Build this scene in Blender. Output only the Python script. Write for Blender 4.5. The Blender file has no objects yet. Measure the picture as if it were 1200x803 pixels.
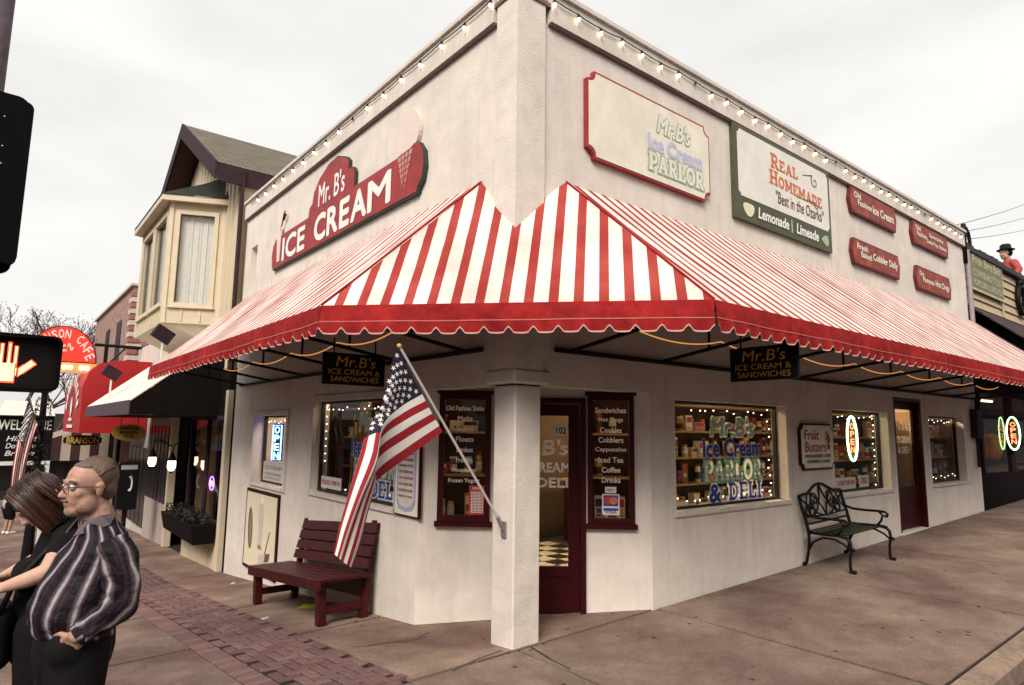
import bpy, bmesh, math, random
from math import sin, cos, pi, radians, sqrt, atan2, floor
from mathutils import Vector, Matrix
random.seed(7)
S = bpy.context.scene
COL = S.collection

# ------------------------------------------------------------------ camera
YAW, PITCH, ROLL, FPX = radians(38.679), radians(7.678), radians(0.764), 753.672
CAM = Vector((-3.39, -4.206, 1.557))
FW = Vector((cos(PITCH)*sin(YAW), cos(PITCH)*cos(YAW), sin(PITCH)))
_r = Vector((cos(YAW), -sin(YAW), 0)); _u = _r.cross(FW)
RT = _r*cos(ROLL) + _u*sin(ROLL)
UP = -_r*sin(ROLL) + _u*cos(ROLL)
cd = bpy.data.cameras.new('camera'); cam = bpy.data.objects.new('camera', cd); COL.objects.link(cam)
m = Matrix((RT, UP, -FW)).transposed().to_4x4(); m.translation = CAM
cam.matrix_world = m
cd.sensor_width = 36; cd.lens = FPX/1200*36; cd.clip_start = 0.05; cd.clip_end = 2000
S.camera = cam

# ------------------------------------------------------------------ sky and sun (bright overcast)
SUN_AZ = Vector((-0.80, -0.60, 0)).normalized()      # towards the sun, on the ground
SUN_EL = radians(42)
W = bpy.data.worlds.new('World'); S.world = W; W.use_nodes = True
nt = W.node_tree; nt.nodes.clear()
out = nt.nodes.new('ShaderNodeOutputWorld'); bg = nt.nodes.new('ShaderNodeBackground')
sky = nt.nodes.new('ShaderNodeTexSky'); sky.sky_type = 'NISHITA'; sky.sun_disc = False
sky.sun_elevation = SUN_EL; sky.sun_rotation = atan2(SUN_AZ.x, SUN_AZ.y)
sky.air_density = 1.0; sky.dust_density = 5.0
hs = nt.nodes.new('ShaderNodeHueSaturation'); hs.inputs['Saturation'].default_value = 0.10
mx = nt.nodes.new('ShaderNodeMix'); mx.data_type = 'RGBA'; mx.inputs[0].default_value = 0.80
tc = nt.nodes.new('ShaderNodeTexCoord'); mp = nt.nodes.new('ShaderNodeMapping'); mp.inputs['Scale'].default_value = (1, 1, 3)
nz = nt.nodes.new('ShaderNodeTexNoise'); nz.inputs['Scale'].default_value = 1.9; nz.inputs['Detail'].default_value = 5
cr = nt.nodes.new('ShaderNodeValToRGB')
cr.color_ramp.elements[0].position = 0.3; cr.color_ramp.elements[0].color = (5.5, 5.4, 5.25, 1)
cr.color_ramp.elements[1].position = 0.7; cr.color_ramp.elements[1].color = (7.5, 7.38, 7.1, 1)
L = nt.links.new
L(sky.outputs[0], hs.inputs['Color']); L(tc.outputs['Generated'], mp.inputs[0]); L(mp.outputs[0], nz.inputs[0]); L(nz.outputs[0], cr.inputs[0])
L(hs.outputs[0], mx.inputs[6]); L(cr.outputs[0], mx.inputs[7]); L(mx.outputs[2], bg.inputs[0]); L(bg.outputs[0], out.inputs[0])
bg.inputs[1].default_value = 0.10
sl = bpy.data.lights.new('sun', 'SUN'); so = bpy.data.objects.new('sun', sl); COL.objects.link(so)
sl.energy = 2.2; sl.angle = radians(28); sl.color = (1.0, 0.91, 0.80)
so.location = (-6, -5, 12)
so.rotation_euler = (-(SUN_AZ*cos(SUN_EL) + Vector((0, 0, sin(SUN_EL))))).to_track_quat('-Z', 'Y').to_euler()
S.view_settings.view_transform = 'Standard'; S.view_settings.look = 'None'
S.view_settings.gamma = 1.0; S.view_settings.exposure = 0.72; S.view_settings.use_curve_mapping = False

# ------------------------------------------------------------------ pixel -> place (directions only; distance comes from walls and ground)
def ray(u, v): return FW*FPX + RT*(u-600) - UP*(v-401.5)
def onx(u, v, x=0.0):
    d = ray(u, v); return CAM + d*((x-CAM.x)/d.x)
def ony(u, v, y=0.0):
    d = ray(u, v); return CAM + d*((y-CAM.y)/d.y)
def onz(u, v, z=0.0):
    d = ray(u, v); return CAM + d*((z-CAM.z)/d.z)
def atd(u, v, dep): return CAM + ray(u, v)*(dep/FPX)
def GZ(x, y):
    y = min(y, 45.0)
    if y < -0.3: gy = 0.0
    elif y < 0.3: gy = -0.1*(y+0.3)**2/1.2
    elif y < 7.5: gy = -0.1*y
    elif y < 8.5: gy = -0.75 - 0.1*(y-7.5) + 0.025*(y-7.5)**2
    else: gy = -0.825 - 0.05*(y-8.5)
    return -0.19 + 0.027*max(-5.0, min(x, 40)) + gy
# ------------------------------------------------------------------ helpers
def V(*a): return Vector(a)
class MB:
    def __init__(s): s.v = []; s.f = []; s.m = []; s.mi = 0
    def face(s, pts, mi=None):
        b = len(s.v); s.v += [tuple(p) for p in pts]; s.f.append(tuple(range(b, b+len(pts)))); s.m.append(s.mi if mi is None else mi)
    def hexa(s, p):      # 8 points: bottom 4 ccw, top 4 ccw
        b = len(s.v); s.v += [tuple(q) for q in p]
        for f in ((3,2,1,0),(4,5,6,7),(0,1,5,4),(1,2,6,5),(2,3,7,6),(3,0,4,7)):
            s.f.append(tuple(b+i for i in f)); s.m.append(s.mi)
        return s
    def box(s, x0, y0, z0, x1, y1, z1):
        return s.hexa([(x0,y0,z0),(x1,y0,z0),(x1,y1,z0),(x0,y1,z0),(x0,y0,z1),(x1,y0,z1),(x1,y1,z1),(x0,y1,z1)])
    def bbox(s, x0, y0, z0, x1, y1, z1, b=0.006):   # box with chamfered vertical + horizontal edges (bevelled look)
        me = bmesh.new(); bmesh.ops.create_cube(me, size=1)
        for v in me.verts: v.co = Vector(((x0+x1)/2+v.co.x*(x1-x0), (y0+y1)/2+v.co.y*(y1-y0), (z0+z1)/2+v.co.z*(z1-z0)))
        bmesh.ops.bevel(me, geom=list(me.edges), offset=b, segments=1, affect='EDGES')
        return s.addbm(me)
    def addbm(s, bm, M=None):
        b = len(s.v); bm.verts.index_update()
        for v in bm.verts: s.v.append(tuple(M @ v.co) if M else tuple(v.co))
        for f in bm.faces: s.f.append(tuple(b+v.index for v in f.verts)); s.m.append(s.mi)
        bm.free(); return s
    def beam(s, p, q, w, h, upv=(0,0,1)):   # box from p to q, cross-section w x h
        p = Vector(p); q = Vector(q); d = (q-p).normalized(); u = Vector(upv)
        a = d.cross(u)
        if a.length < 1e-4: a = d.cross(Vector((1,0,0)))
        a.normalize(); c = a.cross(d)
        a *= w/2; c *= h/2
        return s.hexa([p-a-c, p+a-c, p+a+c, p-a+c, q-a-c, q+a-c, q+a+c, q-a+c])
    def tube(s, pts, r, n=8, cap=True, closed=False):
        pts = [Vector(p) for p in pts]; k = len(pts)
        rs = r if isinstance(r, (list, tuple)) else [r]*k
        b = len(s.v); prev = None
        for i in range(k):
            if closed: d = pts[(i+1) % k]-pts[i-1]
            else: d = pts[min(i+1, k-1)]-pts[max(i-1, 0)]
            d.normalize()
            if prev is None:
                a = d.orthogonal().normalized()
            else:
                a = prev - d*prev.dot(d)
                a = a.normalized() if a.length > 1e-6 else d.orthogonal().normalized()
            prev = a; c = d.cross(a)
            for j in range(n):
                t = 2*pi*j/n; s.v.append(tuple(pts[i]+(a*cos(t)+c*sin(t))*rs[i]))
        for i in range(k if closed else k-1):
            for j in range(n):
                i2 = (i+1) % k
                s.f.append((b+i*n+j, b+i*n+(j+1) % n, b+i2*n+(j+1) % n, b+i2*n+j)); s.m.append(s.mi)
        if cap and not closed:
            s.f.append(tuple(b+j for j in reversed(range(n)))); s.m.append(s.mi)
            s.f.append(tuple(b+(k-1)*n+j for j in range(n))); s.m.append(s.mi)
        return s
    def prism(s, poly, z0, z1):   # polygon in local XY, extruded in Z
        n = len(poly); b = len(s.v)
        s.v += [(p[0], p[1], z0) for p in poly] + [(p[0], p[1], z1) for p in poly]
        s.f.append(tuple(b+n+i for i in range(n))); s.m.append(s.mi)
        s.f.append(tuple(b+i for i in reversed(range(n)))); s.m.append(s.mi)
        for i in range(n):
            j = (i+1) % n; s.f.append((b+i, b+j, b+n+j, b+n+i)); s.m.append(s.mi)
        return s
    def lathe(s, prof, n=16, c=(0,0,0)):    # profile [(r,z)]
        b = len(s.v)
        for r, z in prof:
            for j in range(n): s.v.append((c[0]+r*cos(2*pi*j/n), c[1]+r*sin(2*pi*j/n), c[2]+z))
        for i in range(len(prof)-1):
            for j in range(n):
                s.f.append((b+i*n+j, b+i*n+(j+1) % n, b+(i+1)*n+(j+1) % n, b+(i+1)*n+j)); s.m.append(s.mi)
        s.f.append(tuple(b+j for j in reversed(range(n)))); s.m.append(s.mi)
        s.f.append(tuple(b+(len(prof)-1)*n+j for j in range(n))); s.m.append(s.mi)
        return s
    def ball(s, c, r, sx=1, sy=1, sz=1, n=10, k=7, M=None):
        b = len(s.v); c = Vector(c)
        for i in range(k+1):
            t = pi*i/k
            for j in range(n):
                p = 2*pi*j/n
                q = Vector((sin(t)*cos(p)*sx, sin(t)*sin(p)*sy, -cos(t)*sz))*r
                if M: q = M @ q
                s.v.append(tuple(c+q))
        for i in range(k):
            for j in range(n):
                s.f.append((b+i*n+j, b+i*n+(j+1) % n, b+(i+1)*n+(j+1) % n, b+(i+1)*n+j)); s.m.append(s.mi)
        return s
    def mesh(s, name, mats, smooth=False):
        me = bpy.data.meshes.new(name); me.from_pydata(s.v, [], s.f)
        for m_ in (mats if isinstance(mats, (list, tuple)) else [mats]): me.materials.append(m_)
        if max(s.m, default=0) > 0: me.polygons.foreach_set('material_index', s.m)
        if smooth: me.polygons.foreach_set('use_smooth', [True]*len(me.polygons))
        me.validate(); return me
    def build(s, name, mats, parent=None, smooth=False, loc=None):
        return link(name, s.mesh(name, mats, smooth), parent, loc)
def link(name, me, parent=None, loc=None):
    o = bpy.data.objects.new(name, me); COL.objects.link(o)
    if parent: o.parent = parent
    if loc is not None: o.location = loc
    return o
def tag(o, label=None, cat=None, group=None, kind=None):
    if label: o['label'] = label
    if cat: o['category'] = cat
    if group: o['group'] = group
    if kind: o['kind'] = kind
    return o
def thing(name, label, cat, M=None, group=None):
    o = bpy.data.objects.new(name, None); COL.objects.link(o); o.empty_display_size = 0.1
    if M is not None: o.matrix_world = M if isinstance(M, Matrix) else Matrix.Translation(M)
    return tag(o, label, cat, group)
def copy_tree(o, parent=None):
    c = o.copy(); COL.objects.link(c)
    if parent: c.parent = parent
    for ch in list(o.children): copy_tree(ch, c)
    return c
def smooth_angle(o, a=40):
    me = o.data
    me.polygons.foreach_set('use_smooth', [True]*len(me.polygons))
    try: me.set_sharp_from_angle(angle=radians(a))
    except Exception: pass
    return o
def frame(o, ex, ey):
    ex = Vector(ex).normalized(); ey = Vector(ey).normalized(); ez = ex.cross(ey).normalized()
    m_ = Matrix((ex, ey, ez)).transposed().to_4x4(); m_.translation = Vector(o); return m_
def FRW(x, z, off=0): return frame((x, -off, z), (1,0,0), (0,0,1))       # right wall: X along, Y up, Z out
def FLW(y, z, off=0): return frame((-off, y, z), (0,-1,0), (0,0,1))      # left wall
# ------------------------------------------------------------------ materials
_mats = {}
def pm(name, col, rough=0.7, var=0.12, scale=6.0, bump=0.0, bscale=40.0, metal=0.0, spec=0.4, coat=0.0, tint=None, stain=0.0, sscale=1.2, coords='Object'):
    if name in _mats: return _mats[name]
    M_ = bpy.data.materials.new(name); M_.use_nodes = True; t = M_.node_tree; N = t.nodes; K = t.links.new
    b = N['Principled BSDF']
    b.inputs['Roughness'].default_value = rough; b.inputs['Metallic'].default_value = metal
    b.inputs['Specular IOR Level'].default_value = spec
    if coat: b.inputs['Coat Weight'].default_value = coat; b.inputs['Coat Roughness'].default_value = 0.25
    tc_ = N.new('ShaderNodeTexCoord')
    n1 = N.new('ShaderNodeTexNoise'); n1.inputs['Scale'].default_value = scale; n1.inputs['Detail'].default_value = 6; n1.inputs['Roughness'].default_value = 0.65
    K(tc_.outputs[coords], n1.inputs['Vector'])
    r = N.new('ShaderNodeValToRGB'); c = Vector(col[:3]); d = Vector(tint) if tint else c*(1-var)
    r.color_ramp.elements[0].position = 0.3; r.color_ramp.elements[0].color = (*d, 1)
    r.color_ramp.elements[1].position = 0.7; r.color_ramp.elements[1].color = (*[min(1, x*(1+var*0.4)) for x in c], 1)
    K(n1.outputs[0], r.inputs[0]); last = r.outputs[0]
    if stain:
        n2 = N.new('ShaderNodeTexNoise'); n2.inputs['Scale'].default_value = sscale; n2.inputs['Detail'].default_value = 8; n2.inputs['Roughness'].default_value = 0.7
        K(tc_.outputs[coords], n2.inputs['Vector'])
        r2 = N.new('ShaderNodeValToRGB'); r2.color_ramp.elements[0].position = 0.42; r2.color_ramp.elements[0].color = (1-stain,)*3+(1,)
        r2.color_ramp.elements[1].position = 0.6; r2.color_ramp.elements[1].color = (1,1,1,1)
        K(n2.outputs[0], r2.inputs[0])
        mm = N.new('ShaderNodeMix'); mm.data_type = 'RGBA'; mm.blend_type = 'MULTIPLY'; mm.inputs[0].default_value = 1
        K(last, mm.inputs[6]); K(r2.outputs[0], mm.inputs[7]); last = mm.outputs[2]
    K(last, b.inputs['Base Color'])
    if bump:
        n3 = N.new('ShaderNodeTexNoise'); n3.inputs['Scale'].default_value = bscale; n3.inputs['Detail'].default_value = 5
        K(tc_.outputs[coords], n3.inputs['Vector'])
        bp = N.new('ShaderNodeBump'); bp.inputs['Strength'].default_value = bump; bp.inputs['Distance'].default_value = 0.02
        K(n3.outputs[0], bp.inputs['Height']); K(bp.outputs[0], b.inputs['Normal'])
    _mats[name] = M_; return M_
def em(name, col, strength):
    if name in _mats: return _mats[name]
    M_ = bpy.data.materials.new(name); M_.use_nodes = True; N = M_.node_tree.nodes
    b = N['Principled BSDF']; b.inputs['Base Color'].default_value = (*col, 1)
    b.inputs['Emission Color'].default_value = (*col, 1); b.inputs['Emission Strength'].default_value = strength
    _mats[name] = M_; return M_
def backlit(M_, f=0.5):
    t = M_.node_tree; N = t.nodes; K = t.links.new; b = N['Principled BSDF']; tr = N.new('ShaderNodeBsdfTranslucent'); K(b.inputs['Base Color'].links[0].from_socket, tr.inputs[0])
    ms = N.new('ShaderNodeMixShader'); ms.inputs[0].default_value = f; K(b.outputs[0], ms.inputs[1]); K(tr.outputs[0], ms.inputs[2]); K(ms.outputs[0], N['Material Output'].inputs[0]); return M_
def glassm(name, tint=(0.9,0.92,0.9), refl=1.3, rough=0.02):
    if name in _mats: return _mats[name]
    M_ = bpy.data.materials.new(name); M_.use_nodes = True; t = M_.node_tree; N = t.nodes; K = t.links.new
    N.clear(); o = N.new('ShaderNodeOutputMaterial'); mix = N.new('ShaderNodeMixShader'); tr = N.new('ShaderNodeBsdfTransparent'); gl = N.new('ShaderNodeBsdfGlossy')
    fr = N.new('ShaderNodeFresnel'); fr.inputs[0].default_value = refl
    tr.inputs[0].default_value = (*tint, 1); gl.inputs['Roughness'].default_value = rough
    K(fr.outputs[0], mix.inputs[0]); K(tr.outputs[0], mix.inputs[1]); K(gl.outputs[0], mix.inputs[2]); K(mix.outputs[0], o.inputs[0])
    _mats[name] = M_; return M_
def boards(name, col, period, rough=0.6, axis=0):  return pm(name, col, rough, 0.12, 5, 0.05, 60)

STUCCO = pm('stucco', (0.76, 0.685, 0.620), 0.9, 0.10, 3.0, 0.25, 55, spec=0.2, stain=0.10, sscale=0.8)
STUCCO_T = pm('stucco_trim', (0.70, 0.635, 0.575), 0.9, 0.10, 4.0, 0.2, 60, spec=0.2, stain=0.10, sscale=1.5)
def weather(M_, amt=0.16):
    """rain streaks, patches and hairline cracks on stucco"""
    t = M_.node_tree; N = t.nodes; K = t.links.new; b = N['Principled BSDF']; src = b.inputs['Base Color'].links[0].from_socket
    tc_ = N.new('ShaderNodeTexCoord'); mp_ = N.new('ShaderNodeMapping'); mp_.inputs['Scale'].default_value = (5.0, 0.45, 5.0); K(tc_.outputs['Object'], mp_.inputs[0])
    n = N.new('ShaderNodeTexNoise'); n.inputs['Scale'].default_value = 1.3; n.inputs['Detail'].default_value = 7; n.inputs['Roughness'].default_value = 0.7; K(mp_.outputs[0], n.inputs[0])
    r = N.new('ShaderNodeValToRGB'); r.color_ramp.elements[0].position = 0.36; r.color_ramp.elements[0].color = (1-amt, 1-amt*1.15, 1-amt*1.3, 1); r.color_ramp.elements[1].position = 0.52; r.color_ramp.elements[1].color = (1,1,1,1); K(n.outputs[0], r.inputs[0])
    v = N.new('ShaderNodeTexVoronoi'); v.feature = 'DISTANCE_TO_EDGE'; v.inputs['Scale'].default_value = 0.55; v.inputs['Randomness'].default_value = 1
    nn = N.new('ShaderNodeTexNoise'); nn.inputs['Scale'].default_value = 2.5; nn.inputs['Detail'].default_value = 6; K(tc_.outputs['Object'], nn.inputs[0])
    ad = N.new('ShaderNodeMix'); ad.data_type = 'VECTOR'; ad.inputs[0].default_value = 0.35; K(tc_.outputs['Object'], ad.inputs[4]); K(nn.outputs['Color'], ad.inputs[5]); K(ad.outputs[1], v.inputs['Vector'])
    rc = N.new('ShaderNodeValToRGB'); rc.color_ramp.elements[0].position = 0.0; rc.color_ramp.elements[0].color = (0.85,0.82,0.80,1); rc.color_ramp.elements[1].position = 0.006; rc.color_ramp.elements[1].color = (1,1,1,1); K(v.outputs['Distance'], rc.inputs[0])
    for o_ in (r,):
        m_ = N.new('ShaderNodeMix'); m_.data_type = 'RGBA'; m_.blend_type = 'MULTIPLY'; m_.inputs[0].default_value = 1; K(src, m_.inputs[6]); K(o_.outputs[0], m_.inputs[7]); src = m_.outputs[2]
    K(src, b.inputs['Base Color'])
weather(STUCCO, 0.07); weather(STUCCO_T, 0.07)
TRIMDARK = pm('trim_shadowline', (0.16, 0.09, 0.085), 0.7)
CONC = pm('concrete', (0.235, 0.165, 0.125), 0.9, 0.22, 9, 0.3, 120, spec=0.2, stain=0.22, sscale=1.4)
CONC2 = pm('concrete_warm', (0.265, 0.185, 0.13), 0.9, 0.25, 7, 0.3, 120, spec=0.2, stain=0.25, sscale=1.1)
KERB = pm('kerb_concrete', (0.30, 0.215, 0.165), 0.9, 0.25, 12, 0.4, 90, spec=0.2, stain=0.25, sscale=3)
JOINT = pm('joint_dirt', (0.016, 0.009, 0.010), 0.95, 0.3, 20)
ASPH = pm('asphalt', (0.05, 0.045, 0.045), 0.9, 0.3, 40, 0.4, 150)
BRICKA = pm('paver_brick', (0.185, 0.105, 0.100), 0.85, 0.3, 14, 0.3, 150, spec=0.2)
BRICKB = pm('paver_brick_dark', (0.150, 0.082, 0.082), 0.85, 0.3, 14, 0.3, 150, spec=0.2)
BRICKC = pm('paver_brick_light', (0.225, 0.135, 0.122), 0.85, 0.3, 14, 0.3, 150, spec=0.2)
REDWOOD = pm('red_painted_wood', (0.060, 0.005, 0.007), 0.45, 0.35, 12, 0.2, 60, spec=0.22, tint=(0.028, 0.003, 0.004))
REDTRIM = pm('dark_red_paint', (0.042, 0.004, 0.006), 0.45, 0.3, 10, 0.08, 60, spec=0.12)
REDSIGN = pm('sign_red', (0.36, 0.028, 0.033), 0.55, 0.3, 7, 0.08, 30, stain=0.2, sscale=3)
REDSIGN2 = pm('sign_brick_red', (0.36, 0.062, 0.042), 0.6, 0.4, 6, 0.08, 30, stain=0.25, sscale=3)
CREAM = pm('sign_cream', (0.82, 0.765, 0.63), 0.5, 0.08, 5, stain=0.10, sscale=2)
OFFW = pm('sign_white', (0.80, 0.765, 0.69), 0.5, 0.08, 5, stain=0.08, sscale=2)
WHITE = pm('lettering_white', (0.80, 0.78, 0.74), 0.5, 0.03)
GREEN = pm('sign_green', (0.070, 0.072, 0.034), 0.5, 0.2, 5)
SAGE = pm('lettering_sage', (0.34, 0.42, 0.30), 0.5, 0.05)
LILAC = pm('lettering_lilac', (0.50, 0.50, 0.66), 0.5, 0.05)
ORANGE = pm('lettering_orange', (0.62, 0.15, 0.035), 0.5, 0.15, 20)
MAROON = pm('lettering_maroon', (0.10, 0.02, 0.03), 0.5, 0.05)
BLACKP = pm('black_paint', (0.007, 0.006, 0.007), 0.5, 0.2, spec=0.15)
BLACKM = pm('black_iron', (0.006, 0.005, 0.005), 0.45, 0.3, 20, 0.1, 90, spec=0.2)
DARKBAR = pm('dark_bar', (0.012, 0.008, 0.008), 0.6, 0.2, spec=0.15)
GOLD = pm('lettering_gold', (0.62, 0.36, 0.06), 0.5, 0.15, 20)
STEEL = pm('pole_steel', (0.35, 0.31, 0.32), 0.35, 0.15, 20, metal=0.6)
GLASS = glassm('window_glass', (0.93, 0.93, 0.90), 1.22)
GLASSD = glassm('window_glass_dark', (0.55, 0.55, 0.55), 1.4)
BULB = em('bulb_warm', (1.0, 0.80, 0.50), 4.5)
MINI = em('mini_bulb', (1.0, 0.88, 0.7), 5.0)
ROPE = em('rope_light', (1.0, 0.42, 0.12), 0.4)

# ------------------------------------------------------------------ lettering
_tc = {}
def tmesh(s, bold=0.0, shear=0.0, res=3):
    key = (s, bold, shear)
    if key in _tc: return _tc[key]
    c = bpy.data.curves.new('lettering', 'FONT'); c.body = s; c.size = 1; c.offset = bold; c.shear = shear; c.resolution_u = res; c.fill_mode = 'FRONT'
    o = bpy.data.objects.new('lettering_source', c)
    me = bpy.data.meshes.new_from_object(o)
    bpy.data.objects.remove(o); bpy.data.curves.remove(c)
    co = [v.co.copy() for v in me.vertices]; fs = [tuple(p.vertices) for p in me.polygons]
    bpy.data.meshes.remove(me)
    x0 = min(p.x for p in co); x1 = max(p.x for p in co); y0 = min(p.y for p in co); y1 = max(p.y for p in co)
    _tc[key] = (co, fs, x0, x1, y0, y1); return _tc[key]
def addtext(mb, s, x, y, w, h, z, bold=0.0, shear=0.0, slope=0.0, arc=0.0, flip=False):
    """bold strokes are several passes of the brush, each a hair proud of the one below"""
    co, fs, x0, x1, y0, y1 = tmesh(s, 0.0, shear); r = bold*h/(y1-y0)
    n = 0 if bold <= 0 else (6 if bold < 0.045 else 10)
    sh = [(0.0, 0.0)]+[(r*cos(2*pi*(k+0.5)/n), r*sin(2*pi*(k+0.5)/n)) for k in range(n)]
    w2, h2 = max(w-2*r, w*0.6), max(h-2*r, h*0.6)
    for j, (dx, dy) in enumerate(sh):
        b = len(mb.v)
        for p in co:
            tx = (p.x-x0)/(x1-x0); ty = (p.y-y0)/(y1-y0)
            mb.v.append((x+(w-w2)/2+w2*tx+dx, y+(h-h2)/2+h2*ty+slope*w*tx+arc*h*4*tx*(1-tx)+dy, z+j*0.00016))
        for f in fs: mb.f.append(tuple(b+i for i in f)); mb.m.append(mb.mi)
def text(parent, s, x, y, w, h, z, mat, bold=0.0, shear=0.0, slope=0.0, arc=0.0, outline=None, name='lettering', loc=None):
    if outline:
        mb = MB(); addtext(mb, s, x-h*0.05, y-h*0.05, w+h*0.10, h*1.10, z-0.0035, bold+0.035, shear, slope, arc)
        mb.build('lettering_outline', outline, parent)
    mb = MB(); addtext(mb, s, x, y, w, h, z, bold, shear, slope, arc)
    return mb.build(name, mat, parent)
# slab-serif capitals drawn as thick strokes
def _arc(cx_, cy_, rx, ry, a0, a1, n=12): return [(cx_+rx*cos(radians(a0+(a1-a0)*i/n)), cy_+ry*sin(radians(a0+(a1-a0)*i/n))) for i in range(n+1)]
def _stem(x): return [([(x, 0.05), (x, 0.95)], 0.115), ([(x-0.21, 0.065), (x+0.21, 0.065)], 0.065), ([(x-0.21, 0.935), (x+0.21, 0.935)], 0.065)]
SLABG = {
 'I': (0.5, _stem(0.25)), 'L': (0.85, _stem(0.25)+[([(0.25, 0.075), (0.80, 0.075)], 0.075), ([(0.73, 0.05), (0.73, 0.36)], 0.075)]),
 'E': (0.85, _stem(0.25)+[([(0.25, 0.075), (0.80, 0.075)], 0.075), ([(0.25, 0.925), (0.78, 0.925)], 0.075), ([(0.73, 0.05), (0.73, 0.32)], 0.07), ([(0.71, 0.95), (0.71, 0.70)], 0.07), ([(0.30, 0.5), (0.56, 0.5)], 0.06)]),
 'P': (0.88, _stem(0.25)+[([(0.25, 0.92)]+_arc(0.48, 0.69, 0.27, 0.235, 90, -90)+[(0.25, 0.455)], 0.085)]),
 'R': (0.95, _stem(0.25)+[([(0.25, 0.92)]+_arc(0.48, 0.70, 0.25, 0.225, 90, -90)+[(0.25, 0.475)], 0.085), ([(0.50, 0.47), (0.74, 0.06)], 0.105), ([(0.62, 0.06), (0.95, 0.06)], 0.06)]),
 'D': (0.95, _stem(0.25)+[([(0.25, 0.925)]+_arc(0.48, 0.5, 0.33, 0.425, 90, -90, 16)+[(0.25, 0.075)], 0.09)]),
 'O': (0.95, [(_arc(0.475, 0.5, 0.345, 0.415, 0, 360, 24), 0.105)]),
 'C': (0.92, [(_arc(0.48, 0.5, 0.36, 0.415, 42, 318, 20), 0.10), ([(0.77, 0.95), (0.77, 0.62)], 0.06)]),
 'A': (1.0, [([(0.20, 0.06), (0.50, 0.97)], 0.085), ([(0.50, 0.97), (0.80, 0.06)], 0.115), ([(0.32, 0.32), (0.70, 0.32)], 0.055), ([(0.04, 0.06), (0.36, 0.06)], 0.06), ([(0.60, 0.06), (0.98, 0.06)], 0.06)]),
 'H': (1.05, _stem(0.25)+_stem(0.80)+[([(0.25, 0.5), (0.80, 0.5)], 0.065)]),
 'M': (1.25, _stem(0.24)+_stem(1.01)+[([(0.26, 0.93), (0.625, 0.25)], 0.095), ([(0.625, 0.25), (0.99, 0.93)], 0.095)]),
 'N': (1.05, _stem(0.24)+_stem(0.82)+[([(0.24, 0.93), (0.82, 0.07)], 0.10)]),
}
def addslab(mb, s, x, y, w, h, z, extra=0.0, slope=0.0, arc=0.0):
    tot = sum(SLABG[c][0] if c in SLABG else 0.5 for c in s); kx = w/tot; px_ = x; k = 0
    for c in s:
        if c not in SLABG: px_ += 0.5*kx; continue
        wd, st = SLABG[c]
        for pts, hw in st:
            P = [Vector((px_+p[0]*kx, y+p[1]*h)) for p in pts]
            P = [Vector((p.x, p.y+slope*(p.x-x)+arc*h*4*((p.x-x)/w)*(1-(p.x-x)/w))) for p in P]
            hwid = hw*h*min(1.0, kx/h*1.15+0.1)+extra; closed = (P[0]-P[-1]).length < 1e-5
            if not closed: P[0] = P[0]-(P[1]-P[0]).normalized()*extra; P[-1] = P[-1]+(P[-1]-P[-2]).normalized()*extra
            Lf, Rt, Li, Ri = [], [], [], []; core = hwid-extra
            for i, p in enumerate(P):
                a = P[i-1] if i > 0 else (P[-2] if closed else p); b = P[i+1] if i < len(P)-1 else (P[1] if closed else p)
                d = (b-a).normalized(); n_ = Vector((-d.y, d.x)); Lf.append(p+n_*hwid); Rt.append(p-n_*hwid); Li.append(p+n_*core*0.8); Ri.append(p-n_*core*0.8)
            zz_ = z+k*0.00012; k = (k+1) % 12
            for i in range(len(P)-1):
                if extra <= 0: mb.face([(*Rt[i], zz_), (*Rt[i+1], zz_), (*Lf[i+1], zz_), (*Lf[i], zz_)]); continue
                mb.face([(*Rt[i], zz_), (*Rt[i+1], zz_), (*Ri[i+1], zz_), (*Ri[i], zz_)]); mb.face([(*Li[i], zz_), (*Li[i+1], zz_), (*Lf[i+1], zz_), (*Lf[i], zz_)])
            if extra > 0 and not closed:
                for e_, f_ in ((0, 1), (-1, -2)):
                    d = (P[f_]-P[e_]).normalized()*extra*1.4; mb.face([(*Ri[e_], zz_), (*(Ri[e_]+d), zz_), (*(Li[e_]+d), zz_), (*Li[e_], zz_)])
        px_ += wd*kx
def slabtext(parent, s, x, y, w, h, z, mat, outline=None, slope=0.0, arc=0.0, ow=0.09):
    if outline:
        mb = MB(); addslab(mb, s, x, y, w, h, z-0.002, h*ow, slope, arc); mb.build('lettering_outline', outline, parent)
    mb = MB(); addslab(mb, s, x, y, w, h, z, 0.0, slope, arc); return mb.build('lettering', mat, parent)
def notched(w, h, r, n=3, rev=True):
    """rectangle with concave (ticket) corners"""
    P = []
    for cx_, cy_, a0 in ((0,0,90),(w,0,180),(w,h,270),(0,h,0)):
        for i in range(n+1):
            a = radians(a0 - 90*i/n); P.append((cx_+r*cos(a), cy_+r*sin(a)))
    return P
def inset(poly, d):
    cx_ = sum(p[0] for p in poly)/len(poly); cy_ = sum(p[1] for p in poly)/len(poly)
    w = max(p[0] for p in poly)-min(p[0] for p in poly); h = max(p[1] for p in poly)-min(p[1] for p in poly)
    return [(cx_+(p[0]-cx_)*(1-2*d/w), cy_+(p[1]-cy_)*(1-2*d/h)) for p in poly]
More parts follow.
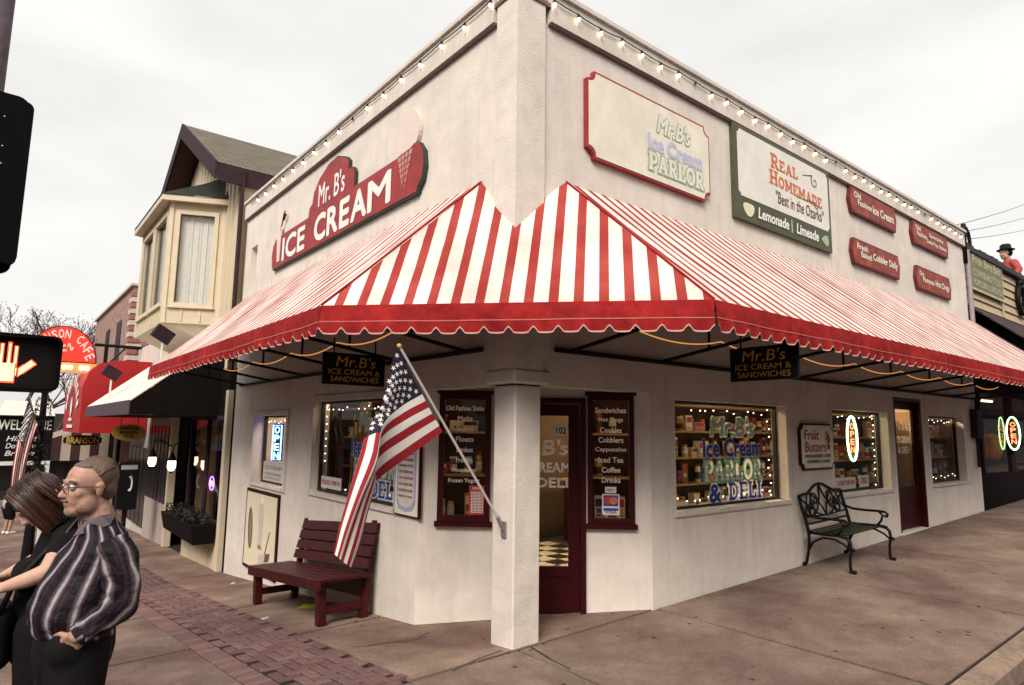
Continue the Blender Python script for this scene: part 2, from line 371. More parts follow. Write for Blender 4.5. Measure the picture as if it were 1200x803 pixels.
# ================================================================== GROUND
def spotted(name, col, col2):
    """weathered concrete: mottling, dark gum spots, hairline cracks"""
    M_ = pm(name, col, 0.9, 0.30, 45, 0.45, 160, spec=0.2, stain=0.22, sscale=2.6)
    t = M_.node_tree; N = t.nodes; K = t.links.new; b = N['Principled BSDF']
    src = b.inputs['Base Color'].links[0].from_socket
    tc_ = N.new('ShaderNodeTexCoord')
    vo = N.new('ShaderNodeTexVoronoi'); vo.inputs['Scale'].default_value = 4.6; K(tc_.outputs['Object'], vo.inputs['Vector'])
    nn = N.new('ShaderNodeTexNoise'); nn.inputs['Scale'].default_value = 30; K(tc_.outputs['Object'], nn.inputs['Vector'])
    ad = N.new('ShaderNodeMath'); ad.operation = 'MULTIPLY_ADD'; ad.inputs[1].default_value = 0.10
    K(nn.outputs[0], ad.inputs[0]); K(vo.outputs['Distance'], ad.inputs[2])
    r = N.new('ShaderNodeValToRGB'); r.color_ramp.elements[0].position = 0.115; r.color_ramp.elements[0].color = (0.30, 0.26, 0.25, 1)
    r.color_ramp.elements[1].position = 0.16; r.color_ramp.elements[1].color = (1, 1, 1, 1); K(ad.outputs[0], r.inputs[0])
    nb = N.new('ShaderNodeTexNoise'); nb.inputs['Scale'].default_value = 0.75; nb.inputs['Detail'].default_value = 8; nb.inputs['Roughness'].default_value = 0.62; K(tc_.outputs['Object'], nb.inputs['Vector'])
    rb = N.new('ShaderNodeValToRGB'); rb.color_ramp.elements[0].position = 0.38; rb.color_ramp.elements[0].color = (*col2, 1)
    rb.color_ramp.elements[1].position = 0.62; rb.color_ramp.elements[1].color = (1, 1, 1, 1); K(nb.outputs[0], rb.inputs[0])
    m1 = N.new('ShaderNodeMix'); m1.data_type = 'RGBA'; m1.blend_type = 'MULTIPLY'; m1.inputs[0].default_value = 1
    m2 = N.new('ShaderNodeMix'); m2.data_type = 'RGBA'; m2.blend_type = 'MULTIPLY'; m2.inputs[0].default_value = 1
    K(src, m1.inputs[6]); K(r.outputs[0], m1.inputs[7]); K(m1.outputs[2], m2.inputs[6]); K(rb.outputs[0], m2.inputs[7]); K(m2.outputs[2], b.inputs['Base Color'])
    return M_
SLAB = spotted('sidewalk_concrete', (0.305, 0.222, 0.178), (0.58, 0.48, 0.52))
SLABW = spotted('sidewalk_concrete_pale', (0.35, 0.255, 0.20), (0.62, 0.52, 0.55))
def xin(y):
    return -0.885
# road: one sheet to the horizon
mb = MB(); xs = [-400,-120,-50,-25,-14,-8,-5,-3.7,-2,0,3,8,14,25,40,90,400]; ys = [-400,-100,-40,-20,-10,-5,-2.6,0,1,2,4,6,7.5,8.5,12,20,30,45,90,400]
for i in range(len(xs)-1):
    for j in range(len(ys)-1):
        mb.face([(x, y, GZ(x, y)-0.17) for x, y in ((xs[i],ys[j]),(xs[i+1],ys[j]),(xs[i+1],ys[j+1]),(xs[i],ys[j+1]))])
tag(mb.build('road', ASPH), kind='structure')
# kerb line: right street (y=-2.62), corner arc, left street (x=-3.75)
KR = 2.9; KX, KY = -3.75, -2.62
def kerb_path(off):
    P = [(40, KY+off)]
    for i in range(80): P.append((40-0.5*i if 40-0.5*i > KX+KR else None, KY+off))
    P = [p for p in P if p[0] is not None]
    cx_, cy_ = KX+KR, KY+KR
    for i in range(13):
        a = radians(270 - 90*i/12); P.append((cx_+(KR-off)*cos(a), cy_+(KR-off)*sin(a)))
    y = cy_+0.5
    while y < 44: P.append((KX+off, y)); y += 0.5
    return P
outer, inner = kerb_path(0), kerb_path(0.17)
kerb = tag(MB().build('kerb', KERB), kind='structure')
def kerbz(p): return GZ(*p) - 0.004
seg = 0
i = 0
kmb_list = []
while i < len(outer)-1:
    j = min(i+6, len(outer)-1); mb = MB()
    def sec(k, t=0.0):
        o_, n_ = Vector((*outer[k], 0)), Vector((*inner[k], 0)); z = GZ(o_.x, o_.y)+0.004
        e = (n_-o_)
        return [Vector((o_.x, o_.y, z-0.35)), Vector((o_.x, o_.y, z-0.03))+e*0.02, Vector((o_.x, o_.y, z))+e*0.18, Vector((n_.x, n_.y, z))-e*0.03, Vector((n_.x, n_.y, z-0.35))]
    secs = [sec(k) for k in range(i, j+1)]
    if j < len(outer)-1 or True:   # open a dark joint between segments
        secs[0] = [a.lerp(b, 0.012) for a, b in zip(secs[0], secs[1])]
    for a, b in zip(secs, secs[1:]):
        for q in range(4): mb.face([a[q], b[q], b[q+1], a[q+1]][::-1])
    mb.face(secs[0]); mb.face(secs[-1][::-1])
    mb.build('kerb_stone', KERB, kerb); i = j
# sidewalk: dirt bed + slabs
walk = MB()
gx = [-3.6,-2.6,-1.752,-0.884,-0.3,0,1.8,4.2,9,14,24,40]; gy = [-2.46,-1,0,0.5,1,2,4,6,7.5,8.5,12,20,30,44]
for a, b in zip(gx, gx[1:]):
    for c, d in zip(gy, gy[1:]):
        if a >= 1.79 and c >= 0: continue
        if a < -0.8 and c < 0.3: continue
        if a > -1.8 and b < -0.8: continue      # the brick band has its own bed
        walk.face([(x, y, GZ(x, y)-0.012) for x, y in ((a,c),(b,c),(b,d),(a,d))])
ar = [(KX+KR+(KR-0.19)*cos(radians(270-90*i/10)), KY+KR+(KR-0.19)*sin(radians(270-90*i/10))) for i in range(11)]
walk.face([(x, y, GZ(x, min(y, 0))-0.012) for x, y in [(-0.9, 0.0), (-1.752, 0.0), (-1.752, 0.28)][::-1]+ar[::-1]])
walk.face([(x, y, GZ(x, y)-0.012) for x, y in [(-1.752, 0.28), (-1.752, 0.5), (-3.56, 0.5), (-3.56, 0.28)]])
walk = tag(walk.build('sidewalk', JOINT), kind='structure')
def slab(poly, mat, gap=0.028, sub=1):
    """poly ccw in plan; finely split along y so it follows the ground"""
    cx_ = sum(p[0] for p in poly)/len(poly); cy_ = sum(p[1] for p in poly)/len(poly)
    bm = bmesh.new()
    P = []
    for x, y in poly:
        d = Vector((cx_-x, cy_-y)); d.normalize(); P.append((x+d.x*gap, y+d.y*gap))
    tv = [bm.verts.new((x, y, 0)) for x, y in P]; f = bm.faces.new(tv)
    y0 = min(p[1] for p in P); y1 = max(p[1] for p in P)
    k = int((y1-y0)/0.4)
    for i in range(1, k+1):
        bmesh.ops.bisect_plane(bm, geom=bm.verts[:]+bm.edges[:]+bm.faces[:], plane_co=(0, y0+(y1-y0)*i/(k+1), 0), plane_no=(0,1,0))
    ext = bmesh.ops.extrude_face_region(bm, geom=bm.faces[:])
    up = set(v for v in ext['geom'] if isinstance(v, bmesh.types.BMVert))
    dz = random.uniform(-0.003, 0.003)
    for v in bm.verts: v.co.z = GZ(v.co.x, v.co.y) + (dz if v in up else -0.10)
    bmesh.ops.recalc_face_normals(bm, faces=bm.faces[:])
    me = bpy.data.meshes.new('paving_slab'); bm.to_mesh(me); bm.free(); me.materials.append(mat)
    return link('paving_slab', me, walk)
R4 = lambda a, b, c, d: [(a,c),(b,c),(b,d),(a,d)]
X = [1.80, 4.18, 6.56, 8.94, 11.32, 13.7, 16.1, 18.5, 20.9, 23.3, 25.7]
for a, b in zip(X, X[1:]): slab(R4(a, b, -2.44, 0.0), SLAB)
slab(R4(0.06, 1.80, -2.44, 0.0), SLAB)
slab([(0.0, 0.0), (1.80, 0.0), (1.80, 0.12), (0.0, 1.62)], SLABW)
def arcp(a0, a1, n=5): return [(KX+KR+(KR-0.18)*cos(radians(a0+(a1-a0)*i/n)), KY+KR+(KR-0.18)*sin(radians(a0+(a1-a0)*i/n))) for i in range(n+1)]
slab([(0.06, 0.0), (-0.92, 0.0), (-0.92, -2.43), (0.06, -2.44)][::-1], SLAB)
slab([(-0.92, 0.0), (-1.75, 0.0)] + [(-1.75, -2.29), (-1.4, -2.38), (-0.92, -2.43)], SLAB)
slab([(-1.75, 0.28), (-3.57, 0.28)] + arcp(180, 251), SLABW)
for a, b in zip([0.28, 2.5, 4.75, 7.0, 9.2, 11.4, 13.6, 16, 19, 22, 26, 31, 37], [2.5, 4.75, 7.0, 9.2, 11.4, 13.6, 16, 19, 22, 26, 31, 37, 43]):
    slab(R4(-3.57, -1.75, a, b), SLAB)
ycut = [0.0, 2.15, 4.2, 6.1, 8.0, 10.2, 12.4, 14.6, 17, 20, 24, 29, 35, 43]
for a, b in zip(ycut, ycut[1:]): slab([(xin(a), a), (0.03, a), (0.03, b), (xin(b), b)], SLABW)
# hairline cracks and litter on the pale strip
for pts in ([(412,758),(428,757),(447,754),(470,751),(492,746),(503,741)], [(470,753),(486,750),(500,746)], [(588,762),(560,772),(530,786)], [(622,758),(645,772),(668,784)]):
    mb = MB(); w = []
    for u, v in pts:
        p = onz(u, v, -0.2)
        for _ in range(8): p = onz(u, v, GZ(p.x, p.y)+0.006)
        w.append(p)
    for a, b in zip(w, w[1:]):
        d = (b-a).normalized(); s_ = Vector((-d.y, d.x, 0))*random.uniform(0.006, 0.010)
        mb.face([a-s_*0.6, b-s_*0.6, b+s_*0.6, a+s_*0.6])
    mb.build('crack', JOINT, walk)
SCUFF = pm('scuffed_concrete', (0.42, 0.32, 0.25), 0.9, 0.35, 9, 0.3, 120, spec=0.2)
def gpix(u, v, off=0.0):
    p = onz(u, v, -0.3)
    for _ in range(25): p = onz(u, v, GZ(p.x, p.y)+off)
    return p
# brick paving band, herringbone with a soldier border
bed = MB()
yy = [-0.0, 0.5, 1, 2, 3, 4.2, 6, 7.5, 8.5, 12, 20, 30]
for a, b in zip(yy, yy[1:]): bed.face([(x, y, GZ(x, y)-0.02) for x, y in ((-1.75,a),(xin(a),a),(xin(b),b),(-1.75,b))])
bed = tag(bed.build('brick_path', JOINT), kind='structure')
def brick_mesh(mat):
    return MB().bbox(-0.0925, -0.0425, -0.05, 0.0925, 0.0425, 0.0, 0.007).mesh('brick', mat)
bmesh_ = [brick_mesh(m_) for m_ in (BRICKA, BRICKB, BRICKC)]
def gm(x, y, rot, dz=0.0):
    e = 0.05; dx = (GZ(x+e, y)-GZ(x-e, y))/(2*e); dy = (GZ(x, y+e)-GZ(x, y-e))/(2*e)
    n = Vector((-dx, -dy, 1)).normalized(); ex = Vector((cos(rot), sin(rot), 0)); ex = (ex-n*ex.dot(n)).normalized(); ey = n.cross(ex)
    m_ = Matrix((ex, ey, n)).transposed().to_4x4(); m_.translation = (x, y, GZ(x, y)+dz); return m_
bricks = []
a = 0.1
for iy in range(0, 260):
    bricks.append((-1.65, 0.05+iy*a, 0.0, True))
for ix in range(-2, 18):
    for iy in range(-1, 262):
        d = (ix-iy) % 4; x = -1.55+ix*a; y = iy*a
        if d == 0: c = (x+a, y+a/2, 0.0)
        elif d == 3: c = (x+a/2, y+a, pi/2)
        else: continue
        if c[0] < -1.55+0.01 or c[1] < 0.04 or c[0] > xin(c[1])+0.02: continue
        bricks.append((*c, False))
vis = [b for b in bricks if 0.2 < b[1]]
vis.sort(key=lambda b: (Vector((b[0], b[1], 0))-Vector((CAM.x, CAM.y, 0))).length + (0 if b[1] > 0.7 else 3))
rest = MB()
for k, (x, y, rot, sol) in enumerate(vis):
    mi = random.choice((0,0,0,0,0,1,1,2)) if not sol else random.choice((0,0,2))
    M_ = gm(x, y, rot + random.uniform(-0.02, 0.02), random.uniform(-0.012, -0.007))
    if k < 300:
        o = link('brick', bmesh_[mi], bed); o.matrix_world = M_
    else:
        rest.mi = mi
        q = [M_ @ Vector(p) for p in ((-0.0925,-0.0425,-0.03),(0.0925,-0.0425,-0.03),(0.0925,0.0425,-0.03),(-0.0925,0.0425,-0.03),(-0.0890,-0.0390,0),(0.0890,-0.0390,0),(0.0890,0.0390,0),(-0.0890,0.0390,0))]
        rest.hexa(q)
for b in bricks:
    if b in vis: continue
    M_ = gm(b[0], b[1], b[2]); rest.mi = 0
    q = [M_ @ Vector(p) for p in ((-0.0925,-0.0425,-0.03),(0.0925,-0.0425,-0.03),(0.0925,0.0425,-0.03),(-0.0925,0.0425,-0.03),(-0.0890,-0.0390,0),(0.0890,-0.0390,0),(0.0890,0.0390,0),(-0.0890,0.0390,0))]
    rest.hexa(q)
tag(rest.build('brick_field', [BRICKA, BRICKB, BRICKC], bed), kind='stuff')
# litter
YEL = pm('yellow_paper', (0.42, 0.42, 0.03), 0.8)
p = gpix(362, 711, 0.01); mb = MB(); mb.v = []; 
q = [gpix(u, v, 0.012) for u, v in ((348,713),(372,713),(374,708),(356,708))]
mb.face(q); mb.face([x-Vector((0,0,0.004)) for x in q][::-1])
tag(mb.build('paper_scrap', YEL), 'crumpled yellow paper scrap lying under the red bench', 'litter')
for u, v, lab in ((273,684,'small white paper scrap on the pale strip near the ice cream poster'), (311,725,'tiny white paper scrap at the edge of the brick band')):
    p = gpix(u, v, 0.004); mb = MB(); mb.box(-0.035,-0.02,0,0.035,0.02,0.006); mb.face([(-0.03,-0.02,0.006),(0.03,-0.015,0.02),(0.025,0.02,0.012)])
    o = mb.build('paper_scrap', OFFW); o.location = p; o.rotation_euler.z = random.uniform(0, 3); tag(o, lab, 'litter')
# ================================================================== CORNER SHOP
ZF1, ZF2 = 5.36, 5.649
XE, YE = 11.72, 7.97
ZBEAM = 1.94
shop = thing('shop_building', 'white stucco corner ice cream shop with chamfered entrance and flat parapet', 'building', V(0.9, 0.9, -0.25))
SH = Matrix.Translation(V(-0.9, -0.9, 0.25))
def part(mb, name, mats, parent=shop, smooth=False, M=None):
    o = mb.build(name, mats, parent, smooth)
    if parent is shop: o.location = (-0.9, -0.9, 0.25)
    if M is not None:   # M given in world
        o.matrix_basis = SH @ M if parent is shop else M
    return o
def wall(fr, x0, x1, z0, z1, holes, depth=0.16, mat=STUCCO, zmin=None, thick=0.2):
    """wall sheet in a frame with real openings and reveals; holes (x0,z0,x1,z1)"""
    mb = MB(); cl = lambda v, a, b: min(max(v, a), b); X = sorted({x0, x1, *[cl(h[0], x0, x1) for h in holes], *[cl(h[2], x0, x1) for h in holes]}); Z = sorted({z0, z1, *[cl(h[1], z0, z1) for h in holes], *[cl(h[3], z0, z1) for h in holes]})
    for a, b in zip(X, X[1:]):
        for c, d in zip(Z, Z[1:]):
            mx_, mz_ = (a+b)/2, (c+d)/2
            if any(h[0] < mx_ < h[2] and h[1] < mz_ < h[3] for h in holes): continue
            mb.face([(a,c,0),(b,c,0),(b,d,0),(a,d,0)]); mb.face([(a,c,-thick),(a,d,-thick),(b,d,-thick),(b,c,-thick)])
    for h in holes:
        a, c, b, d = h
        if a >= x0: mb.face([(a,c,0),(a,d,0),(a,d,-thick),(a,c,-thick)])
        if b <= x1: mb.face([(b,d,0),(b,c,0),(b,c,-thick),(b,d,-thick)])
        if d <= z1: mb.face([(max(a,x0),d,0),(min(b,x1),d,0),(min(b,x1),d,-thick),(max(a,x0),d,-thick)])
        if c >= z0: mb.face([(b,c,0),(a,c,0),(a,c,-thick),(b,c,-thick)])
    return mb
def lp(u, v):
    p = onx(u, v); return (-p.y, p.z)           # left-wall local (x = -y)
def rp(u, v):
    p = ony(u, v); return (p.x, p.z)
CO = Vector((0, 1.5, 0)); CEX = Vector((1.77, -1.5, 0)).normalized(); CN = Vector((-1.5, -1.77, 0)).normalized(); CLEN = 2.32
FCH = frame(CO, CEX, (0,0,1))
FR, FL = frame((0,0,0), (1,0,0), (0,0,1)), frame((0,0,0), (0,-1,0), (0,0,1))
# openings
RW1 = (2.17, 0.735, 4.42, 1.89); RW2 = (5.66, 0.73, 7.50, 1.89); RD = (7.74, -0.1, 8.88, 2.15); RW3 = (9.19, 0.72, 10.92, 1.89)
LW1 = (-4.24, 0.71, -1.95, 1.89); LW2 = (-6.74, 0.655, -5.27, 1.72)
def wpart(name, fr, *a, **k):
    mb = wall(fr, *a, **k); o = mb.build(name, STUCCO, shop); o.matrix_basis = SH @ fr; return o
wpart('wall', FR, 0.0, XE, -0.6, ZF1, [(-0.01, -0.61, 1.77, ZBEAM), RW1, RW2, RD, RW3])
wpart('wall', FL, -YE, 0.0, -1.4, ZF1, [(-1.5, -1.41, 0.01, ZBEAM), LW1, LW2, (-7.62, 3.95, -7.28, 4.75)])
CM1 = (0.20, 0.65, 0.72, 1.905); CM2 = (1.69, 0.65, 2.15, 1.905); CD = (0.76, -0.5, 1.675, 1.88)
wpart('wall', FCH, 0.0, CLEN, -0.7, ZBEAM+0.12, [CM1, CM2, CD])
# porch ceiling, upper floor slab, roof, end walls
mb = MB(); mb.face([(0.0,0.0,ZBEAM+0.05),(0.0,1.55,ZBEAM+0.05),(1.8,0.0,ZBEAM+0.05)]); mb.face([(0.0,0.0,ZBEAM+0.10),(1.8,0.0,ZBEAM+0.10),(0.0,1.55,ZBEAM+0.10)])
part(mb, 'porch_ceiling', STUCCO_T)
mb = MB(); mb.box(0.21, 0.21, 5.30, XE, YE, 5.40); part(mb, 'roof', pm('roofing', (0.18,0.17,0.17), 0.9))
mb = MB(); mb.box(XE-0.2, 0.002, -0.6, XE, YE, 5.36); part(mb, 'end_wall', STUCCO)
mb = MB(); mb.box(0.002, YE-0.2, -1.4, XE-0.2, YE-0.002, 5.36); part(mb, 'end_wall', STUCCO)
# parapet fascia, cap, moulding with its shadow line put into the colour
for fr, a, b in ((FR, 0.36, XE+0.02), (FL, -YE-0.02, -0.30)):
    mb = MB(); mb.box(a, ZF1, -0.2, b, ZF2, 0.055); o = mb.build('fascia', STUCCO_T, shop); o.matrix_basis = SH @ fr
    mb = MB(); mb.box(a, ZF2, -0.22, b, ZF2+0.045, 0.085); o = mb.build('parapet_cap', STUCCO_T, shop); o.matrix_basis = SH @ fr
    mb = MB(); mb.box(a, ZF1-0.022, 0.001, b, ZF1-0.001, 0.040); o = mb.build('shadow_moulding', TRIMDARK, shop); o.matrix_basis = SH @ fr
# corner pier above the entrance and the column below
mb = MB(); mb.box(-0.035, -0.035, ZBEAM+0.13, 0.30, 0.27, 5.95); part(mb, 'corner_pier', STUCCO)
mb = MB(); mb.box(-0.05, -0.05, 5.50, 0.36, 0.33, 5.54); part(mb, 'shadow_moulding', TRIMDARK)
def column():
    bm = MB(); bm.bbox(0.045, 0.03, -0.42, 0.335, 0.325, ZBEAM-0.002, 0.012); part(bm, 'column', STUCCO)
    bm = MB(); bm.bbox(-0.03, -0.045, ZBEAM, 0.385, 0.375, ZBEAM+0.128, 0.02); part(bm, 'capital', STUCCO_T)
column()
# faint control joints in the stucco
for fr, xs_ in ((FR, (2.02, 4.52, 5.55, 7.62, 9.05, 11.1)), (FL, (-5.02, -4.42, -7.0))):
    for x in xs_:
        mb = MB(); mb.box(x-0.004, -0.5 if fr is FR else -0.95, 0.0005, x+0.004, 2.3, 0.0025)
        o = mb.build('control_joint', STUCCO_T, shop); o.matrix_basis = SH @ fr
# ---- windows
FRAMEDK = pm('window_frame_dark', (0.02, 0.012, 0.012), 0.5, 0.2)
def window(fr, h, rec=0.15, bar=0.03, fmat=FRAMEDK, sill=True, glass=GLASS, proud=0.0, sillmat=STUCCO_T):
    a, c, b, d = h
    w = MB(); z = -rec+proud
    for bx in ((a, c, a+bar, d), (b-bar, c, b, d), (a+bar, c, b-bar, c+bar), (a+bar, d-bar, b-bar, d)):
        w.box(bx[0], bx[1], z-0.03, bx[2], bx[3], z+0.02)
    o = w.build('window', fmat, shop); o.matrix_basis = SH @ fr
    g = MB(); g.face([(a+bar, c+bar, z), (b-bar, c+bar, z), (b-bar, d-bar, z), (a+bar, d-bar, z)]); g.build('pane', glass, o)
    if sill:
        s_ = MB(); s_.box(a-0.03, c-0.045, -rec, b+0.03, c-0.002, 0.03); s_.build('sill', sillmat, o)
    return o, z
w1, zw = window(FR, RW1); w2, _ = window(FR, RW2); w3, _ = window(FR, RW3)
lw1, _ = window(FL, LW1, rec=0.10); lw2, _ = window(FL, LW2, rec=0.16)
# thin stucco surround on the left wall's display window
for h in (LW1, LW2):
    s_ = MB(); a, c, b, d = h
    for bx in ((a-0.07, c-0.05, a-0.002, d+0.07), (b+0.002, c-0.05, b+0.07, d+0.07), (a-0.002, d+0.002, b+0.002, d+0.07)): s_.box(bx[0], bx[1], 0.001, bx[2], bx[3], 0.03)
    o = s_.build('window_surround', STUCCO_T, shop); o.matrix_basis = SH @ FL
# small blank vent opening high on the left wall
mb = MB(); mb.box(-7.62, 3.95, -0.16, -7.28, 4.75, -0.13); o = mb.build('vent_panel', STUCCO_T, shop); o.matrix_basis = SH @ FL
# menu windows beside the chamfered door: red frames proud of the wall
cm1, zc1 = window(FCH, CM1, rec=0.04, bar=0.055, fmat=REDTRIM, sill=False, proud=0.07)
cm2, _ = window(FCH, CM2, rec=0.04, bar=0.05, fmat=REDTRIM, sill=False, proud=0.07)
for h in (CM1, CM2):
    s_ = MB(); s_.box(h[0]-0.025, h[1]-0.05, 0.001, h[2]+0.025, h[1]-0.003, 0.06); o = s_.build('sill', REDTRIM, shop); o.matrix_basis = SH @ FCH
    s_ = MB(); s_.box(h[0]-0.025, h[3]+0.002, 0.001, h[2]+0.025, h[3]+0.035, 0.05); o = s_.build('lintel_trim', REDTRIM, shop); o.matrix_basis = SH @ FCH
# ---- doors
def door(fr, h, z, kick=0.85, rail=0.10, glass=GLASS, fw=0.055):
    a, c, b, d = h
    f = MB()
    for bx in ((a, c, a+fw, d), (b-fw, c, b, d), (a+fw, d-fw, b-fw, d)): f.box(bx[0], bx[1], z-0.05, bx[2], bx[3], z+0.10)
    o = f.build('door', REDTRIM, shop); o.matrix_basis = SH @ fr
    a2, b2, d2 = a+fw+0.004, b-fw-0.004, d-fw-0.004
    l = MB(); c2 = c+0.02
    for bx in ((a2, c2, a2+rail, d2), (b2-rail, c2, b2, d2), (a2+rail, d2-0.12, b2-rail, d2), (a2+rail, c2, b2-rail, c2+0.16), (a2+rail, kick-0.09, b2-rail, kick)): l.box(bx[0], bx[1], z-0.02, bx[2], bx[3], z+0.02)
    l.build('leaf', REDTRIM, o)
    l = MB(); l.box(a2+rail, c2+0.16, z-0.012, b2-rail, kick-0.09, z+0.008); l.build('kick_panel', REDTRIM, o)
    g = MB(); g.face([(a2+rail, kick, z), (b2-rail, kick, z), (b2-rail, d2-0.12, z), (a2+rail, d2-0.12, z)]); g.build('pane', glass, o)
    hd = MB(); hd.tube([(a2+0.04, 0.85+c+0.25, z+0.02), (a2+0.04, 0.85+c+0.25, z+0.07), (a2+0.04, 1.15+c+0.25, z+0.07), (a2+0.04, 1.15+c+0.25, z+0.02)], 0.012, 6); hd.build('handle', GOLD, o)
    return o
dr = door(FR, (RD[0]+0.003, 0.045, RD[2]-0.003, RD[3]-0.003), -0.10, kick=0.72)
cdoor = door(FCH, (CD[0]+0.003, -0.245, CD[2]-0.003, CD[3]-0.003), -0.06, kick=0.22, rail=0.11)
st = MB(); st.box(RD[0]+0.01, -0.1, -0.19, RD[2]-0.01, 0.043, 0.04); o = st.build('threshold', OFFW, shop); o.matrix_basis = SH @ FR
st = MB(); st.box(CD[0]+0.01, -0.5, -0.15, CD[2]-0.01, -0.247, 0.01); o = st.build('threshold', JOINT, shop); o.matrix_basis = SH @ FCH
# ---- lettering painted on the glass
def plabel(par, s, u0, v0, u1, v1, fn, z, mat, **k):
    (xa, ya), (xb, yb) = fn(u0, v0), fn(u1, v1); yb2 = yb
    return text(par, s, xa, ya, xb-xa, yb-ya, z, mat, **k)
ZP = -0.15+0.004
BLUE = backlit(pm('lettering_blue', (0.05, 0.09, 0.48), 0.5, 0.05), 0.4); MINT = backlit(pm('lettering_mint', (0.62, 0.76, 0.68), 0.5, 0.05), 0.6); MINTD = backlit(pm('lettering_green', (0.14, 0.33, 0.23), 0.5, 0.05), 0.5); WHITEL = backlit(pm('glass_lettering', (0.88, 0.87, 0.85), 0.5, 0.03), 0.55)
text(w1, "Mr.B's", 3.00, 1.50, 0.92, 0.24, ZP, WHITEL, bold=0.02, shear=0.15, outline=MINT)
text(w1, "Ice Cream", 2.86, 1.27, 1.20, 0.21, ZP, BLUE, bold=0.02, outline=LILAC)
slabtext(w1, "PARLOR", 2.86, 1.00, 1.20, 0.24, ZP+0.002, WHITEL, outline=MINTD)
text(w1, "&", 2.95, 0.765, 0.24, 0.21, ZP, BLUE, bold=0.035, outline=WHITEL); slabtext(w1, "DELI", 3.32, 0.775, 0.72, 0.20, ZP+0.002, BLUE, outline=WHITEL, ow=0.11)
zl = -0.10+0.004
text(lw1, "Mr.B's", -3.10, 1.50, 0.70, 0.24, zl, WHITEL, bold=0.02, shear=0.15, outline=MINT)
text(lw1, "Ice Cream", -3.28, 1.22, 1.10, 0.22, zl, BLUE, bold=0.02, outline=LILAC)
slabtext(lw1, "PARLOR", -3.20, 0.99, 1.05, 0.21, zl+0.002, WHITEL, outline=MINTD)
text(lw1, "&", -3.05, 0.765, 0.22, 0.19, zl, BLUE, bold=0.035, outline=WHITEL); slabtext(lw1, "DELI", -2.74, 0.77, 0.66, 0.19, zl+0.002, BLUE, outline=WHITEL, ow=0.11)
zc = zc1+0.03-0.026
lines = ["Old Fashion Sodas", "Malts", "Shakes", "Floats", "Sundaes", "Freezes", "Phosphates", "Frozen Yogurt"]
for i, s_ in enumerate(lines):
    wd = 0.024*len(s_) if len(s_) > 6 else 0.030*len(s_)
    wd = min(wd, 0.39); text(cm1, s_, 0.46-wd/2, 1.735-0.103*i, wd, 0.052, zc, WHITEL, bold=0.02)
lines = ["Sandwiches", "Hot Dogs", "Cookies", "Cobblers", "Cappuccino", "Iced Tea", "Coffee", "Drinks"]
for i, s_ in enumerate(lines):
    wd = 0.031*len(s_); text(cm2, s_, 1.92-wd/2, 1.73-0.098*i, wd, 0.055, zc, WHITEL, bold=0.02)
zd = -0.06+0.004
text(cdoor, "Mr.B's", 0.90, 1.30, 0.60, 0.16, zd, WHITEL, bold=0.02, shear=0.12); text(cdoor, "ICE CREAM", 0.90, 1.13, 0.62, 0.10, zd, WHITEL, bold=0.03); text(cdoor, "& DELI", 1.02, 0.98, 0.48, 0.10, zd, WHITEL, bold=0.03)
pl = MB(); pl.box(1.37, 1.50, zd, 1.49, 1.60, zd+0.004); pl.build('number_plate', OFFW, cdoor); text(cdoor, "102", 1.38, 1.515, 0.10, 0.07, zd+0.006, BLACKP, bold=0.02)
zd = -0.10+0.004
text(dr, "Mr.B's", 8.03, 1.62, 0.55, 0.16, zd, WHITEL, bold=0.02, shear=0.12); text(dr, "ICE CREAM", 8.02, 1.42, 0.58, 0.11, zd, WHITEL, bold=0.03); text(dr, "& DELI", 8.08, 1.25, 0.45, 0.11, zd, WHITEL, bold=0.03)
# cards taped inside the glass
def card(par, x, y, w, h, z, bgm, lines_, lm, name='card'):
    mb = MB(); mb.box(x, y, z, x+w, y+h, z+0.003); c = mb.build(name, bgm, par)
    for i, (s_, fx, fy, fw_, fh) in enumerate(lines_):
        m2 = MB(); addtext(m2, s_, x+w*fx, y+h*fy, w*fw_, h*fh, z+0.005, 0.02); m2.build('lettering', lm, c)
    return c
WARMW = pm('card_white', (0.72, 0.66, 0.60), 0.6, 0.05); REDL = pm('lettering_red', (0.45, 0.03, 0.04), 0.5, 0.05)
card(cm1, 0.515, 0.715, 0.155, 0.285, zc-0.003, REDL, [("HOURS", 0.2, 0.86, 0.6, 0.08)], WARMW)
mb = MB()
for i in range(7): mb.box(0.535, 0.735+i*0.03, zc+0.001, 0.655, 0.757+i*0.03, zc+0.002)
mb.build('card_rows', WARMW, cm1)
mb = MB()
for i in range(7):
    for q in range(3): mb.box(0.545+q*0.037, 0.742+i*0.03, zc+0.0025, 0.575+q*0.037, 0.750+i*0.03, zc+0.003)
mb.build('card_print', MAROON, cm1)
# card decal beside the door
card(cm2, 1.83, 0.735, 0.17, 0.20, zc-0.003, WARMW, [("VISA", 0.15, 0.06, 0.7, 0.16)], BLUE)
mb = MB(); mb.box(1.842, 0.82, zc+0.001, 1.988, 0.925, zc+0.0018); mb.build('decal_field', BLUE, cm2)
for cx_, mt in ((1.888, REDL), (1.942, ORANGE)):
    mb = MB(); mb.prism([(cx_+0.04*cos(2*pi*i/18), 0.873+0.037*sin(2*pi*i/18)) for i in range(18)], zc+0.002+(0.0006 if mt is ORANGE else 0), zc+0.0024+(0.0006 if mt is ORANGE else 0)); mb.build('decal_disc', mt, cm2)
mb = MB(); mb.box(1.842, 0.775, zc+0.001, 1.988, 0.80, zc+0.0018); mb.build('decal_stripe', BLUE, cm2)
card(cm2, 1.86, 0.945, 0.11, 0.06, zc-0.003, WARMW, [("OPEN 7", 0.1, 0.3, 0.8, 0.4)], MAROON)
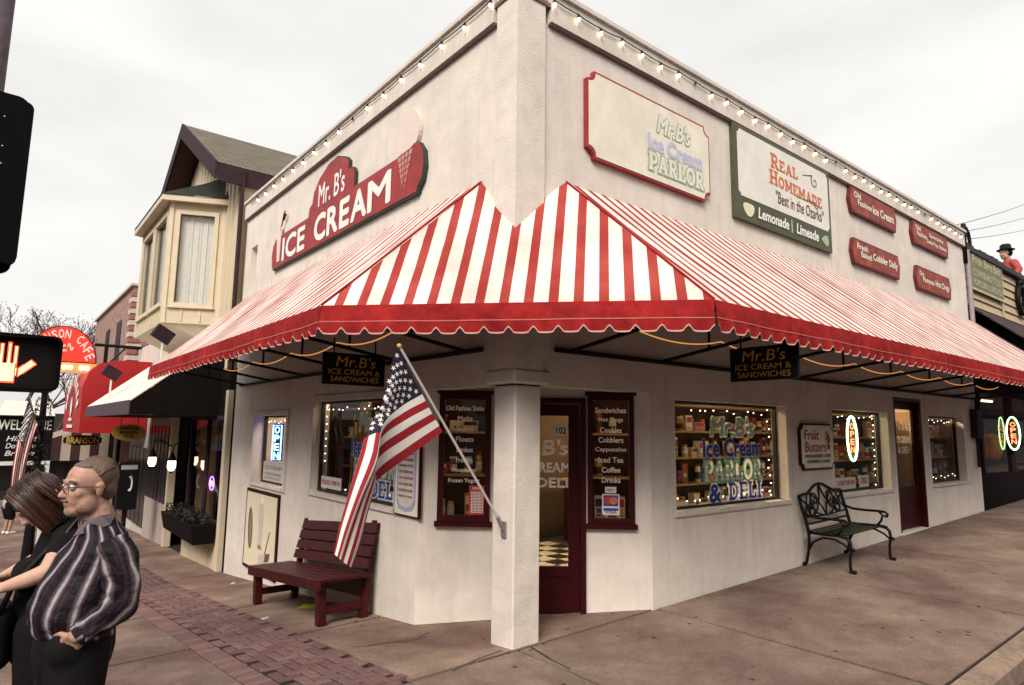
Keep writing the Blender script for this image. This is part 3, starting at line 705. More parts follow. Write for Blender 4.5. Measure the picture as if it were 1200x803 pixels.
card(w2, 5.98, 0.765, 0.62, 0.165, ZP, WARMW, [("CLOSED TUES WED", 0.06, 0.35, 0.88, 0.4)], REDL)
card(w2, 6.72, 0.775, 0.32, 0.17, ZP, WARMW, [("DELI", 0.2, 0.3, 0.6, 0.5)], MAROON)
card(w2, 5.70, 0.765, 0.20, 0.17, ZP, WARMW, [("ICE", 0.2, 0.3, 0.6, 0.4)], MAROON)
card(lw1, -4.15, 0.765, 0.62, 0.15, zl, WARMW, [("PLEASE COME IN", 0.06, 0.3, 0.88, 0.4)], REDL)
card(lw1, -2.06, 0.76, 0.10, 0.20, zl, WARMW, [("&", 0.2, 0.3, 0.6, 0.4)], MAROON)
card(lw2, -6.68, 0.69, 0.95, 0.30, -0.15, WARMW, [("ICE CREAM", 0.1, 0.6, 0.8, 0.2), ("SODAS SHAKES", 0.1, 0.3, 0.8, 0.15), ("FLOATS MALTS", 0.1, 0.08, 0.8, 0.15)], pm('lettering_grey', (0.3,0.27,0.3), 0.6))
# ---- interior
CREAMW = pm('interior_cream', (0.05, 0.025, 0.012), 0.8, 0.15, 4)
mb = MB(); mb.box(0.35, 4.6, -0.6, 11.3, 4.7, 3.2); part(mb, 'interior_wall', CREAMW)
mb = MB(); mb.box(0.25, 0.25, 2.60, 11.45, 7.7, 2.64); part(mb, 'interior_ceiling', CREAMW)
TW, TB = pm('tile_white', (0.45, 0.40, 0.33), 0.3, 0.1), pm('tile_black', (0.015, 0.013, 0.013), 0.3, 0.1)
fl = part(MB().box(0.25, 0.25, -0.75, 11.45, 7.7, -0.34), 'interior_floor', pm('subfloor', (0.05,0.04,0.04), 0.8))
tl = [MB().box(0, 0, 0, 0.296, 0.296, 0.012).mesh('floor_tile', m_) for m_ in (TW, TB)]
for i in range(2, 14):
    for j in range(2, 14):
        if i+j < 6: continue
        x, y = i*0.3, j*0.3
        if x/1.77 + y/1.5 < 1.18: continue
        o = link('floor_tile', tl[(i+j) % 2], fl); o.location = (x, y, -0.339)
LAMPM = em('ceiling_lamp', (1.0, 0.76, 0.45), 46.0)
for k, (x, y) in enumerate(((2.6, 1.5), (5.4, 1.5), (8.6, 1.4), (2.0, 3.4), (1.2, 5.8), (5.2, 3.4), (9.8, 1.4))):
    t = thing('ceiling_lamp', 'flat ceiling lamp glowing inside the ice cream shop', 'lamp', V(x, y, 2.55), 'ceiling lamps inside the shop')
    MB().box(-0.62, -0.17, 0, 0.62, 0.17, 0.048).build('housing', OFFW, t); MB().box(-0.58, -0.13, -0.012, 0.58, 0.13, -0.001).build('diffuser', LAMPM, t)
# shelves with goods behind each window
SHELF = pm('shelf_wood', (0.42, 0.25, 0.11), 0.6, 0.2, 8)
gcols = [pm('goods_%s' % n, c, 0.5, 0.15, 10) for n, c in (('red', (0.35,0.04,0.03)), ('amber', (0.5,0.27,0.06)), ('cream', (0.62,0.50,0.34)), ('white', (0.70,0.66,0.58)), ('blue', (0.06,0.10,0.35)), ('brown', (0.20,0.09,0.04)), ('green', (0.08,0.15,0.07)), ('pink', (0.5,0.25,0.25)))]
LABM = [pm('goods_label', (0.74,0.70,0.60), 0.6, 0.1), pm('goods_label_red', (0.40,0.04,0.04), 0.6, 0.1), pm('goods_label_dark', (0.05,0.03,0.03), 0.6, 0.1)]
jarm, boxm = [], []
for i_, gm_ in enumerate(gcols):
    for v_ in range(3):
        r_, h_ = (0.045, 0.052, 0.040)[v_], (0.11, 0.14, 0.19)[v_]
        j = MB(); j.lathe([(r_*0.9, 0), (r_, 0.01), (r_, h_), (r_*0.8, h_+0.025), (r_*0.8, h_+0.03)], 10); j.mi = 1; j.lathe([(r_*0.84, h_+0.031), (r_*0.84, h_+0.055), (r_*0.7, h_+0.06)], 10); j.mi = 2; j.lathe([(r_*1.02, h_*0.25), (r_*1.02, h_*0.75)], 10)
        jarm.append(j.mesh('jar', [gm_, (GOLD, WHITE, REDSIGN)[v_], LABM[(i_+v_) % 3]], True))
        w_, d_, h_ = (0.08, 0.05, 0.22) if v_ == 0 else ((0.055, 0.04, 0.27) if v_ == 1 else (0.095, 0.06, 0.13))
        j = MB(); j.bbox(-w_, -d_, 0, w_, d_, h_, 0.004); j.mi = 1; j.box(-w_*0.8, -d_-0.002, h_*0.55, w_*0.8, -d_-0.0005, h_*0.88); j.box(-w_*0.6, -d_-0.002, h_*0.15, w_*0.6, -d_-0.0005, h_*0.22); j.mi = 2; j.box(-w_*0.55, -d_-0.003, h_*0.28, w_*0.5, -d_-0.0005, h_*0.48)
        boxm.append(j.mesh('carton', [gm_, LABM[(i_+v_+1) % 3], gcols[(i_*3+v_+2) % 8]]))
gname = ('red', 'amber', 'cream', 'white', 'blue', 'brown', 'green', 'pink')
def shelf_unit(fr, x, w, z, rows, base, gap, label, where, n):
    t = thing('display_shelf', label, 'shelf', fr @ Matrix.Translation((x, base, z)))
    for sx in (0, w): MB().box(sx-0.02, 0, -0.14, sx+0.02, gap*rows+0.1, 0.14).build('upright', SHELF, t)
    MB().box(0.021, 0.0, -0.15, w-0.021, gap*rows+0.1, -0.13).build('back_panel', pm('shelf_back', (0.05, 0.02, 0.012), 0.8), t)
    lev = ('lowest', 'second', 'third', 'fourth', 'fifth')
    for r in range(rows+1):
        MB().box(0.022, r*gap, -0.128, w-0.022, r*gap+0.025, 0.14).build('shelf_board', SHELF, t)
        if r == rows: continue
        k = int(w/n)
        for i in range(k):
            if random.random() < 0.15: continue
            px = 0.12+(w-0.24)*(i+0.5*random.random())/k
            kind = random.random() < 0.5; ci = random.choice((0,1,1,2,2,2,3,3,3,3,4,5,7)); mlist = jarm if kind else boxm
            o = link('jar' if kind else 'carton', mlist[ci*3+random.randrange(3)])
            o.matrix_world = fr @ Matrix.Translation((x+px, base+r*gap+0.0255, z+random.uniform(-0.04, 0.05))) @ Matrix.Rotation(-pi/2, 4, 'X') @ Matrix.Rotation(random.uniform(-0.3, 0.3), 4, 'Z')
            nm = 'jar' if kind else 'carton'
            tag(o, '%s %s on the %s shelf %s' % (gname[ci], nm, lev[r], where), nm, '%s %ss, %s shelf %s' % (gname[ci], nm, lev[r], where))
shelf_unit(FR, 3.55, 3.6, -1.45, 5, 0.1, 0.36, 'wide wooden shelf of jars and cartons seen through the parlor window', 'behind the parlor window', 0.15)
shelf_unit(FR, 6.75, 2.7, -0.80, 5, 0.0, 0.37, 'wooden shelf of goods seen through the window with the oval neon', 'behind the neon window', 0.15)
shelf_unit(FR, 9.35, 1.95, -0.45, 5, 0.05, 0.36, 'wooden shelf close behind the window beyond the side door', 'in the far end window', 0.18)
shelf_unit(FL, -5.9, 3.4, -0.72, 5, -0.2, 0.40, 'wooden shelf of goods behind the window by the flag', 'in the window behind the flag', 0.19)
shelf_unit(FCH, -0.1, 1.0, -1.3, 4, 0.0, 0.5, 'narrow wooden shelf behind the menu window listing sodas', 'behind the soda menu', 0.17)
shelf_unit(FCH, 1.75, 0.85, -1.2, 4, 0.0, 0.5, 'narrow wooden shelf behind the menu window listing coffee', 'behind the coffee menu', 0.17)
shelf_unit(FR, 0.8, 3.2, -4.40, 5, -0.30, 0.46, 'tall wooden shelf against the back wall seen through the corner door', 'at the back of the shop', 0.20)
# counter seen through the entrance
t = thing('shop_counter', 'long dark red counter with pale top inside the shop', 'counter', V(5.2, 3.9, -0.32))
MB().box(-0.7, -0.25, 0, 2.6, 0.25, 1.0).build('body', REDTRIM, t); MB().box(-0.75, -0.3, 1.002, 2.65, 0.3, 1.04).build('countertop', SHELF, t)
for k, x in enumerate((4.9, 5.6)):
    t = thing('bar_stool', 'red topped bar stool in front of the shop counter', 'stool', V(x, 3.2, -0.32), 'stools at the shop counter')
    MB().tube([(0,0,0.03),(0,0,0.70)], 0.025, 8).build('post', STEEL, t); MB().lathe([(0.17,0),(0.17,0.015),(0.05,0.03)], 16).build('foot', STEEL, t); MB().lathe([(0.14,0.70),(0.17,0.72),(0.17,0.77),(0.14,0.785)], 16).build('seat', REDWOOD, t)
# walking canes / sugar sticks bunch in the left display window
CANE = pm('cane_wood', (0.42, 0.20, 0.05), 0.5, 0.2)
for i in range(9):
    mb = MB(); x = -3.72+i*0.085+random.uniform(-0.02, 0.02); h = random.uniform(0.9, 1.05)
    P = [(0,0,0), (0.04+0.03*sin(i), h*0.6, 0), (0.05+0.05*sin(i), h, 0)]
    mb.tube(P, 0.012, 6); o = mb.build('wooden_cane', CANE); o.matrix_world = FL @ Matrix.Translation((x, 0.73, -0.30)); tag(o, 'thin wooden cane standing in the window behind the flag', 'cane', 'canes in the display window')
MB_ = MB(); MB_.box(-4.2, 0.66, -0.5, -1.98, 0.725, -0.14); o = part(MB_, 'display_ledge', SHELF); o.matrix_basis = SH @ FL
# ================================================================== AWNING
ZB, ZT = 2.50, 3.856
PA = Vector((-1.453, 0.613)); PB = Vector((0.573, -1.572)); YL, XR = 0.511, 0.597
AXE, AYE = 11.9, 7.66
PER = 0.187
def stripe_mat(name, frac):
    M_ = bpy.data.materials.new(name); M_.use_nodes = True; t = M_.node_tree; N = t.nodes; K = t.links.new
    b = N['Principled BSDF']; b.inputs['Roughness'].default_value = 0.85; b.inputs['Specular IOR Level'].default_value = 0.15
    uv = N.new('ShaderNodeUVMap'); uv.uv_map = 'stripe'; sp = N.new('ShaderNodeSeparateXYZ'); K(uv.outputs[0], sp.inputs[0])
    fr_ = N.new('ShaderNodeMath'); fr_.operation = 'FRACT'; K(sp.outputs[0], fr_.inputs[0])
    lt = N.new('ShaderNodeMath'); lt.operation = 'LESS_THAN'; lt.inputs[1].default_value = frac; K(fr_.outputs[0], lt.inputs[0])
    tc_ = N.new('ShaderNodeTexCoord'); n1 = N.new('ShaderNodeTexNoise'); n1.inputs['Scale'].default_value = 2.5; n1.inputs['Detail'].default_value = 7; K(tc_.outputs['Object'], n1.inputs[0])
    rr = N.new('ShaderNodeValToRGB'); rr.color_ramp.elements[0].color = (0.34,0.038,0.034,1); rr.color_ramp.elements[1].color = (0.44,0.075,0.060,1); rr.color_ramp.elements[0].position = 0.35; rr.color_ramp.elements[1].position = 0.68; K(n1.outputs[0], rr.inputs[0])
    rw = N.new('ShaderNodeValToRGB'); rw.color_ramp.elements[0].color = (0.72,0.66,0.61,1); rw.color_ramp.elements[1].color = (0.84,0.79,0.75,1); rw.color_ramp.elements[0].position = 0.35; rw.color_ramp.elements[1].position = 0.65; K(n1.outputs[0], rw.inputs[0])
    mm = N.new('ShaderNodeMix'); mm.data_type = 'RGBA'; K(lt.outputs[0], mm.inputs[0]); K(rw.outputs[0], mm.inputs[6]); K(rr.outputs[0], mm.inputs[7]); gr = N.new('ShaderNodeTexNoise'); gr.inputs['Scale'].default_value = 1.1; gr.inputs['Detail'].default_value = 9; gr.inputs['Roughness'].default_value = 0.72; K(tc_.outputs['Object'], gr.inputs[0])
    rg = N.new('ShaderNodeValToRGB'); rg.color_ramp.elements[0].position = 0.36; rg.color_ramp.elements[0].color = (0.80,0.75,0.71,1); rg.color_ramp.elements[1].position = 0.58; rg.color_ramp.elements[1].color = (1,1,1,1); K(gr.outputs[0], rg.inputs[0])
    mg = N.new('ShaderNodeMix'); mg.data_type = 'RGBA'; mg.blend_type = 'MULTIPLY'; mg.inputs[0].default_value = 1; K(mm.outputs[2], mg.inputs[6]); K(rg.outputs[0], mg.inputs[7]); K(mg.outputs[2], b.inputs['Base Color'])
    n2 = N.new('ShaderNodeTexNoise'); n2.inputs['Scale'].default_value = 300; K(tc_.outputs['Object'], n2.inputs[0])
    bp = N.new('ShaderNodeBump'); bp.inputs['Strength'].default_value = 0.08; K(n2.outputs[0], bp.inputs['Height']); K(bp.outputs[0], b.inputs['Normal'])
    tr = N.new('ShaderNodeBsdfTranslucent'); K(mm.outputs[2], tr.inputs[0]); ms = N.new('ShaderNodeMixShader'); ms.inputs[0].default_value = 0.10
    K(b.outputs[0], ms.inputs[1]); K(tr.outputs[0], ms.inputs[2]); K(ms.outputs[0], N['Material Output'].inputs[0])
    return M_
STRIPE, STRIPE2 = stripe_mat('awning_stripe', 0.49), stripe_mat('awning_stripe_side', 0.40)
VAL = pm('awning_red', (0.37, 0.022, 0.021), 0.85, 0.3, 7, 0.25, 30, spec=0.12, tint=(0.24, 0.012, 0.013), stain=0.25, sscale=1.6)
VTRIM = pm('awning_trim', (0.60, 0.33, 0.29), 0.8, 0.1)
VSTITCH = pm('awning_stitch', (0.52, 0.13, 0.11), 0.8, 0.1)
aw = thing('striped_awning', 'long red and white striped fabric awning wrapping the corner shop', 'awning', V(0, 0, ZB))
def rib(a): return (a.x-0.62)/1.4 if a.x > 0.1 else (a.y-0.65)/1.3
def apanel(name, fa, fb, n, k, u0, sag=0.014, mat=None):
    """fa(t): wall edge, fb(t): front edge; t metres along; stripes along the slope"""
    vs, fs, uvs = [], [], []
    for i in range(n+1):
        a, b, s_ = fa(i/n), fb(i/n), u0(i/n)
        for j in range(k+1):
            q = j/k; p = a.lerp(b, q); p.z -= sag*sin(pi*q)*(0.4+abs(sin(pi*rib(a))))*1.6 + 0.006*sin(i*0.9+q*3)*sin(pi*q)+0.004*sin(i*2.3+q*9)*sin(pi*q); vs.append(p-Vector((0,0,ZB)))
    me = bpy.data.meshes.new(name)
    for i in range(n):
        for j in range(k):
            x = i*(k+1)+j; fs.append((x, x+1, x+k+2, x+k+1))
    me.from_pydata(vs, [], fs); me.materials.append(mat or STRIPE2)
    ul = me.uv_layers.new(name='stripe')
    for l in me.loops:
        i, j = divmod(l.vertex_index, k+1); a, b = u0(i/n); ul.data[l.index].uv = (a+(b-a)*j/k, j/k)
    me.polygons.foreach_set('use_smooth', [True]*len(me.polygons))
    return link(name, me, aw)
lerp = lambda a, b, t: a+(b-a)*t
# right slope, left slope, corner slope
apanel('fabric_panel', lambda t: V(lerp(XR, AXE, t), -0.004, ZT), lambda t: V(lerp(PB.x, AXE, t), PB.y, ZB), 120, 8, lambda t: (lerp(XR, AXE, t)/PER+0.35, lerp(PB.x, AXE, t)/PER+0.35))
apanel('fabric_panel', lambda t: V(-0.004, lerp(AYE, YL, t), ZT), lambda t: V(PA.x, lerp(AYE, PA.y, t), ZB), 90, 8, lambda t: (-lerp(AYE, YL, t)/PER, -lerp(AYE, PA.y, t)/PER))
# corner: stripes run square to the front edge
fd = (PB-PA).normalized()
def cu(p): return (Vector((p.x, p.y))-PA).dot(fd)/PER - 0.55
apanel('fabric_panel', lambda t: V(0, YL, ZT).lerp(V(XR, 0, ZT), t), lambda t: V(PA.x, PA.y, ZB).lerp(V(PB.x, PB.y, ZB), t), 40, 10,
       lambda t: (cu(V(0, YL, ZT).lerp(V(XR, 0, ZT), t)), cu(V(PA.x, PA.y, ZB).lerp(V(PB.x, PB.y, ZB), t))), sag=0.004)
# sewn seams every few stripes
SEAM = pm('awning_seam', (0.50, 0.30, 0.26), 0.85)
for x in [0.62+1.4*i for i in range(1, 9)]:
    tt = (x-XR)/(AXE-XR); MB().beam(V(x, -0.01, ZT-ZB+0.004), V(lerp(PB.x, AXE, tt), PB.y, 0.004), 0.012, 0.003).build('seam', SEAM, aw)
for y in [0.65+1.3*i for i in range(1, 6)]: MB().beam(V(-0.01, y, ZT-ZB+0.004), V(PA.x, y, 0.004), 0.012, 0.003).build('seam', SEAM, aw)
# added dark red sheets: paint shade under the fabric, cut bounce on walls
SHADE = pm('awning_undershade', (0.16, 0.022, 0.018), 0.9, 0.3, 3, spec=0.1)
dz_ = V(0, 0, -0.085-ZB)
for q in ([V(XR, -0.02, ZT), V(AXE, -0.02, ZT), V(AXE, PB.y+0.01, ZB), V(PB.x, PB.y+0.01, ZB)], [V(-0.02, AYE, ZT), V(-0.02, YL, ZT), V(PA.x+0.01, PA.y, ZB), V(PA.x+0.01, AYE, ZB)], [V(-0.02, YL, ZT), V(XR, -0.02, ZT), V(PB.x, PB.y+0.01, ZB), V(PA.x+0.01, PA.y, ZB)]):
    mb = MB(); mb.face([p+dz_ for p in q][::-1]); mb.build('shade_sheet', SHADE, aw)
# piping along the two hips
for a, b in ((V(-0.01, YL, ZT), V(PA.x, PA.y, ZB)), (V(XR, -0.01, ZT), V(PB.x, PB.y, ZB))):
    MB().tube([a-V(0,0,ZB-0.006), b-V(0,0,ZB-0.006)], 0.010, 6).build('hip_piping', VAL, aw)
# valance with scalloped edge
def valance(p0, p1, nrm, drop=0.185, amp=0.045, per=0.19, seedk=0):
    p0, p1 = Vector((*p0, 0)), Vector((*p1, 0)); d = (p1-p0); ln = d.length; d.normalize(); nr = Vector((*nrm, 0)).normalized()
    n = max(2, int(round(ln/per))); per = ln/n; sub = 10
    vs, fs, ts, tf, st, sf = [], [], [], [], [], []
    for i in range(n*sub+1):
        s_ = i*per/sub; ph = (i % sub)/sub; x = abs(ph-0.0) if ph < 0.5 else 1-ph     # distance from notch
        notch = max(0, 1-x/0.24); hgt = drop+amp*(1-notch*notch*(3-2*notch))
        wav = 0.010*sin(s_*3.1+seedk)+0.006*sin(s_*9.3+seedk*2)
        for q, z in enumerate((0, -0.06, -drop*0.72, -hgt)):
            off = (0.004, 0.012+wav*0.4, 0.014+wav, 0.012+wav*1.6+0.012*cos(2*pi*ph))[q]
            vs.append(p0+d*s_+nr*off+Vector((0,0,z)))
        b_ = vs[-1]; ts += [b_+nr*0.003+Vector((0,0,0.008)), b_+nr*0.003+Vector((0,0,-0.004))]
        c_ = vs[-2]; st += [c_+nr*0.003+Vector((0,0,0.005)), c_+nr*0.003+Vector((0,0,-0.004))]
    for i in range(n*sub):
        for q in range(3): a = i*4+q; fs.append((a, a+1, a+5, a+4))
        tf.append((2*i, 2*i+1, 2*i+3, 2*i+2)); sf.append((2*i, 2*i+1, 2*i+3, 2*i+2))
    def mk(name, v, f, m_, par):
        me = bpy.data.meshes.new(name); me.from_pydata([tuple(p) for p in v], [], f); me.materials.append(m_); me.polygons.foreach_set('use_smooth', [True]*len(f)); return link(name, me, par)
    o = mk('valance', vs, fs, VAL, aw); mk('edge_trim', ts, tf, VTRIM, o); mk('stitch_line', st, sf, VSTITCH, o)
nf = Vector((fd.y, -fd.x)); nf = nf if nf.dot(Vector((-1,-1))) > 0 else -nf
valance(PA, PB, nf, seedk=1); valance(PB, (AXE, PB.y), (0,-1), seedk=2); valance((PA.x, AYE), PA, (-1,0), seedk=3)
# frame of dark tubes below the fabric
def bar(a, b, r=0.018): MB().tube([V(*a)-V(0,0,ZB), V(*b)-V(0,0,ZB)], r, 6).build('frame_bar', DARKBAR, aw)
zz = ZB-0.03
bar((PB.x, PB.y+0.02, zz), (AXE, PB.y+0.02, zz)); bar((PA.x+0.02, PA.y, zz), (PA.x+0.02, AYE, zz)); bar((PA.x+0.03, PA.y, zz), (PB.x, PB.y+0.03, zz))
zr = 2.26
bar((0.45, -0.03, zr), (AXE, -0.03, zr), 0.022); bar((-0.03, 0.42, zr), (-0.03, AYE, zr), 0.022)
for x in [0.62, 1.9, 3.3, 4.7, 6.1, 7.5, 8.9, 10.3, 11.6]:
    bar((x, -0.03, zr), (x, PB.y+0.03, zz)); bar((x, -0.02, ZT-0.08), (x, PB.y+0.03, zz+0.005), 0.014)
    bar((x, -0.62, zr+0.085), (x, -0.62, 3.25), 0.013)
for y in [0.65, 1.9, 3.2, 4.6, 6.0, 7.4]:
    bar((-0.03, y, zr), (PA.x+0.03, y, zz)); bar((-0.02, y, ZT-0.08), (PA.x+0.03, y, zz+0.005), 0.014); bar((-0.62, y, zr+0.085), (-0.62, y, 3.25), 0.013)
# rope lights slung under the awning
def sling(pts, dip, label):
    mb = MB(); P = []
    for a, b in zip(pts, pts[1:]):
        a, b = V(*a), V(*b)
        for i in range(10):
            t_ = i/10; p = a.lerp(b, t_); p.z -= dip*4*t_*(1-t_); P.append(p)
    P.append(V(*pts[-1])); mb.tube(P, 0.006, 6); tag(mb.build('rope_light', ROPE), label, 'rope light')
xs_ = [0.62, 1.9, 3.3, 4.7, 6.1, 7.5, 8.9, 10.3]
sling([(x, -0.75, 2.40) for x in xs_], 0.07, 'warm glowing rope light slung beneath the awning along the wall with the iron bench')
sling([(-0.75, y, 2.40) for y in (0.65, 1.9, 3.2, 4.6, 6.0)], 0.07, 'warm glowing rope light slung beneath the awning above the red bench')
# ================================================================== PARAPET STRING LIGHTS
def string(fr, pts, label):
    t = thing('string_lights', label, 'string lights', fr)
    P = []
    for a, b in zip(pts, pts[1:]):
        for i in range(4):
            q = i/4; P.append((lerp(a[0], b[0], q), lerp(a[1], b[1], q)-0.008*4*q*(1-q), 0.075))
    P.append((pts[-1][0], pts[-1][1], 0.075))
    MB().tube(P, 0.006, 5).build('cable', BLACKP, t)
    sm = MB().tube([(0,0.0,0),(0,-0.035,0.004)], 0.013, 6).mesh('socket', BLACKP); bm_ = MB().ball((0,-0.06,0.006), 0.019, 0.85, 1.15, 0.85, 8, 6).mesh('bulb', BULB, True)
    for i, p in enumerate(pts[:-1] if len(pts) > 2 else pts):
        k = link('socket', sm, t); k.location = (p[0], p[1], 0.078); 
        if i % 11 != 7: link('bulb', bm_, k)
        else: pass
    return t
string(FR, [(0.37+i*0.315, 5.575-0.012*(i % 3), ) for i in range(37)], 'row of glowing bulbs along the parapet above the parlor signs')
string(FL, [(-0.32-i*0.43, 5.585-0.012*(i % 2)) for i in range(18)], 'row of glowing bulbs along the parapet above the red sign with the cone')
# ================================================================== SIGNS
def sign(name, label, fr, w, h, cat='sign', **k): return thing(name, label, cat, fr, **k)
# cream parlor sign with ticket corners (the painted figure is left out)
x0, z0, w, h = 0.83, 4.17, 2.02, 0.91
t = sign('shop_sign', 'cream parlor sign with red notched border on the upper wall', FRW(x0, z0), w, h)
o = MB().prism(notched(w, h, 0.10, 4), 0.002, 0.05).build('border', REDSIGN, t)
MB().prism(inset(notched(w, h, 0.105, 4), 0.024), 0.045, 0.056).build('face', CREAM, t)
text(t, "Mr.B's", 1.05, 0.565, 0.60, 0.22, 0.061, OFFW, bold=0.02, shear=0.3, outline=SAGE)
text(t, "Ice Cream", 0.90, 0.345, 0.96, 0.185, 0.061, LILAC, bold=0.04, outline=OFFW)
slabtext(t, "PARLOR", 0.90, 0.115, 0.98, 0.20, 0.063, OFFW, outline=SAGE, ow=0.08)
# white and green lemonade sign
x0, z0, w, h = 3.355, 4.13, 2.48, 1.222
t = sign('shop_sign', 'white and olive green lemonade and limeade sign under the parapet', FRW(x0, z0), w, h)
MB().box(0, 0, 0.002, w, h, 0.05).build('board', GREEN, t)
MB().prism([(0.09+p[0], 0.30+p[1]) for p in notched(w-0.15, h-0.36, 0.05, 2)], 0.045, 0.055).build('face', OFFW, t)
zz = 0.059
def smallcaps(par, s, x, y, w, h, z, mat, slope=0.0, arc=0.0, **k):
    a = len(s); fw_ = w*1.35/(a+0.35); slabtext(par, s[0], x, y, fw_, h, z, mat)
    slabtext(par, s[1:], x+fw_, y, w-fw_, h*0.78, z, mat, slope=slope, arc=arc)
smallcaps(t, "REAL", 0.84, 0.86, 0.72, 0.20, zz, ORANGE, bold=0.02, outline=None)
smallcaps(t, "HOMEMADE", 0.80, 0.63, 1.42, 0.20, zz, ORANGE, bold=0.02, slope=-0.03)
text(t, "\"Best in the Ozarks\"", 0.95, 0.40, 1.30, 0.17, zz, MAROON, bold=0.005, shear=0.1)
text(t, "Lemonade", 0.50, 0.085, 0.76, 0.15, zz, WHITE, bold=0.03, shear=0.15); text(t, "Limeade", 1.45, 0.085, 0.62, 0.15, zz, WHITE, bold=0.03, shear=0.15)
def swirl(par, cx_, cy_, r, z, mat, tail):
    mb = MB(); P = [(cx_+r*(1-i/26)*cos(2.2+i*0.33), cy_+r*(1-i/26)*sin(2.2+i*0.33), z) for i in range(24)]
    P = [(cx_-tail, cy_+r*0.2, z)] + P; mb.tube(P, [0.003]+[0.007*(1-i/40) for i in range(24)], 4); mb.build('scroll', mat, par)
swirl(t, 2.02, 0.95, 0.10, zz, MAROON, 0.33); swirl(t, 2.05, 0.60, 0.05, zz, MAROON, 0.55)
LEM = pm('lemon', (0.75, 0.70, 0.50), 0.6, 0.1); LIM = pm('lime', (0.35, 0.50, 0.28), 0.6, 0.1)
MB().prism([(0.30+0.12*cos(i*pi/8), 0.165+0.085*sin(i*pi/8)+0.02*cos(i*pi/4)) for i in range(16)], 0.05, 0.058).build('lemon_painting', LEM, t)
MB().prism([(2.27+0.10*cos(i*pi/8), 0.15+0.07*sin(i*pi/8)+0.02*sin(i*pi/4)) for i in range(16)], 0.05, 0.058).build('lime_painting', LIM, t)
MB().box(1.335, 0.07, 0.05, 1.352, 0.25, 0.058).build('divider', LIM, t)
# four small red wooden signs
DARKRED = pm('sign_edge', (0.11, 0.012, 0.014), 0.6)
def smallsign(px, label, words):
    P = [ony(u, v) for u, v in px]; xa = (P[0].x+P[3].x)/2; xb = (P[1].x+P[2].x)/2; zt_ = (P[0].z+P[1].z)/2; zb_ = (P[2].z+P[3].z)/2
    w, h = xb-xa, zt_-zb_
    t = sign('wooden_sign', label, FRW(xa, zb_), w, h)
    poly = [(0.02*w, 0), (w*0.99, 0), (w*1.0, h*0.25), (w*1.02, h*0.55), (w*0.985, h*0.85), (w*0.98, h), (0.02*w, h), (0.0, h*0.75), (-0.02*w, h*0.5), (0.0, h*0.25)]
    MB().prism(poly, 0.002, 0.055).build('board', DARKRED, t); MB().prism(inset(poly, 0.022), 0.05, 0.058).build('face', REDSIGN2, t)
    for s_, fx, fy, fw_, fh, sl_ in words: text(t, s_, w*fx, h*fy, w*fw_, h*fh, 0.062, CREAM, bold=0.035, slope=sl_)
smallsign([(991.7,217),(1045,248),(1046,274),(992.6,248)], 'small red wooden sign for ice cream, beside the lemonade sign', [("Old", 0.07, 0.62, 0.14, 0.24, 0), ("Fashion", 0.14, 0.36, 0.30, 0.24, 0), ("Ice Cream", 0.46, 0.30, 0.48, 0.36, 0)])
smallsign([(994.5,278.3),(1049.5,302),(1050,329),(996,308)], 'small red wooden sign for fresh cobbler above the awning', [("Fresh", 0.08, 0.60, 0.22, 0.24, 0), ("Baked", 0.15, 0.32, 0.22, 0.24, 0), ("Cobbler Daily", 0.40, 0.30, 0.55, 0.38, 0)])
smallsign([(1065,258.4),(1106.5,281),(1107,304),(1066,284.4)], 'small red wooden sign under the parapet at the far end of the wall', [("Old", 0.07, 0.65, 0.14, 0.22, 0), ("Fashion", 0.10, 0.40, 0.28, 0.22, 0), ("Specialty", 0.44, 0.55, 0.42, 0.24, 0), ("Soda Pop Shakes", 0.36, 0.22, 0.58, 0.24, 0)])
smallsign([(1069.8,311),(1110,328),(1110.4,352),(1071,338)], 'small red wooden sign for hot dogs just above the awning', [("Our", 0.07, 0.60, 0.13, 0.2, 0), ("Famous", 0.16, 0.36, 0.32, 0.24, 0), ("Hot Dogs", 0.52, 0.28, 0.42, 0.36, 0)])
# shaped red ICE CREAM sign on the left wall
oz = 4.06
FI = FLW(6.32, oz)
def li(u, v):
    x, z = lp(u, v); return (x+6.32, z-oz)
t = sign('shop_sign', 'long red shaped ice cream sign with cone on the left upper wall', FI, 0, 0)
P = [li(*q) for q in ((325.4,316.7),(322,304),(323.5,293),(328,284),(339,274))]
W1 = li(494,220)[0]
poly = [(0.10, 0.0), (0.03, 0.10), (0.0, 0.24), (0.05, 0.40), (0.16, 0.50), (0.60, 0.52), (1.55, 0.52), (1.58, 0.66), (1.68, 0.70), (1.72, 0.86), (1.90, 1.02), (2.20, 1.14), (2.50, 1.16), (2.78, 1.06), (2.88, 0.98), (2.88, 0.86), (3.02, 0.84), (3.08, 0.76), (3.08, 0.545), (4.45, 0.545), (4.62, 0.60), (4.70, 0.58), (4.80, 0.46), (4.83, 0.27), (4.79, 0.12), (4.72, 0.06), (4.69, 0.0)]
DKGREEN = pm('sign_dark_edge', (0.02, 0.045, 0.035), 0.6)
MB().prism(poly, 0.002, 0.05).build('board', DKGREEN, t)
MB().prism(inset(poly, 0.022), 0.045, 0.058).build('face', REDSIGN, t)
def litext(s, q0, q1, **k):
    a, b = li(*q0), li(*q1); text(t, s, a[0], a[1], b[0]-a[0], b[1]-a[1], 0.062, WHITE, **k)
text(t, "ICE", 0.52, 0.07, 0.95, 0.38, 0.062, WHITE, bold=0.03)
for c_, x_, w_ in zip("CREAM", (1.82, 2.27, 2.68, 3.03, 3.50), (0.41, 0.37, 0.31, 0.45, 0.60)): text(t, c_, x_, 0.07, w_, 0.40, 0.062, WHITE, bold=0.035)
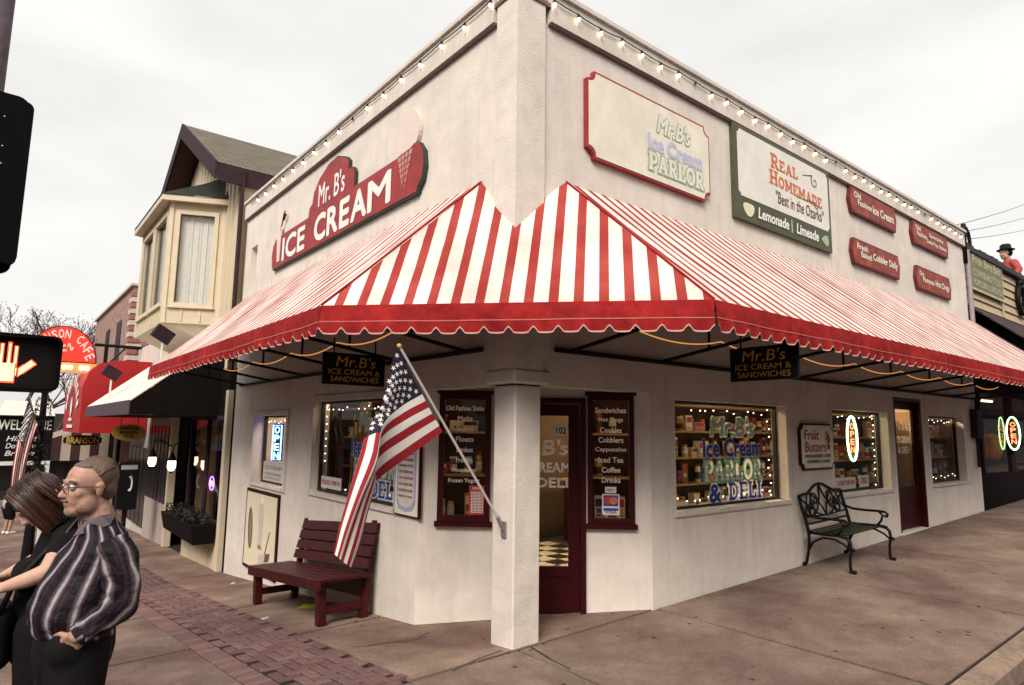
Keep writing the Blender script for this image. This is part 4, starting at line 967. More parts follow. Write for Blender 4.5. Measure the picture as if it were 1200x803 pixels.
text(t, "Mr. B's", 1.92, 0.58, 0.88, 0.34, 0.062, WHITE, bold=0.012)
CONE = pm('painted_cone', (0.50, 0.25, 0.22), 0.6, 0.1); PINK = pm('painted_scoop', (0.72, 0.60, 0.54), 0.6, 0.08)
MB().prism([(4.39, 0.08), (4.58, 0.56), (4.24, 0.54)], 0.05, 0.064).build('cone_painting', CONE, t)
mb = MB()
for i in range(7):
    q = i/6.5; mb.beam((lerp(4.24,4.39,q), lerp(0.54,0.08,q), 0.066), (lerp(4.58,4.39,q)-0.0, lerp(0.56,0.08,q)+0.001, 0.066), 0.008, 0.003, (0,0,1))
for i in range(1, 4): mb.beam((lerp(4.24,4.58,i/4), 0.55, 0.067), (4.39, 0.10, 0.067), 0.008, 0.003, (0,0,1))
mb.build('cone_grid', REDSIGN, t)
MB().prism([(4.45+0.24*cos(i*pi/14), 0.78+0.25*sin(i*pi/14)) for i in range(28)], 0.004, 0.05).build('scoop_painting', PINK, t)
MB().prism([(0.30,0.10),(0.40,0.10),(0.44,0.62),(0.40,0.72),(0.30,0.70),(0.24,0.62)], 0.05, 0.066).build('shake_painting', PINK, t)
MB().tube([(0.40,0.60,0.06),(0.47,0.86,0.05),(0.53,0.90,0.05)], 0.012, 5).build('straw_painting', REDSIGN, t)
MB().tube([(0.47,0.76,0.05),(0.50,0.80,0.05),(0.56,0.84,0.05)], 0.02, 5).build('cherry_painting', BLACKP, t)
# hanging boards under the awning
def hang(fr, label):
    t = sign('hanging_sign', label, fr, 0, 0)
    MB().bbox(-0.33, -0.155, -0.015, 0.33, 0.155, 0.015, 0.006).build('board', BLACKP, t)
    text(t, "Mr.B's", -0.20, 0.02, 0.42, 0.105, 0.018, GOLD, bold=0.0, shear=0.15); text(t, "ICE CREAM &", -0.27, -0.055, 0.54, 0.052, 0.018, GOLD, bold=0.004); text(t, "SANDWICHES", -0.25, -0.125, 0.51, 0.052, 0.018, GOLD, bold=0.004)
    for x in (-0.22, 0.22): MB().tube([(x, 0.15, 0), (x, 0.30, 0)], 0.008, 5).build('chain', BLACKM, t)
hang(frame((-0.64, 1.72, 2.12), (1,0,0), (0,0,1)), 'black hanging board with gold lettering above the flag')
hang(frame((1.97, -1.13, 2.175), (0,-1,0), (0,0,1)), 'black hanging board with gold lettering above the parlor window')
# fruit butters sign
t = sign('wall_sign', 'cream fruit butters sign with red border above the iron bench', FRW(4.685, 1.085), 0, 0); w, h = 0.91, 0.60
MB().prism(notched(w, h, 0.07, 4), 0.002, 0.035).build('border', REDTRIM, t); MB().prism(inset(notched(w, h, 0.07, 4), 0.025), 0.03, 0.04).build('face', CREAM, t)
text(t, "Fruit", 0.10, 0.385, 0.38, 0.13, 0.044, REDL, bold=0.01, shear=0.1); text(t, "Butters", 0.10, 0.23, 0.58, 0.13, 0.044, REDL, bold=0.01, shear=0.1)
text(t, "APPLE BLACKBERRY CHERRY", 0.10, 0.155, 0.70, 0.045, 0.044, MAROON, bold=0.02); text(t, "STRAWBERRY & OTHERS", 0.14, 0.085, 0.62, 0.045, 0.044, MAROON, bold=0.02)
for i, (x, y) in enumerate(((0.70,0.47),(0.74,0.43),(0.70,0.40),(0.76,0.38),(0.73,0.34),(0.74,0.29))):
    MB().prism([(x+0.035*cos(k*pi/5), y+0.035*sin(k*pi/5)) for k in range(10)], 0.038+i*0.0005, 0.043+i*0.0005).build('fruit_painting', MAROON if i % 2 else ORANGE, t)
# menu board with blue glass outline near the flag
t = sign('menu_board', 'narrow cream menu board with dark red frame beside the menu window', FLW(1.93, 0.665), 0, 0); w, h = 0.50, 0.72
MB().box(0, 0, 0.002, w, h, 0.03).build('border', REDTRIM, t); MB().box(0.018, 0.018, 0.028, w-0.018, h-0.018, 0.034).build('face', OFFW, t)
LAV = pm('menu_lavender', (0.38,0.38,0.55), 0.6); PINKP = pm('menu_pink', (0.70,0.58,0.55), 0.6)
poly = [(0.06,0.68),(0.06,0.14),(0.11,0.07),(0.25,0.045),(0.39,0.07),(0.44,0.14),(0.44,0.68)][::-1]
MB().prism(poly[::1], 0.03, 0.036).build('glass_outline', LAV, t); MB().prism([(0.25+(p[0]-0.25)*0.84, 0.38+(p[1]-0.38)*0.90+0.01) for p in poly], 0.03, 0.0385).build('glass_fill', PINKP, t)
for i, s_ in enumerate(("SHAKES & MALTS", "CONES SUNDAES", "BANANA SPLITS", "ROOT BEER FLOAT", "LEMONADE", "HOT FUDGE CAKE", "DOUBLE SCOOP", "ENJOY A SODA")): text(t, s_, 0.11, 0.62-i*0.062, 0.28, 0.026, 0.041, REDL if i == 4 else MAROON, bold=0.02)
# milkshake poster board
t = sign('poster_board', 'cream poster of a milkshake, spoon and banana split below the small window', FLW(6.86, -0.66), 0, 0); w, h = 1.50, 1.22
MB().box(0, 0, 0.002, w, h, 0.03).build('border', REDTRIM, t); MB().box(0.05, 0.05, 0.028, w-0.05, h-0.05, 0.034).build('face', pm('poster_cream', (0.72,0.66,0.48), 0.6, 0.05), t)
GLW = pm('poster_glass', (0.62,0.50,0.50), 0.5); BRN = pm('poster_brown', (0.16,0.08,0.06), 0.6); PLM = pm('poster_plum', (0.30,0.18,0.20), 0.6)
MB().prism([(0.72,0.42),(0.86,0.42),(0.92,0.95),(0.88,1.03),(0.79,1.07),(0.70,1.03),(0.66,0.95)], 0.03, 0.037).build('glass_painting', GLW, t)
MB().prism([(0.70,0.36),(0.88,0.36),(0.86,0.42),(0.72,0.42)], 0.03, 0.0375).build('glass_foot', PLM, t)
MB().prism([(0.74,1.03),(0.84,1.03),(0.82,1.10),(0.79,1.14),(0.76,1.10)], 0.03, 0.038).build('cream_painting', WHITE, t)
MB().prism([(0.30+0.11*cos(i*pi/8)+0.10*sin(i*pi/8)*-0.3, 0.62+0.32*sin(i*pi/8)) for i in range(16)], 0.03, 0.037).build('banana_painting', BRN, t)
MB().prism([(0.31+0.06*cos(i*pi/8)+0.08*sin(i*pi/8)*-0.3, 0.62+0.26*sin(i*pi/8)) for i in range(16)], 0.03, 0.0375).build('banana_painting', PLM, t)
MB().prism([(0.75,0.12),(1.10,0.14),(1.28,0.30),(1.10,0.33),(0.80,0.28)], 0.03, 0.037).build('dish_painting', GLW, t); MB().prism([(1.02,0.20),(1.22,0.24),(1.27,0.36),(1.08,0.33)], 0.03, 0.038).build('dish_painting', BRN, t)
MB().tube([(1.05,0.32,0.036),(1.22,0.66,0.036)], 0.012, 4).build('spoon_painting', PLM, t)
# ---- neon OPEN signs
def neon(fr, label, w, h, ring, inner_, vertical=True, letters="OPEN"):
    t = sign('neon_sign', label, fr, 0, 0)
    rm, lm = em('neon_'+ring[0], ring[1], ring[2]), em('neon_'+inner_[0], inner_[1], inner_[2])
    MB().prism([(w*0.53*cos(i*pi/14), h*0.53*sin(i*pi/14)) for i in range(28)], -0.02, -0.012).build('backing', BLACKP, t)
    MB().tube([(w/2*cos(i*pi/16), h/2*sin(i*pi/16), 0.01) for i in range(32)], 0.014, 6, closed=True).build('tube_ring', rm, t)
    k = len(letters); lh = h*0.70/k
    for i, c_ in enumerate(letters):
        mb = MB(); addtext(mb, c_, -w*0.2, h*0.36-(i+1)*lh+lh*0.12, w*0.4, lh*0.78, 0.012, 0.01); mb.build('letter', lm, t)
    return t
p = ony(998, 514, 0.21); neon(frame(p, V(1,-0.15,0), (0,0,1)), 'green oval neon open sign in the window behind the iron bench', 0.24, 0.66, ('green', (0.60,1.0,0.45), 5.0), ('red', (1.0,0.16,0.06), 3.5))
t = thing('neon_sign', 'tall blue neon open sign in the small window above the poster', 'sign', FLW(6.36, 1.02, -0.24) @ Matrix.Rotation(0.35, 4, 'Y'))
MB().box(-0.12,-0.02,-0.02,0.12,0.58,-0.01).build('backing', BLACKP, t)
MB().tube([(-0.10,0,0.01),(0.10,0,0.01),(0.10,0.55,0.01),(-0.10,0.55,0.01)], 0.012, 6, closed=True).build('tube_ring', em('neon_blue', (0.12,0.2,1.0), 6), t)
for i, c_ in enumerate("OPEN"):
    mb = MB(); addtext(mb, c_, -0.06, 0.42-i*0.135, 0.12, 0.11, 0.012, 0.015); mb.build('letter', em('neon_aqua', (0.35,0.9,0.6), 3), t)
# ---- mini light strings round the windows
def mini(fr, h, z, n, label, sides='tbr'):
    a, c, b, d = h; pts = []
    if 'l' in sides: pts += [(a+0.06, lerp(c, d, i/12)) for i in range(13)]
    if 't' in sides: pts += [(lerp(a, b, i/n)+random.uniform(-0.04,0.04), d-0.07-random.uniform(0,0.05)) for i in range(n)]
    if 'r' in sides: pts += [(b-0.07-random.uniform(0,0.06), lerp(d, c, i/12)) for i in range(13)]
    if 'b' in sides: pts += [(lerp(b, a, i/n)+random.uniform(-0.04,0.04), c+0.06+random.uniform(0,0.06)) for i in range(n)]
    pts = [(min(max(x, a+0.05), b-0.05), min(max(y, c+0.05), d-0.05)) for x, y in pts]
    mb = MB(); mb.tube([(x, y, z) for x, y in pts], 0.003, 4); mb.mi = 1
    for x, y in pts:
        if random.random() < 0.85: mb.ball((x, y, z), 0.0075, n=6, k=4)
    o = mb.build('fairy_lights', [BLACKP, MINI]); o.matrix_world = fr; tag(o, label, 'fairy lights')
mini(FR, RW1, -0.19, 16, 'fairy lights edging the window lettered parlor'); mini(FR, RW2, -0.19, 10, 'fairy lights edging the window behind the iron bench', 'tr'); mini(FR, RW3, -0.19, 12, 'fairy lights edging the window beyond the side door', 'tb')
mini(FL, LW1, -0.14, 16, 'fairy lights edging the window behind the flag', 'ltb'); mini(FL, LW2, -0.20, 9, 'fairy lights along the top of the small window above the poster', 't')
# ================================================================== FLAG ON THE COLUMN
def flag_mats():
    return (pm('flag_red', (0.30, 0.010, 0.018), 0.8, 0.15, 20), pm('flag_white', (0.74, 0.70, 0.66), 0.8, 0.06, 20), pm('flag_navy', (0.009, 0.008, 0.026), 0.8, 0.15, 20))
FLR, FLWH, FLN = flag_mats()
def flag_cloth(parent, P, nu=40, nv=39, star=0.030, stars=True):
    """P(u,v) -> point; u along the fly 0..1, v down the hoist 0..1 (13 stripes)"""
    vs = [P(i/nu, j/nv) for i in range(nu+1) for j in range(nv+1)]; fs, ms = [], []
    for i in range(nu):
        for j in range(nv):
            a = i*(nv+1)+j; fs.append((a, a+1, a+nv+2, a+nv+1)); s_ = int((j+0.5)/nv*13)
            ms.append(2 if (i+0.5)/nu < 0.4 and s_ < 7 else (0 if s_ % 2 == 0 else 1))
    me = bpy.data.meshes.new('flag_cloth'); me.from_pydata([tuple(p) for p in vs], [], fs)
    for m_ in (FLR, FLWH, FLN): me.materials.append(m_)
    me.polygons.foreach_set('material_index', ms); me.polygons.foreach_set('use_smooth', [True]*len(fs))
    o = link('cloth', me, parent)
    if stars:
        mb = MB()
        for r in range(9):
            for c in range(6 if r % 2 == 0 else 5):
                u0 = 0.4*((c*2+1+(r % 2))/12); v0 = 7/13*((r+1)/10)
                p = P(u0, v0); e = 0.01; du = (P(u0+e, v0)-P(u0-e, v0)); dv = (P(u0, v0+e)-P(u0, v0-e)); n = du.cross(dv)
                if n.length < 1e-9: continue
                n.normalize()
                if n.dot(CAM-p) < 0: n = -n
                for sd in (1, -1):
                    nn = n*sd; ax = dv.normalized(); bx = nn.cross(ax); ax = bx.cross(nn)
                    ring = [p+nn*0.003+(ax*-cos(k*pi/5)+bx*sin(k*pi/5))*(star if k % 2 == 0 else star*0.4) for k in range(10)]
                    for k in range(10): mb.face([p+nn*0.003, ring[k], ring[(k+1) % 10]])
        mb.build('star', FLWH, o)
    return o
t = thing('flag_on_pole', 'american flag hanging from a slanted pole fixed to the white column', 'flag', V(0.04, 0.15, 0.73))
b0 = V(0.04, 0.15, 0.73); tip = V(-1.02, 0.13, 2.175)
O = b0
MB().tube([b0-O+(tip-b0)*0.02, tip-O], 0.011, 8).build('pole', pm('pole_white', (0.55,0.50,0.48), 0.4, 0.1), t)
mb = MB(); mb.tube([b0-O+V(-0.005,0,-0.01), b0-O+(tip-b0)*0.07], 0.019, 8); mb.box(-0.012,-0.03,-0.07,0.004,0.03,0.06); mb.build('bracket', STEEL, t)
mb = MB(); mb.ball(tip-O, 0.02); mb.build('finial', GOLD, t)
def fz(zx, zy): return (390+zx/2.976, 400+zy/2.976)     # notes taken on an enlarged view of the photograph
rows = [  # u, [(v, zx, zy, forward offset)]
 (0.0, [(0, 222,12,0.0),(0.27,262,92,0.0),(0.54,312,185,0.0),(0.77,347,252,0.0),(1,384,316,0.0)]),
 (0.2, [(0,185,160,0.02),(0.27,205,190,0.05),(0.54,232,232,0.01),(0.77,250,310,0.03),(1,268,398,0.0)]),
 (0.38,[(0,150,330,-0.03),(0.30,120,324,0.08),(0.54,168,300,0.10),(0.77,160,380,0.10),(1,148,486,0.02)]),
 (0.46,[(0,146,395,-0.04),(0.30,100,388,0.08),(0.54,150,402,0.16),(0.77,153,452,0.14),(1,142,520,0.04)]),
 (0.62,[(0,104,530,-0.04),(0.30,60,520,0.08),(0.54,96,536,0.17),(0.77,114,566,0.13),(1,119,602,0.05)]),
 (0.82,[(0,70,660,-0.04),(0.30,24,640,0.06),(0.54,54,656,0.14),(0.77,78,682,0.11),(1,97,706,0.05)]),
 (1.0, [(0,42,764,-0.03),(0.30,0,742,0.04),(0.54,24,758,0.10),(0.77,47,778,0.08),(1,68,796,0.04)])]
def hermite(pts, t_):
    for k in range(len(pts)-1):
        if t_ <= pts[k+1][0] or k == len(pts)-2:
            x0_, x1_ = pts[k][0], pts[k+1][0]; s_ = min(1, max(0, (t_-x0_)/(x1_-x0_)))
            p0_, p1_ = pts[k][1], pts[k+1][1]; pm_ = pts[k-1] if k > 0 else None; pn_ = pts[k+2] if k+2 < len(pts) else None
            d0 = (p1_-pm_[1])/(x1_-pm_[0])*(x1_-x0_) if pm_ else (p1_-p0_); d1 = (pn_[1]-p0_)/(pn_[0]-x0_)*(x1_-x0_) if pn_ else (p1_-p0_)
            h = s_*s_*(3-2*s_)
            return p0_*(2*s_**3-3*s_**2+1)+d0*(s_**3-2*s_**2+s_)+p1_*(-2*s_**3+3*s_**2)+d1*(s_**3-s_**2)
fdir = V(-0.3, -1, 0).normalized()
rowpts = []
for u, r in rows:
    pl = []
    for v, zx, zy, off in r:
        p = ony(*fz(zx, zy), 0.13-off-0.25*u*u*0.4); pl.append((v, p-O))
    rowpts.append((u, pl))
def PF(u, v):
    p = hermite([(uu, hermite(pl, v)) for uu, pl in rowpts], u)
    k = 0.010*sin(v*13+u*3)*min(1, u*3); return p+Vector((0.3*k, -k, 0))
flag_cloth(t, PF, star=0.024)
# ================================================================== RED SLATTED BENCH
by0, by1 = 2.10, 4.42
th = math.atan(0.1)
Mb = Matrix.Translation(V(-0.06, (by0+by1)/2, GZ(-0.3, (by0+by1)/2))) @ Matrix.Rotation(th, 4, 'X').inverted() @ frame((0,0,0), (0,-1,0), (1,0,0)).to_3x3().to_4x4()
# local: X along bench (towards the entrance), Y towards the wall, Z ... built upright below
ex = V(0,-1,0.1).normalized(); ey = V(1,0,0); ez = ex.cross(ey)
if ez.z < 0: ez = -ez
Mb = Matrix((ex, ey, ez)).transposed().to_4x4(); Mb.translation = V(0, (by0+by1)/2, GZ(-0.35, (by0+by1)/2))
if Mb.determinant() < 0: Mb = Matrix((-ex, ey, ez)).transposed().to_4x4(); Mb.translation = V(0, (by0+by1)/2, GZ(-0.35, (by0+by1)/2))
t = thing('park_bench', 'dark red slatted wooden bench against the wall below the flag', 'bench', Mb)
Lh = 1.12
for i in range(5):
    y0_ = -0.66+i*0.105; MB().bbox(-Lh, y0_, 0.415, Lh, y0_+0.095, 0.45, 0.006).build('seat_slat', REDWOOD, t)
MB().bbox(-Lh, -0.70, 0.34, Lh, -0.664, 0.452, 0.006).build('front_rail', REDWOOD, t)
bk = []
for i in range(4):
    z0_ = 0.50+i*0.118; yb = -0.17+0.035*i
    me = MB(); me.hexa([(-Lh+0.12, yb, z0_), (Lh-0.02, yb, z0_), (Lh-0.02, yb+0.03, z0_), (-Lh+0.12, yb+0.03, z0_), (-Lh+0.12, yb+0.03, z0_+0.10), (Lh-0.02, yb+0.03, z0_+0.10), (Lh-0.02, yb+0.06, z0_+0.10), (-Lh+0.12, yb+0.06, z0_+0.10)]); me.build('back_slat', REDWOOD, t)
for s_ in (-1, 1):
    x = s_*(Lh-0.14)
    MB().bbox(x-0.045, -0.66, 0.0, x+0.045, -0.57, 0.413, 0.006).build('leg', REDWOOD, t)
    MB().hexa([(x-0.045,-0.20,0),(x+0.045,-0.20,0),(x+0.045,-0.12,0),(x-0.045,-0.12,0),(x-0.045,-0.02,0.98),(x+0.045,-0.02,0.98),(x+0.045,0.0-0.004,0.98),(x-0.045,0.0-0.004,0.98)]).build('leg', REDWOOD, t)
    MB().bbox(x-0.03, -0.57, 0.10, x+0.03, -0.16, 0.18, 0.005).build('stretcher', REDWOOD, t)
MB().bbox(-Lh+0.2, -0.14, 0.20, Lh-0.2, -0.10, 0.40, 0.004).build('rear_rail', REDWOOD, t)
# ================================================================== WROUGHT IRON BENCH
ang = 0.027
Mi = frame((5.18, -0.08, GZ(5.18, -0.3)), V(1,0,ang), (0,1,0)); 
t = thing('iron_bench', 'black wrought iron bench with scrollwork back beside the white wall', 'bench', Mi)
# local X along, Y to the wall, Z up; y=0 is the rear feet
w = 0.56
def T(pts, r, name, par=t, n=6): return MB().tube(pts, [q*1.18 for q in r] if isinstance(r, list) else r*1.18, n).build(name, BLACKM, par, True)
for s_ in (-1, 1):
    x = s_*w
    lg = T([(x,-0.56,0.012),(x,-0.535,0.02),(x,-0.525,0.08),(x,-0.53,0.18),(x,-0.55,0.28),(x,-0.54,0.36),(x,-0.50,0.40),(x,-0.40,0.415)], [0.016,0.02,0.016,0.015,0.016,0.018,0.018,0.016], 'leg')
    MB().ball((x,-0.575,0.02), 0.025, n=8, k=6).build('foot', BLACKM, lg, True); MB().ball((x,-0.575,0.27), 0.022, n=8, k=6).build('knob', BLACKM, lg, True)
    lg = T([(x,0.03,0.012),(x,0.0,0.04),(x,-0.03,0.16),(x,-0.05,0.28),(x,-0.05,0.41),(x,-0.02,0.55),(x,0.02,0.70),(x,0.05,0.84)], [0.02,0.016,0.015,0.015,0.018,0.018,0.018,0.016], 'leg')
    MB().ball((x,0.03,0.02), 0.025, n=8, k=6).build('foot', BLACKM, lg, True)
    T([(x,-0.05,0.41),(x,-0.15,0.405),(x,-0.30,0.41),(x,-0.45,0.415),(x,-0.52,0.40)], 0.016, 'seat_rail')
    T([(x,-0.04,0.20),(x,-0.10,0.30),(x,-0.22,0.365),(x,-0.36,0.365),(x,-0.47,0.32),(x,-0.54,0.26)], 0.012, 'brace')
    T([(x,0.0,0.63),(x,-0.10,0.60),(x,-0.25,0.595),(x,-0.42,0.60),(x,-0.50,0.595),(x,-0.535,0.57),(x,-0.525,0.54),(x,-0.49,0.545)], 0.015, 'arm')
    T([(x,-0.42,0.60),(x,-0.47,0.55),(x,-0.45,0.48),(x,-0.40,0.42)], 0.012, 'arm_support')
for i in range(9):
    y0_ = -0.50+i*0.052; MB().bbox(-w, y0_, 0.418-0.02*sin(pi*i/8), w, y0_+0.042, 0.428-0.02*sin(pi*i/8), 0.003).build('seat_slat', BLACKM, t)
def yb(z): return -0.05+(z-0.41)*0.23
def B3(x, z): return (x, yb(z), z)
top = [B3(-w,0.84),(-0.45,yb(0.845),0.85),(-0.33,yb(.85),0.855),(-0.22,yb(.9),0.90),(-0.1,yb(.94),0.945),(0,yb(.95),0.955),(0.1,yb(.94),0.945),(0.22,yb(.9),0.90),(0.33,yb(.85),0.855),(0.45,yb(.845),0.85),B3(w,0.84)]
T(top, 0.015, 'top_rail'); T([B3(-w,0.50), B3(w,0.50)], 0.012, 'back_rail'); T([B3(-w,0.58), B3(0,0.565), B3(w,0.58)], 0.011, 'back_rail')
for s_ in (-1, 1):
    def sc(cx_, cz, r, a0, turns, n=22): return [B3(s_*(cx_+r*(1-0.7*i/n)*cos(a0+turns*2*pi*i/n)), cz+r*(1-0.7*i/n)*sin(a0+turns*2*pi*i/n)) for i in range(n+1)]
    T(sc(0.20, 0.77, 0.10, -0.6, 1.1), 0.010, 'scroll'); T(sc(0.36, 0.66, 0.09, 2.4, 1.1), 0.010, 'scroll')
    T([B3(0,0.95), B3(s_*0.06,0.80), B3(s_*0.18,0.66), B3(s_*0.30,0.58)], 0.010, 'scroll'); T([B3(0,0.57), B3(s_*0.05,0.66), B3(s_*0.14,0.76), B3(s_*0.28,0.86)], 0.010, 'scroll')
    T([B3(s_*0.53,0.80), B3(s_*0.44,0.73), B3(s_*0.30,0.69), B3(s_*0.20,0.60), B3(s_*0.10,0.575)], 0.010, 'scroll'); T([B3(s_*0.53,0.62), B3(s_*0.46,0.68), B3(s_*0.42,0.76), B3(s_*0.36,0.85)], 0.009, 'scroll')
    for k in range(5):
        a = 0.5+k*1.25; mb = MB(); c_ = V(*B3(s_*0.33, 0.70)); mb.ball(c_+V(cos(a)*0.055, 0.002, sin(a)*0.04), 0.05, 1.0 if abs(cos(a)) > .5 else 0.45, 0.15, 0.45 if abs(cos(a)) > .5 else 1.0, 8, 5); mb.build('leaf', BLACKM, t, True)
# ================================================================== HOUSE WITH BAY WINDOW (next door, down the hill)
SIDING = pm('cream_siding', (0.62, 0.52, 0.37), 0.75, 0.12, 5, 0.1, 40, spec=0.2)
SIDTRIM = pm('cream_trim', (0.64, 0.545, 0.40), 0.7, 0.1, 5)
BROWN = pm('dark_brown_board', (0.045, 0.024, 0.032), 0.8, 0.3, 8, 0.1, 40, spec=0.15)
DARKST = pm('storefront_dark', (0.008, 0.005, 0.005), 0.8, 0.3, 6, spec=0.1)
def shingle_mat(name, c1, c2, sx, sy):
    M_ = bpy.data.materials.new(name); M_.use_nodes = True; t = M_.node_tree; N = t.nodes; K = t.links.new; b = N['Principled BSDF']; b.inputs['Roughness'].default_value = 0.95
    uv = N.new('ShaderNodeUVMap'); uv.uv_map = 'uv'
    br = N.new('ShaderNodeTexBrick'); br.inputs['Color1'].default_value = (*c1, 1); br.inputs['Color2'].default_value = (*c2, 1); br.inputs['Mortar'].default_value = (*[x*0.35 for x in c1], 1)
    br.inputs['Scale'].default_value = 1.0; br.inputs['Brick Width'].default_value = sx; br.inputs['Row Height'].default_value = sy; br.inputs['Mortar Size'].default_value = 0.008
    n = N.new('ShaderNodeTexNoise'); n.inputs['Scale'].default_value = 3; K(uv.outputs[0], br.inputs[0]); K(uv.outputs[0], n.inputs[0])
    mm = N.new('ShaderNodeMix'); mm.data_type = 'RGBA'; mm.blend_type = 'MULTIPLY'; mm.inputs[0].default_value = 0.6; K(br.outputs[0], mm.inputs[6]); K(n.outputs[0], mm.inputs[7]); K(mm.outputs[2], b.inputs['Base Color'])
    bp = N.new('ShaderNodeBump'); bp.inputs['Strength'].default_value = 0.6; bp.inputs['Distance'].default_value = 0.02; K(br.outputs['Fac'], bp.inputs['Height']); bp.invert = True; K(bp.outputs[0], b.inputs['Normal'])
    return M_
ROOFG = shingle_mat('roof_shingles', (0.20,0.17,0.12), (0.14,0.122,0.085), 0.28, 0.14)
ROOFD = shingle_mat('bay_shingles', (0.022,0.024,0.018), (0.014,0.016,0.012), 0.22, 0.12)
BRICKW = shingle_mat('old_brick_wall', (0.58,0.36,0.30), (0.44,0.25,0.21), 0.22, 0.075)
def uvquad(name, quads, mat, parent, thick=0.0):
    """quads: list of 4 points (origin corner, along-u, opposite, along-v); uv in metres"""
    vs, fs = [], []
    for q in quads:
        b = len(vs); vs += [tuple(p) for p in q]; fs.append(tuple(range(b, b+len(q))))
    me = bpy.data.meshes.new(name); me.from_pydata(vs, [], fs); me.materials.append(mat); ul = me.uv_layers.new(name='uv')
    li_ = 0
    for q in quads:
        q = [Vector(p) for p in q]; u_ = (q[1]-q[0]).normalized(); n_ = u_.cross(q[2]-q[0]).normalized(); v_ = n_.cross(u_)
        for p in q:
            d = p-q[0]; ul.data[li_].uv = (d.dot(u_), d.dot(v_)); li_ += 1
    return link(name, me, parent)
HX, HY0, HY1 = 0.05, 8.02, 15.6
hs_ = thing('gabled_house', 'cream board house with bay window and dark gable next to the shop', 'house', V(0, 0, 0))
EZ, PZ, PY = 6.60, 8.70, 12.17
# upper walls (board and batten) and gable
mb = MB(); mb.box(HX, 8.70, 2.6, 7.0, HY1, EZ-0.05); mb.build('wall', SIDING, hs_)
MB().box(HX+0.12, 8.0, 2.6, 7.0, 8.698, 6.02).build('side_wall', SIDING, hs_)
mb = MB(); mb.v = []; g = [(HX, 8.72, EZ-0.051), (HX, HY1-0.1, EZ-0.051), (HX, PY, PZ-0.25)]
mb.face(g[::-1]); mb.face([(p[0]+0.3, p[1], p[2]) for p in g]); mb.build('gable_wall', SIDING, hs_)
bt = MB().box(-0.025, -0.022, 0, 0, 0.022, 1.0).mesh('batten', SIDTRIM)
y = HY0+0.90
while y < HY1-0.2:
    zt_ = EZ-0.12 + max(0, (PZ-0.32-EZ)*(1-abs(y-PY)/(PY-8.95)))
    o = link('batten', bt, hs_); o.location = (HX-0.001, y, 2.65); o.scale = (1, 1, zt_-2.65); y += 0.30
for yy_, wd in ((HY0+0.50, 0.15),):
    MB().box(HX-0.05, yy_, 2.6, HX-0.002, yy_+wd, EZ-0.05).build('corner_board', BROWN, hs_)
# roof slopes (ridge runs back from the street)
ox = -0.45
def rq(sgn, y_e): return [V(ox, y_e, EZ), V(9.0, y_e, EZ), V(9.0, PY, PZ), V(ox, PY, PZ)] if sgn > 0 else [V(9.0, y_e, EZ), V(ox, y_e, EZ), V(ox, PY, PZ), V(9.0, PY, PZ)]
ye0, ye1 = 8.62, 2*PY-8.62
rf = uvquad('roof', [rq(1, ye0), rq(-1, ye1)], ROOFG, hs_)
MB().beam((ox+0.02, ye0-0.02, EZ-0.20), (9.0, ye0-0.02, EZ-0.20), 0.05, 0.34, (0,0,1)).build('eave_fascia', BROWN, rf)
for ya in (ye0, ye1):
    MB().hexa([V(ox-0.05, ya, EZ-0.34), V(ox+0.0, ya, EZ-0.34), V(ox+0.0, PY, PZ-0.36), V(ox-0.05, PY, PZ-0.36), V(ox-0.05, ya, EZ+0.015), V(ox+0.0, ya, EZ+0.015), V(ox+0.0, PY, PZ+0.015), V(ox-0.05, PY, PZ+0.015)]).build('barge_board', BROWN, rf)
    mb = MB(); mb.face([V(ox, ya, EZ-0.04), V(HX, ya, EZ-0.04), V(HX, PY, PZ-0.04), V(ox, PY, PZ-0.04)]); mb.build('soffit', pm('soffit_brown', (0.12,0.055,0.04), 0.8), rf)
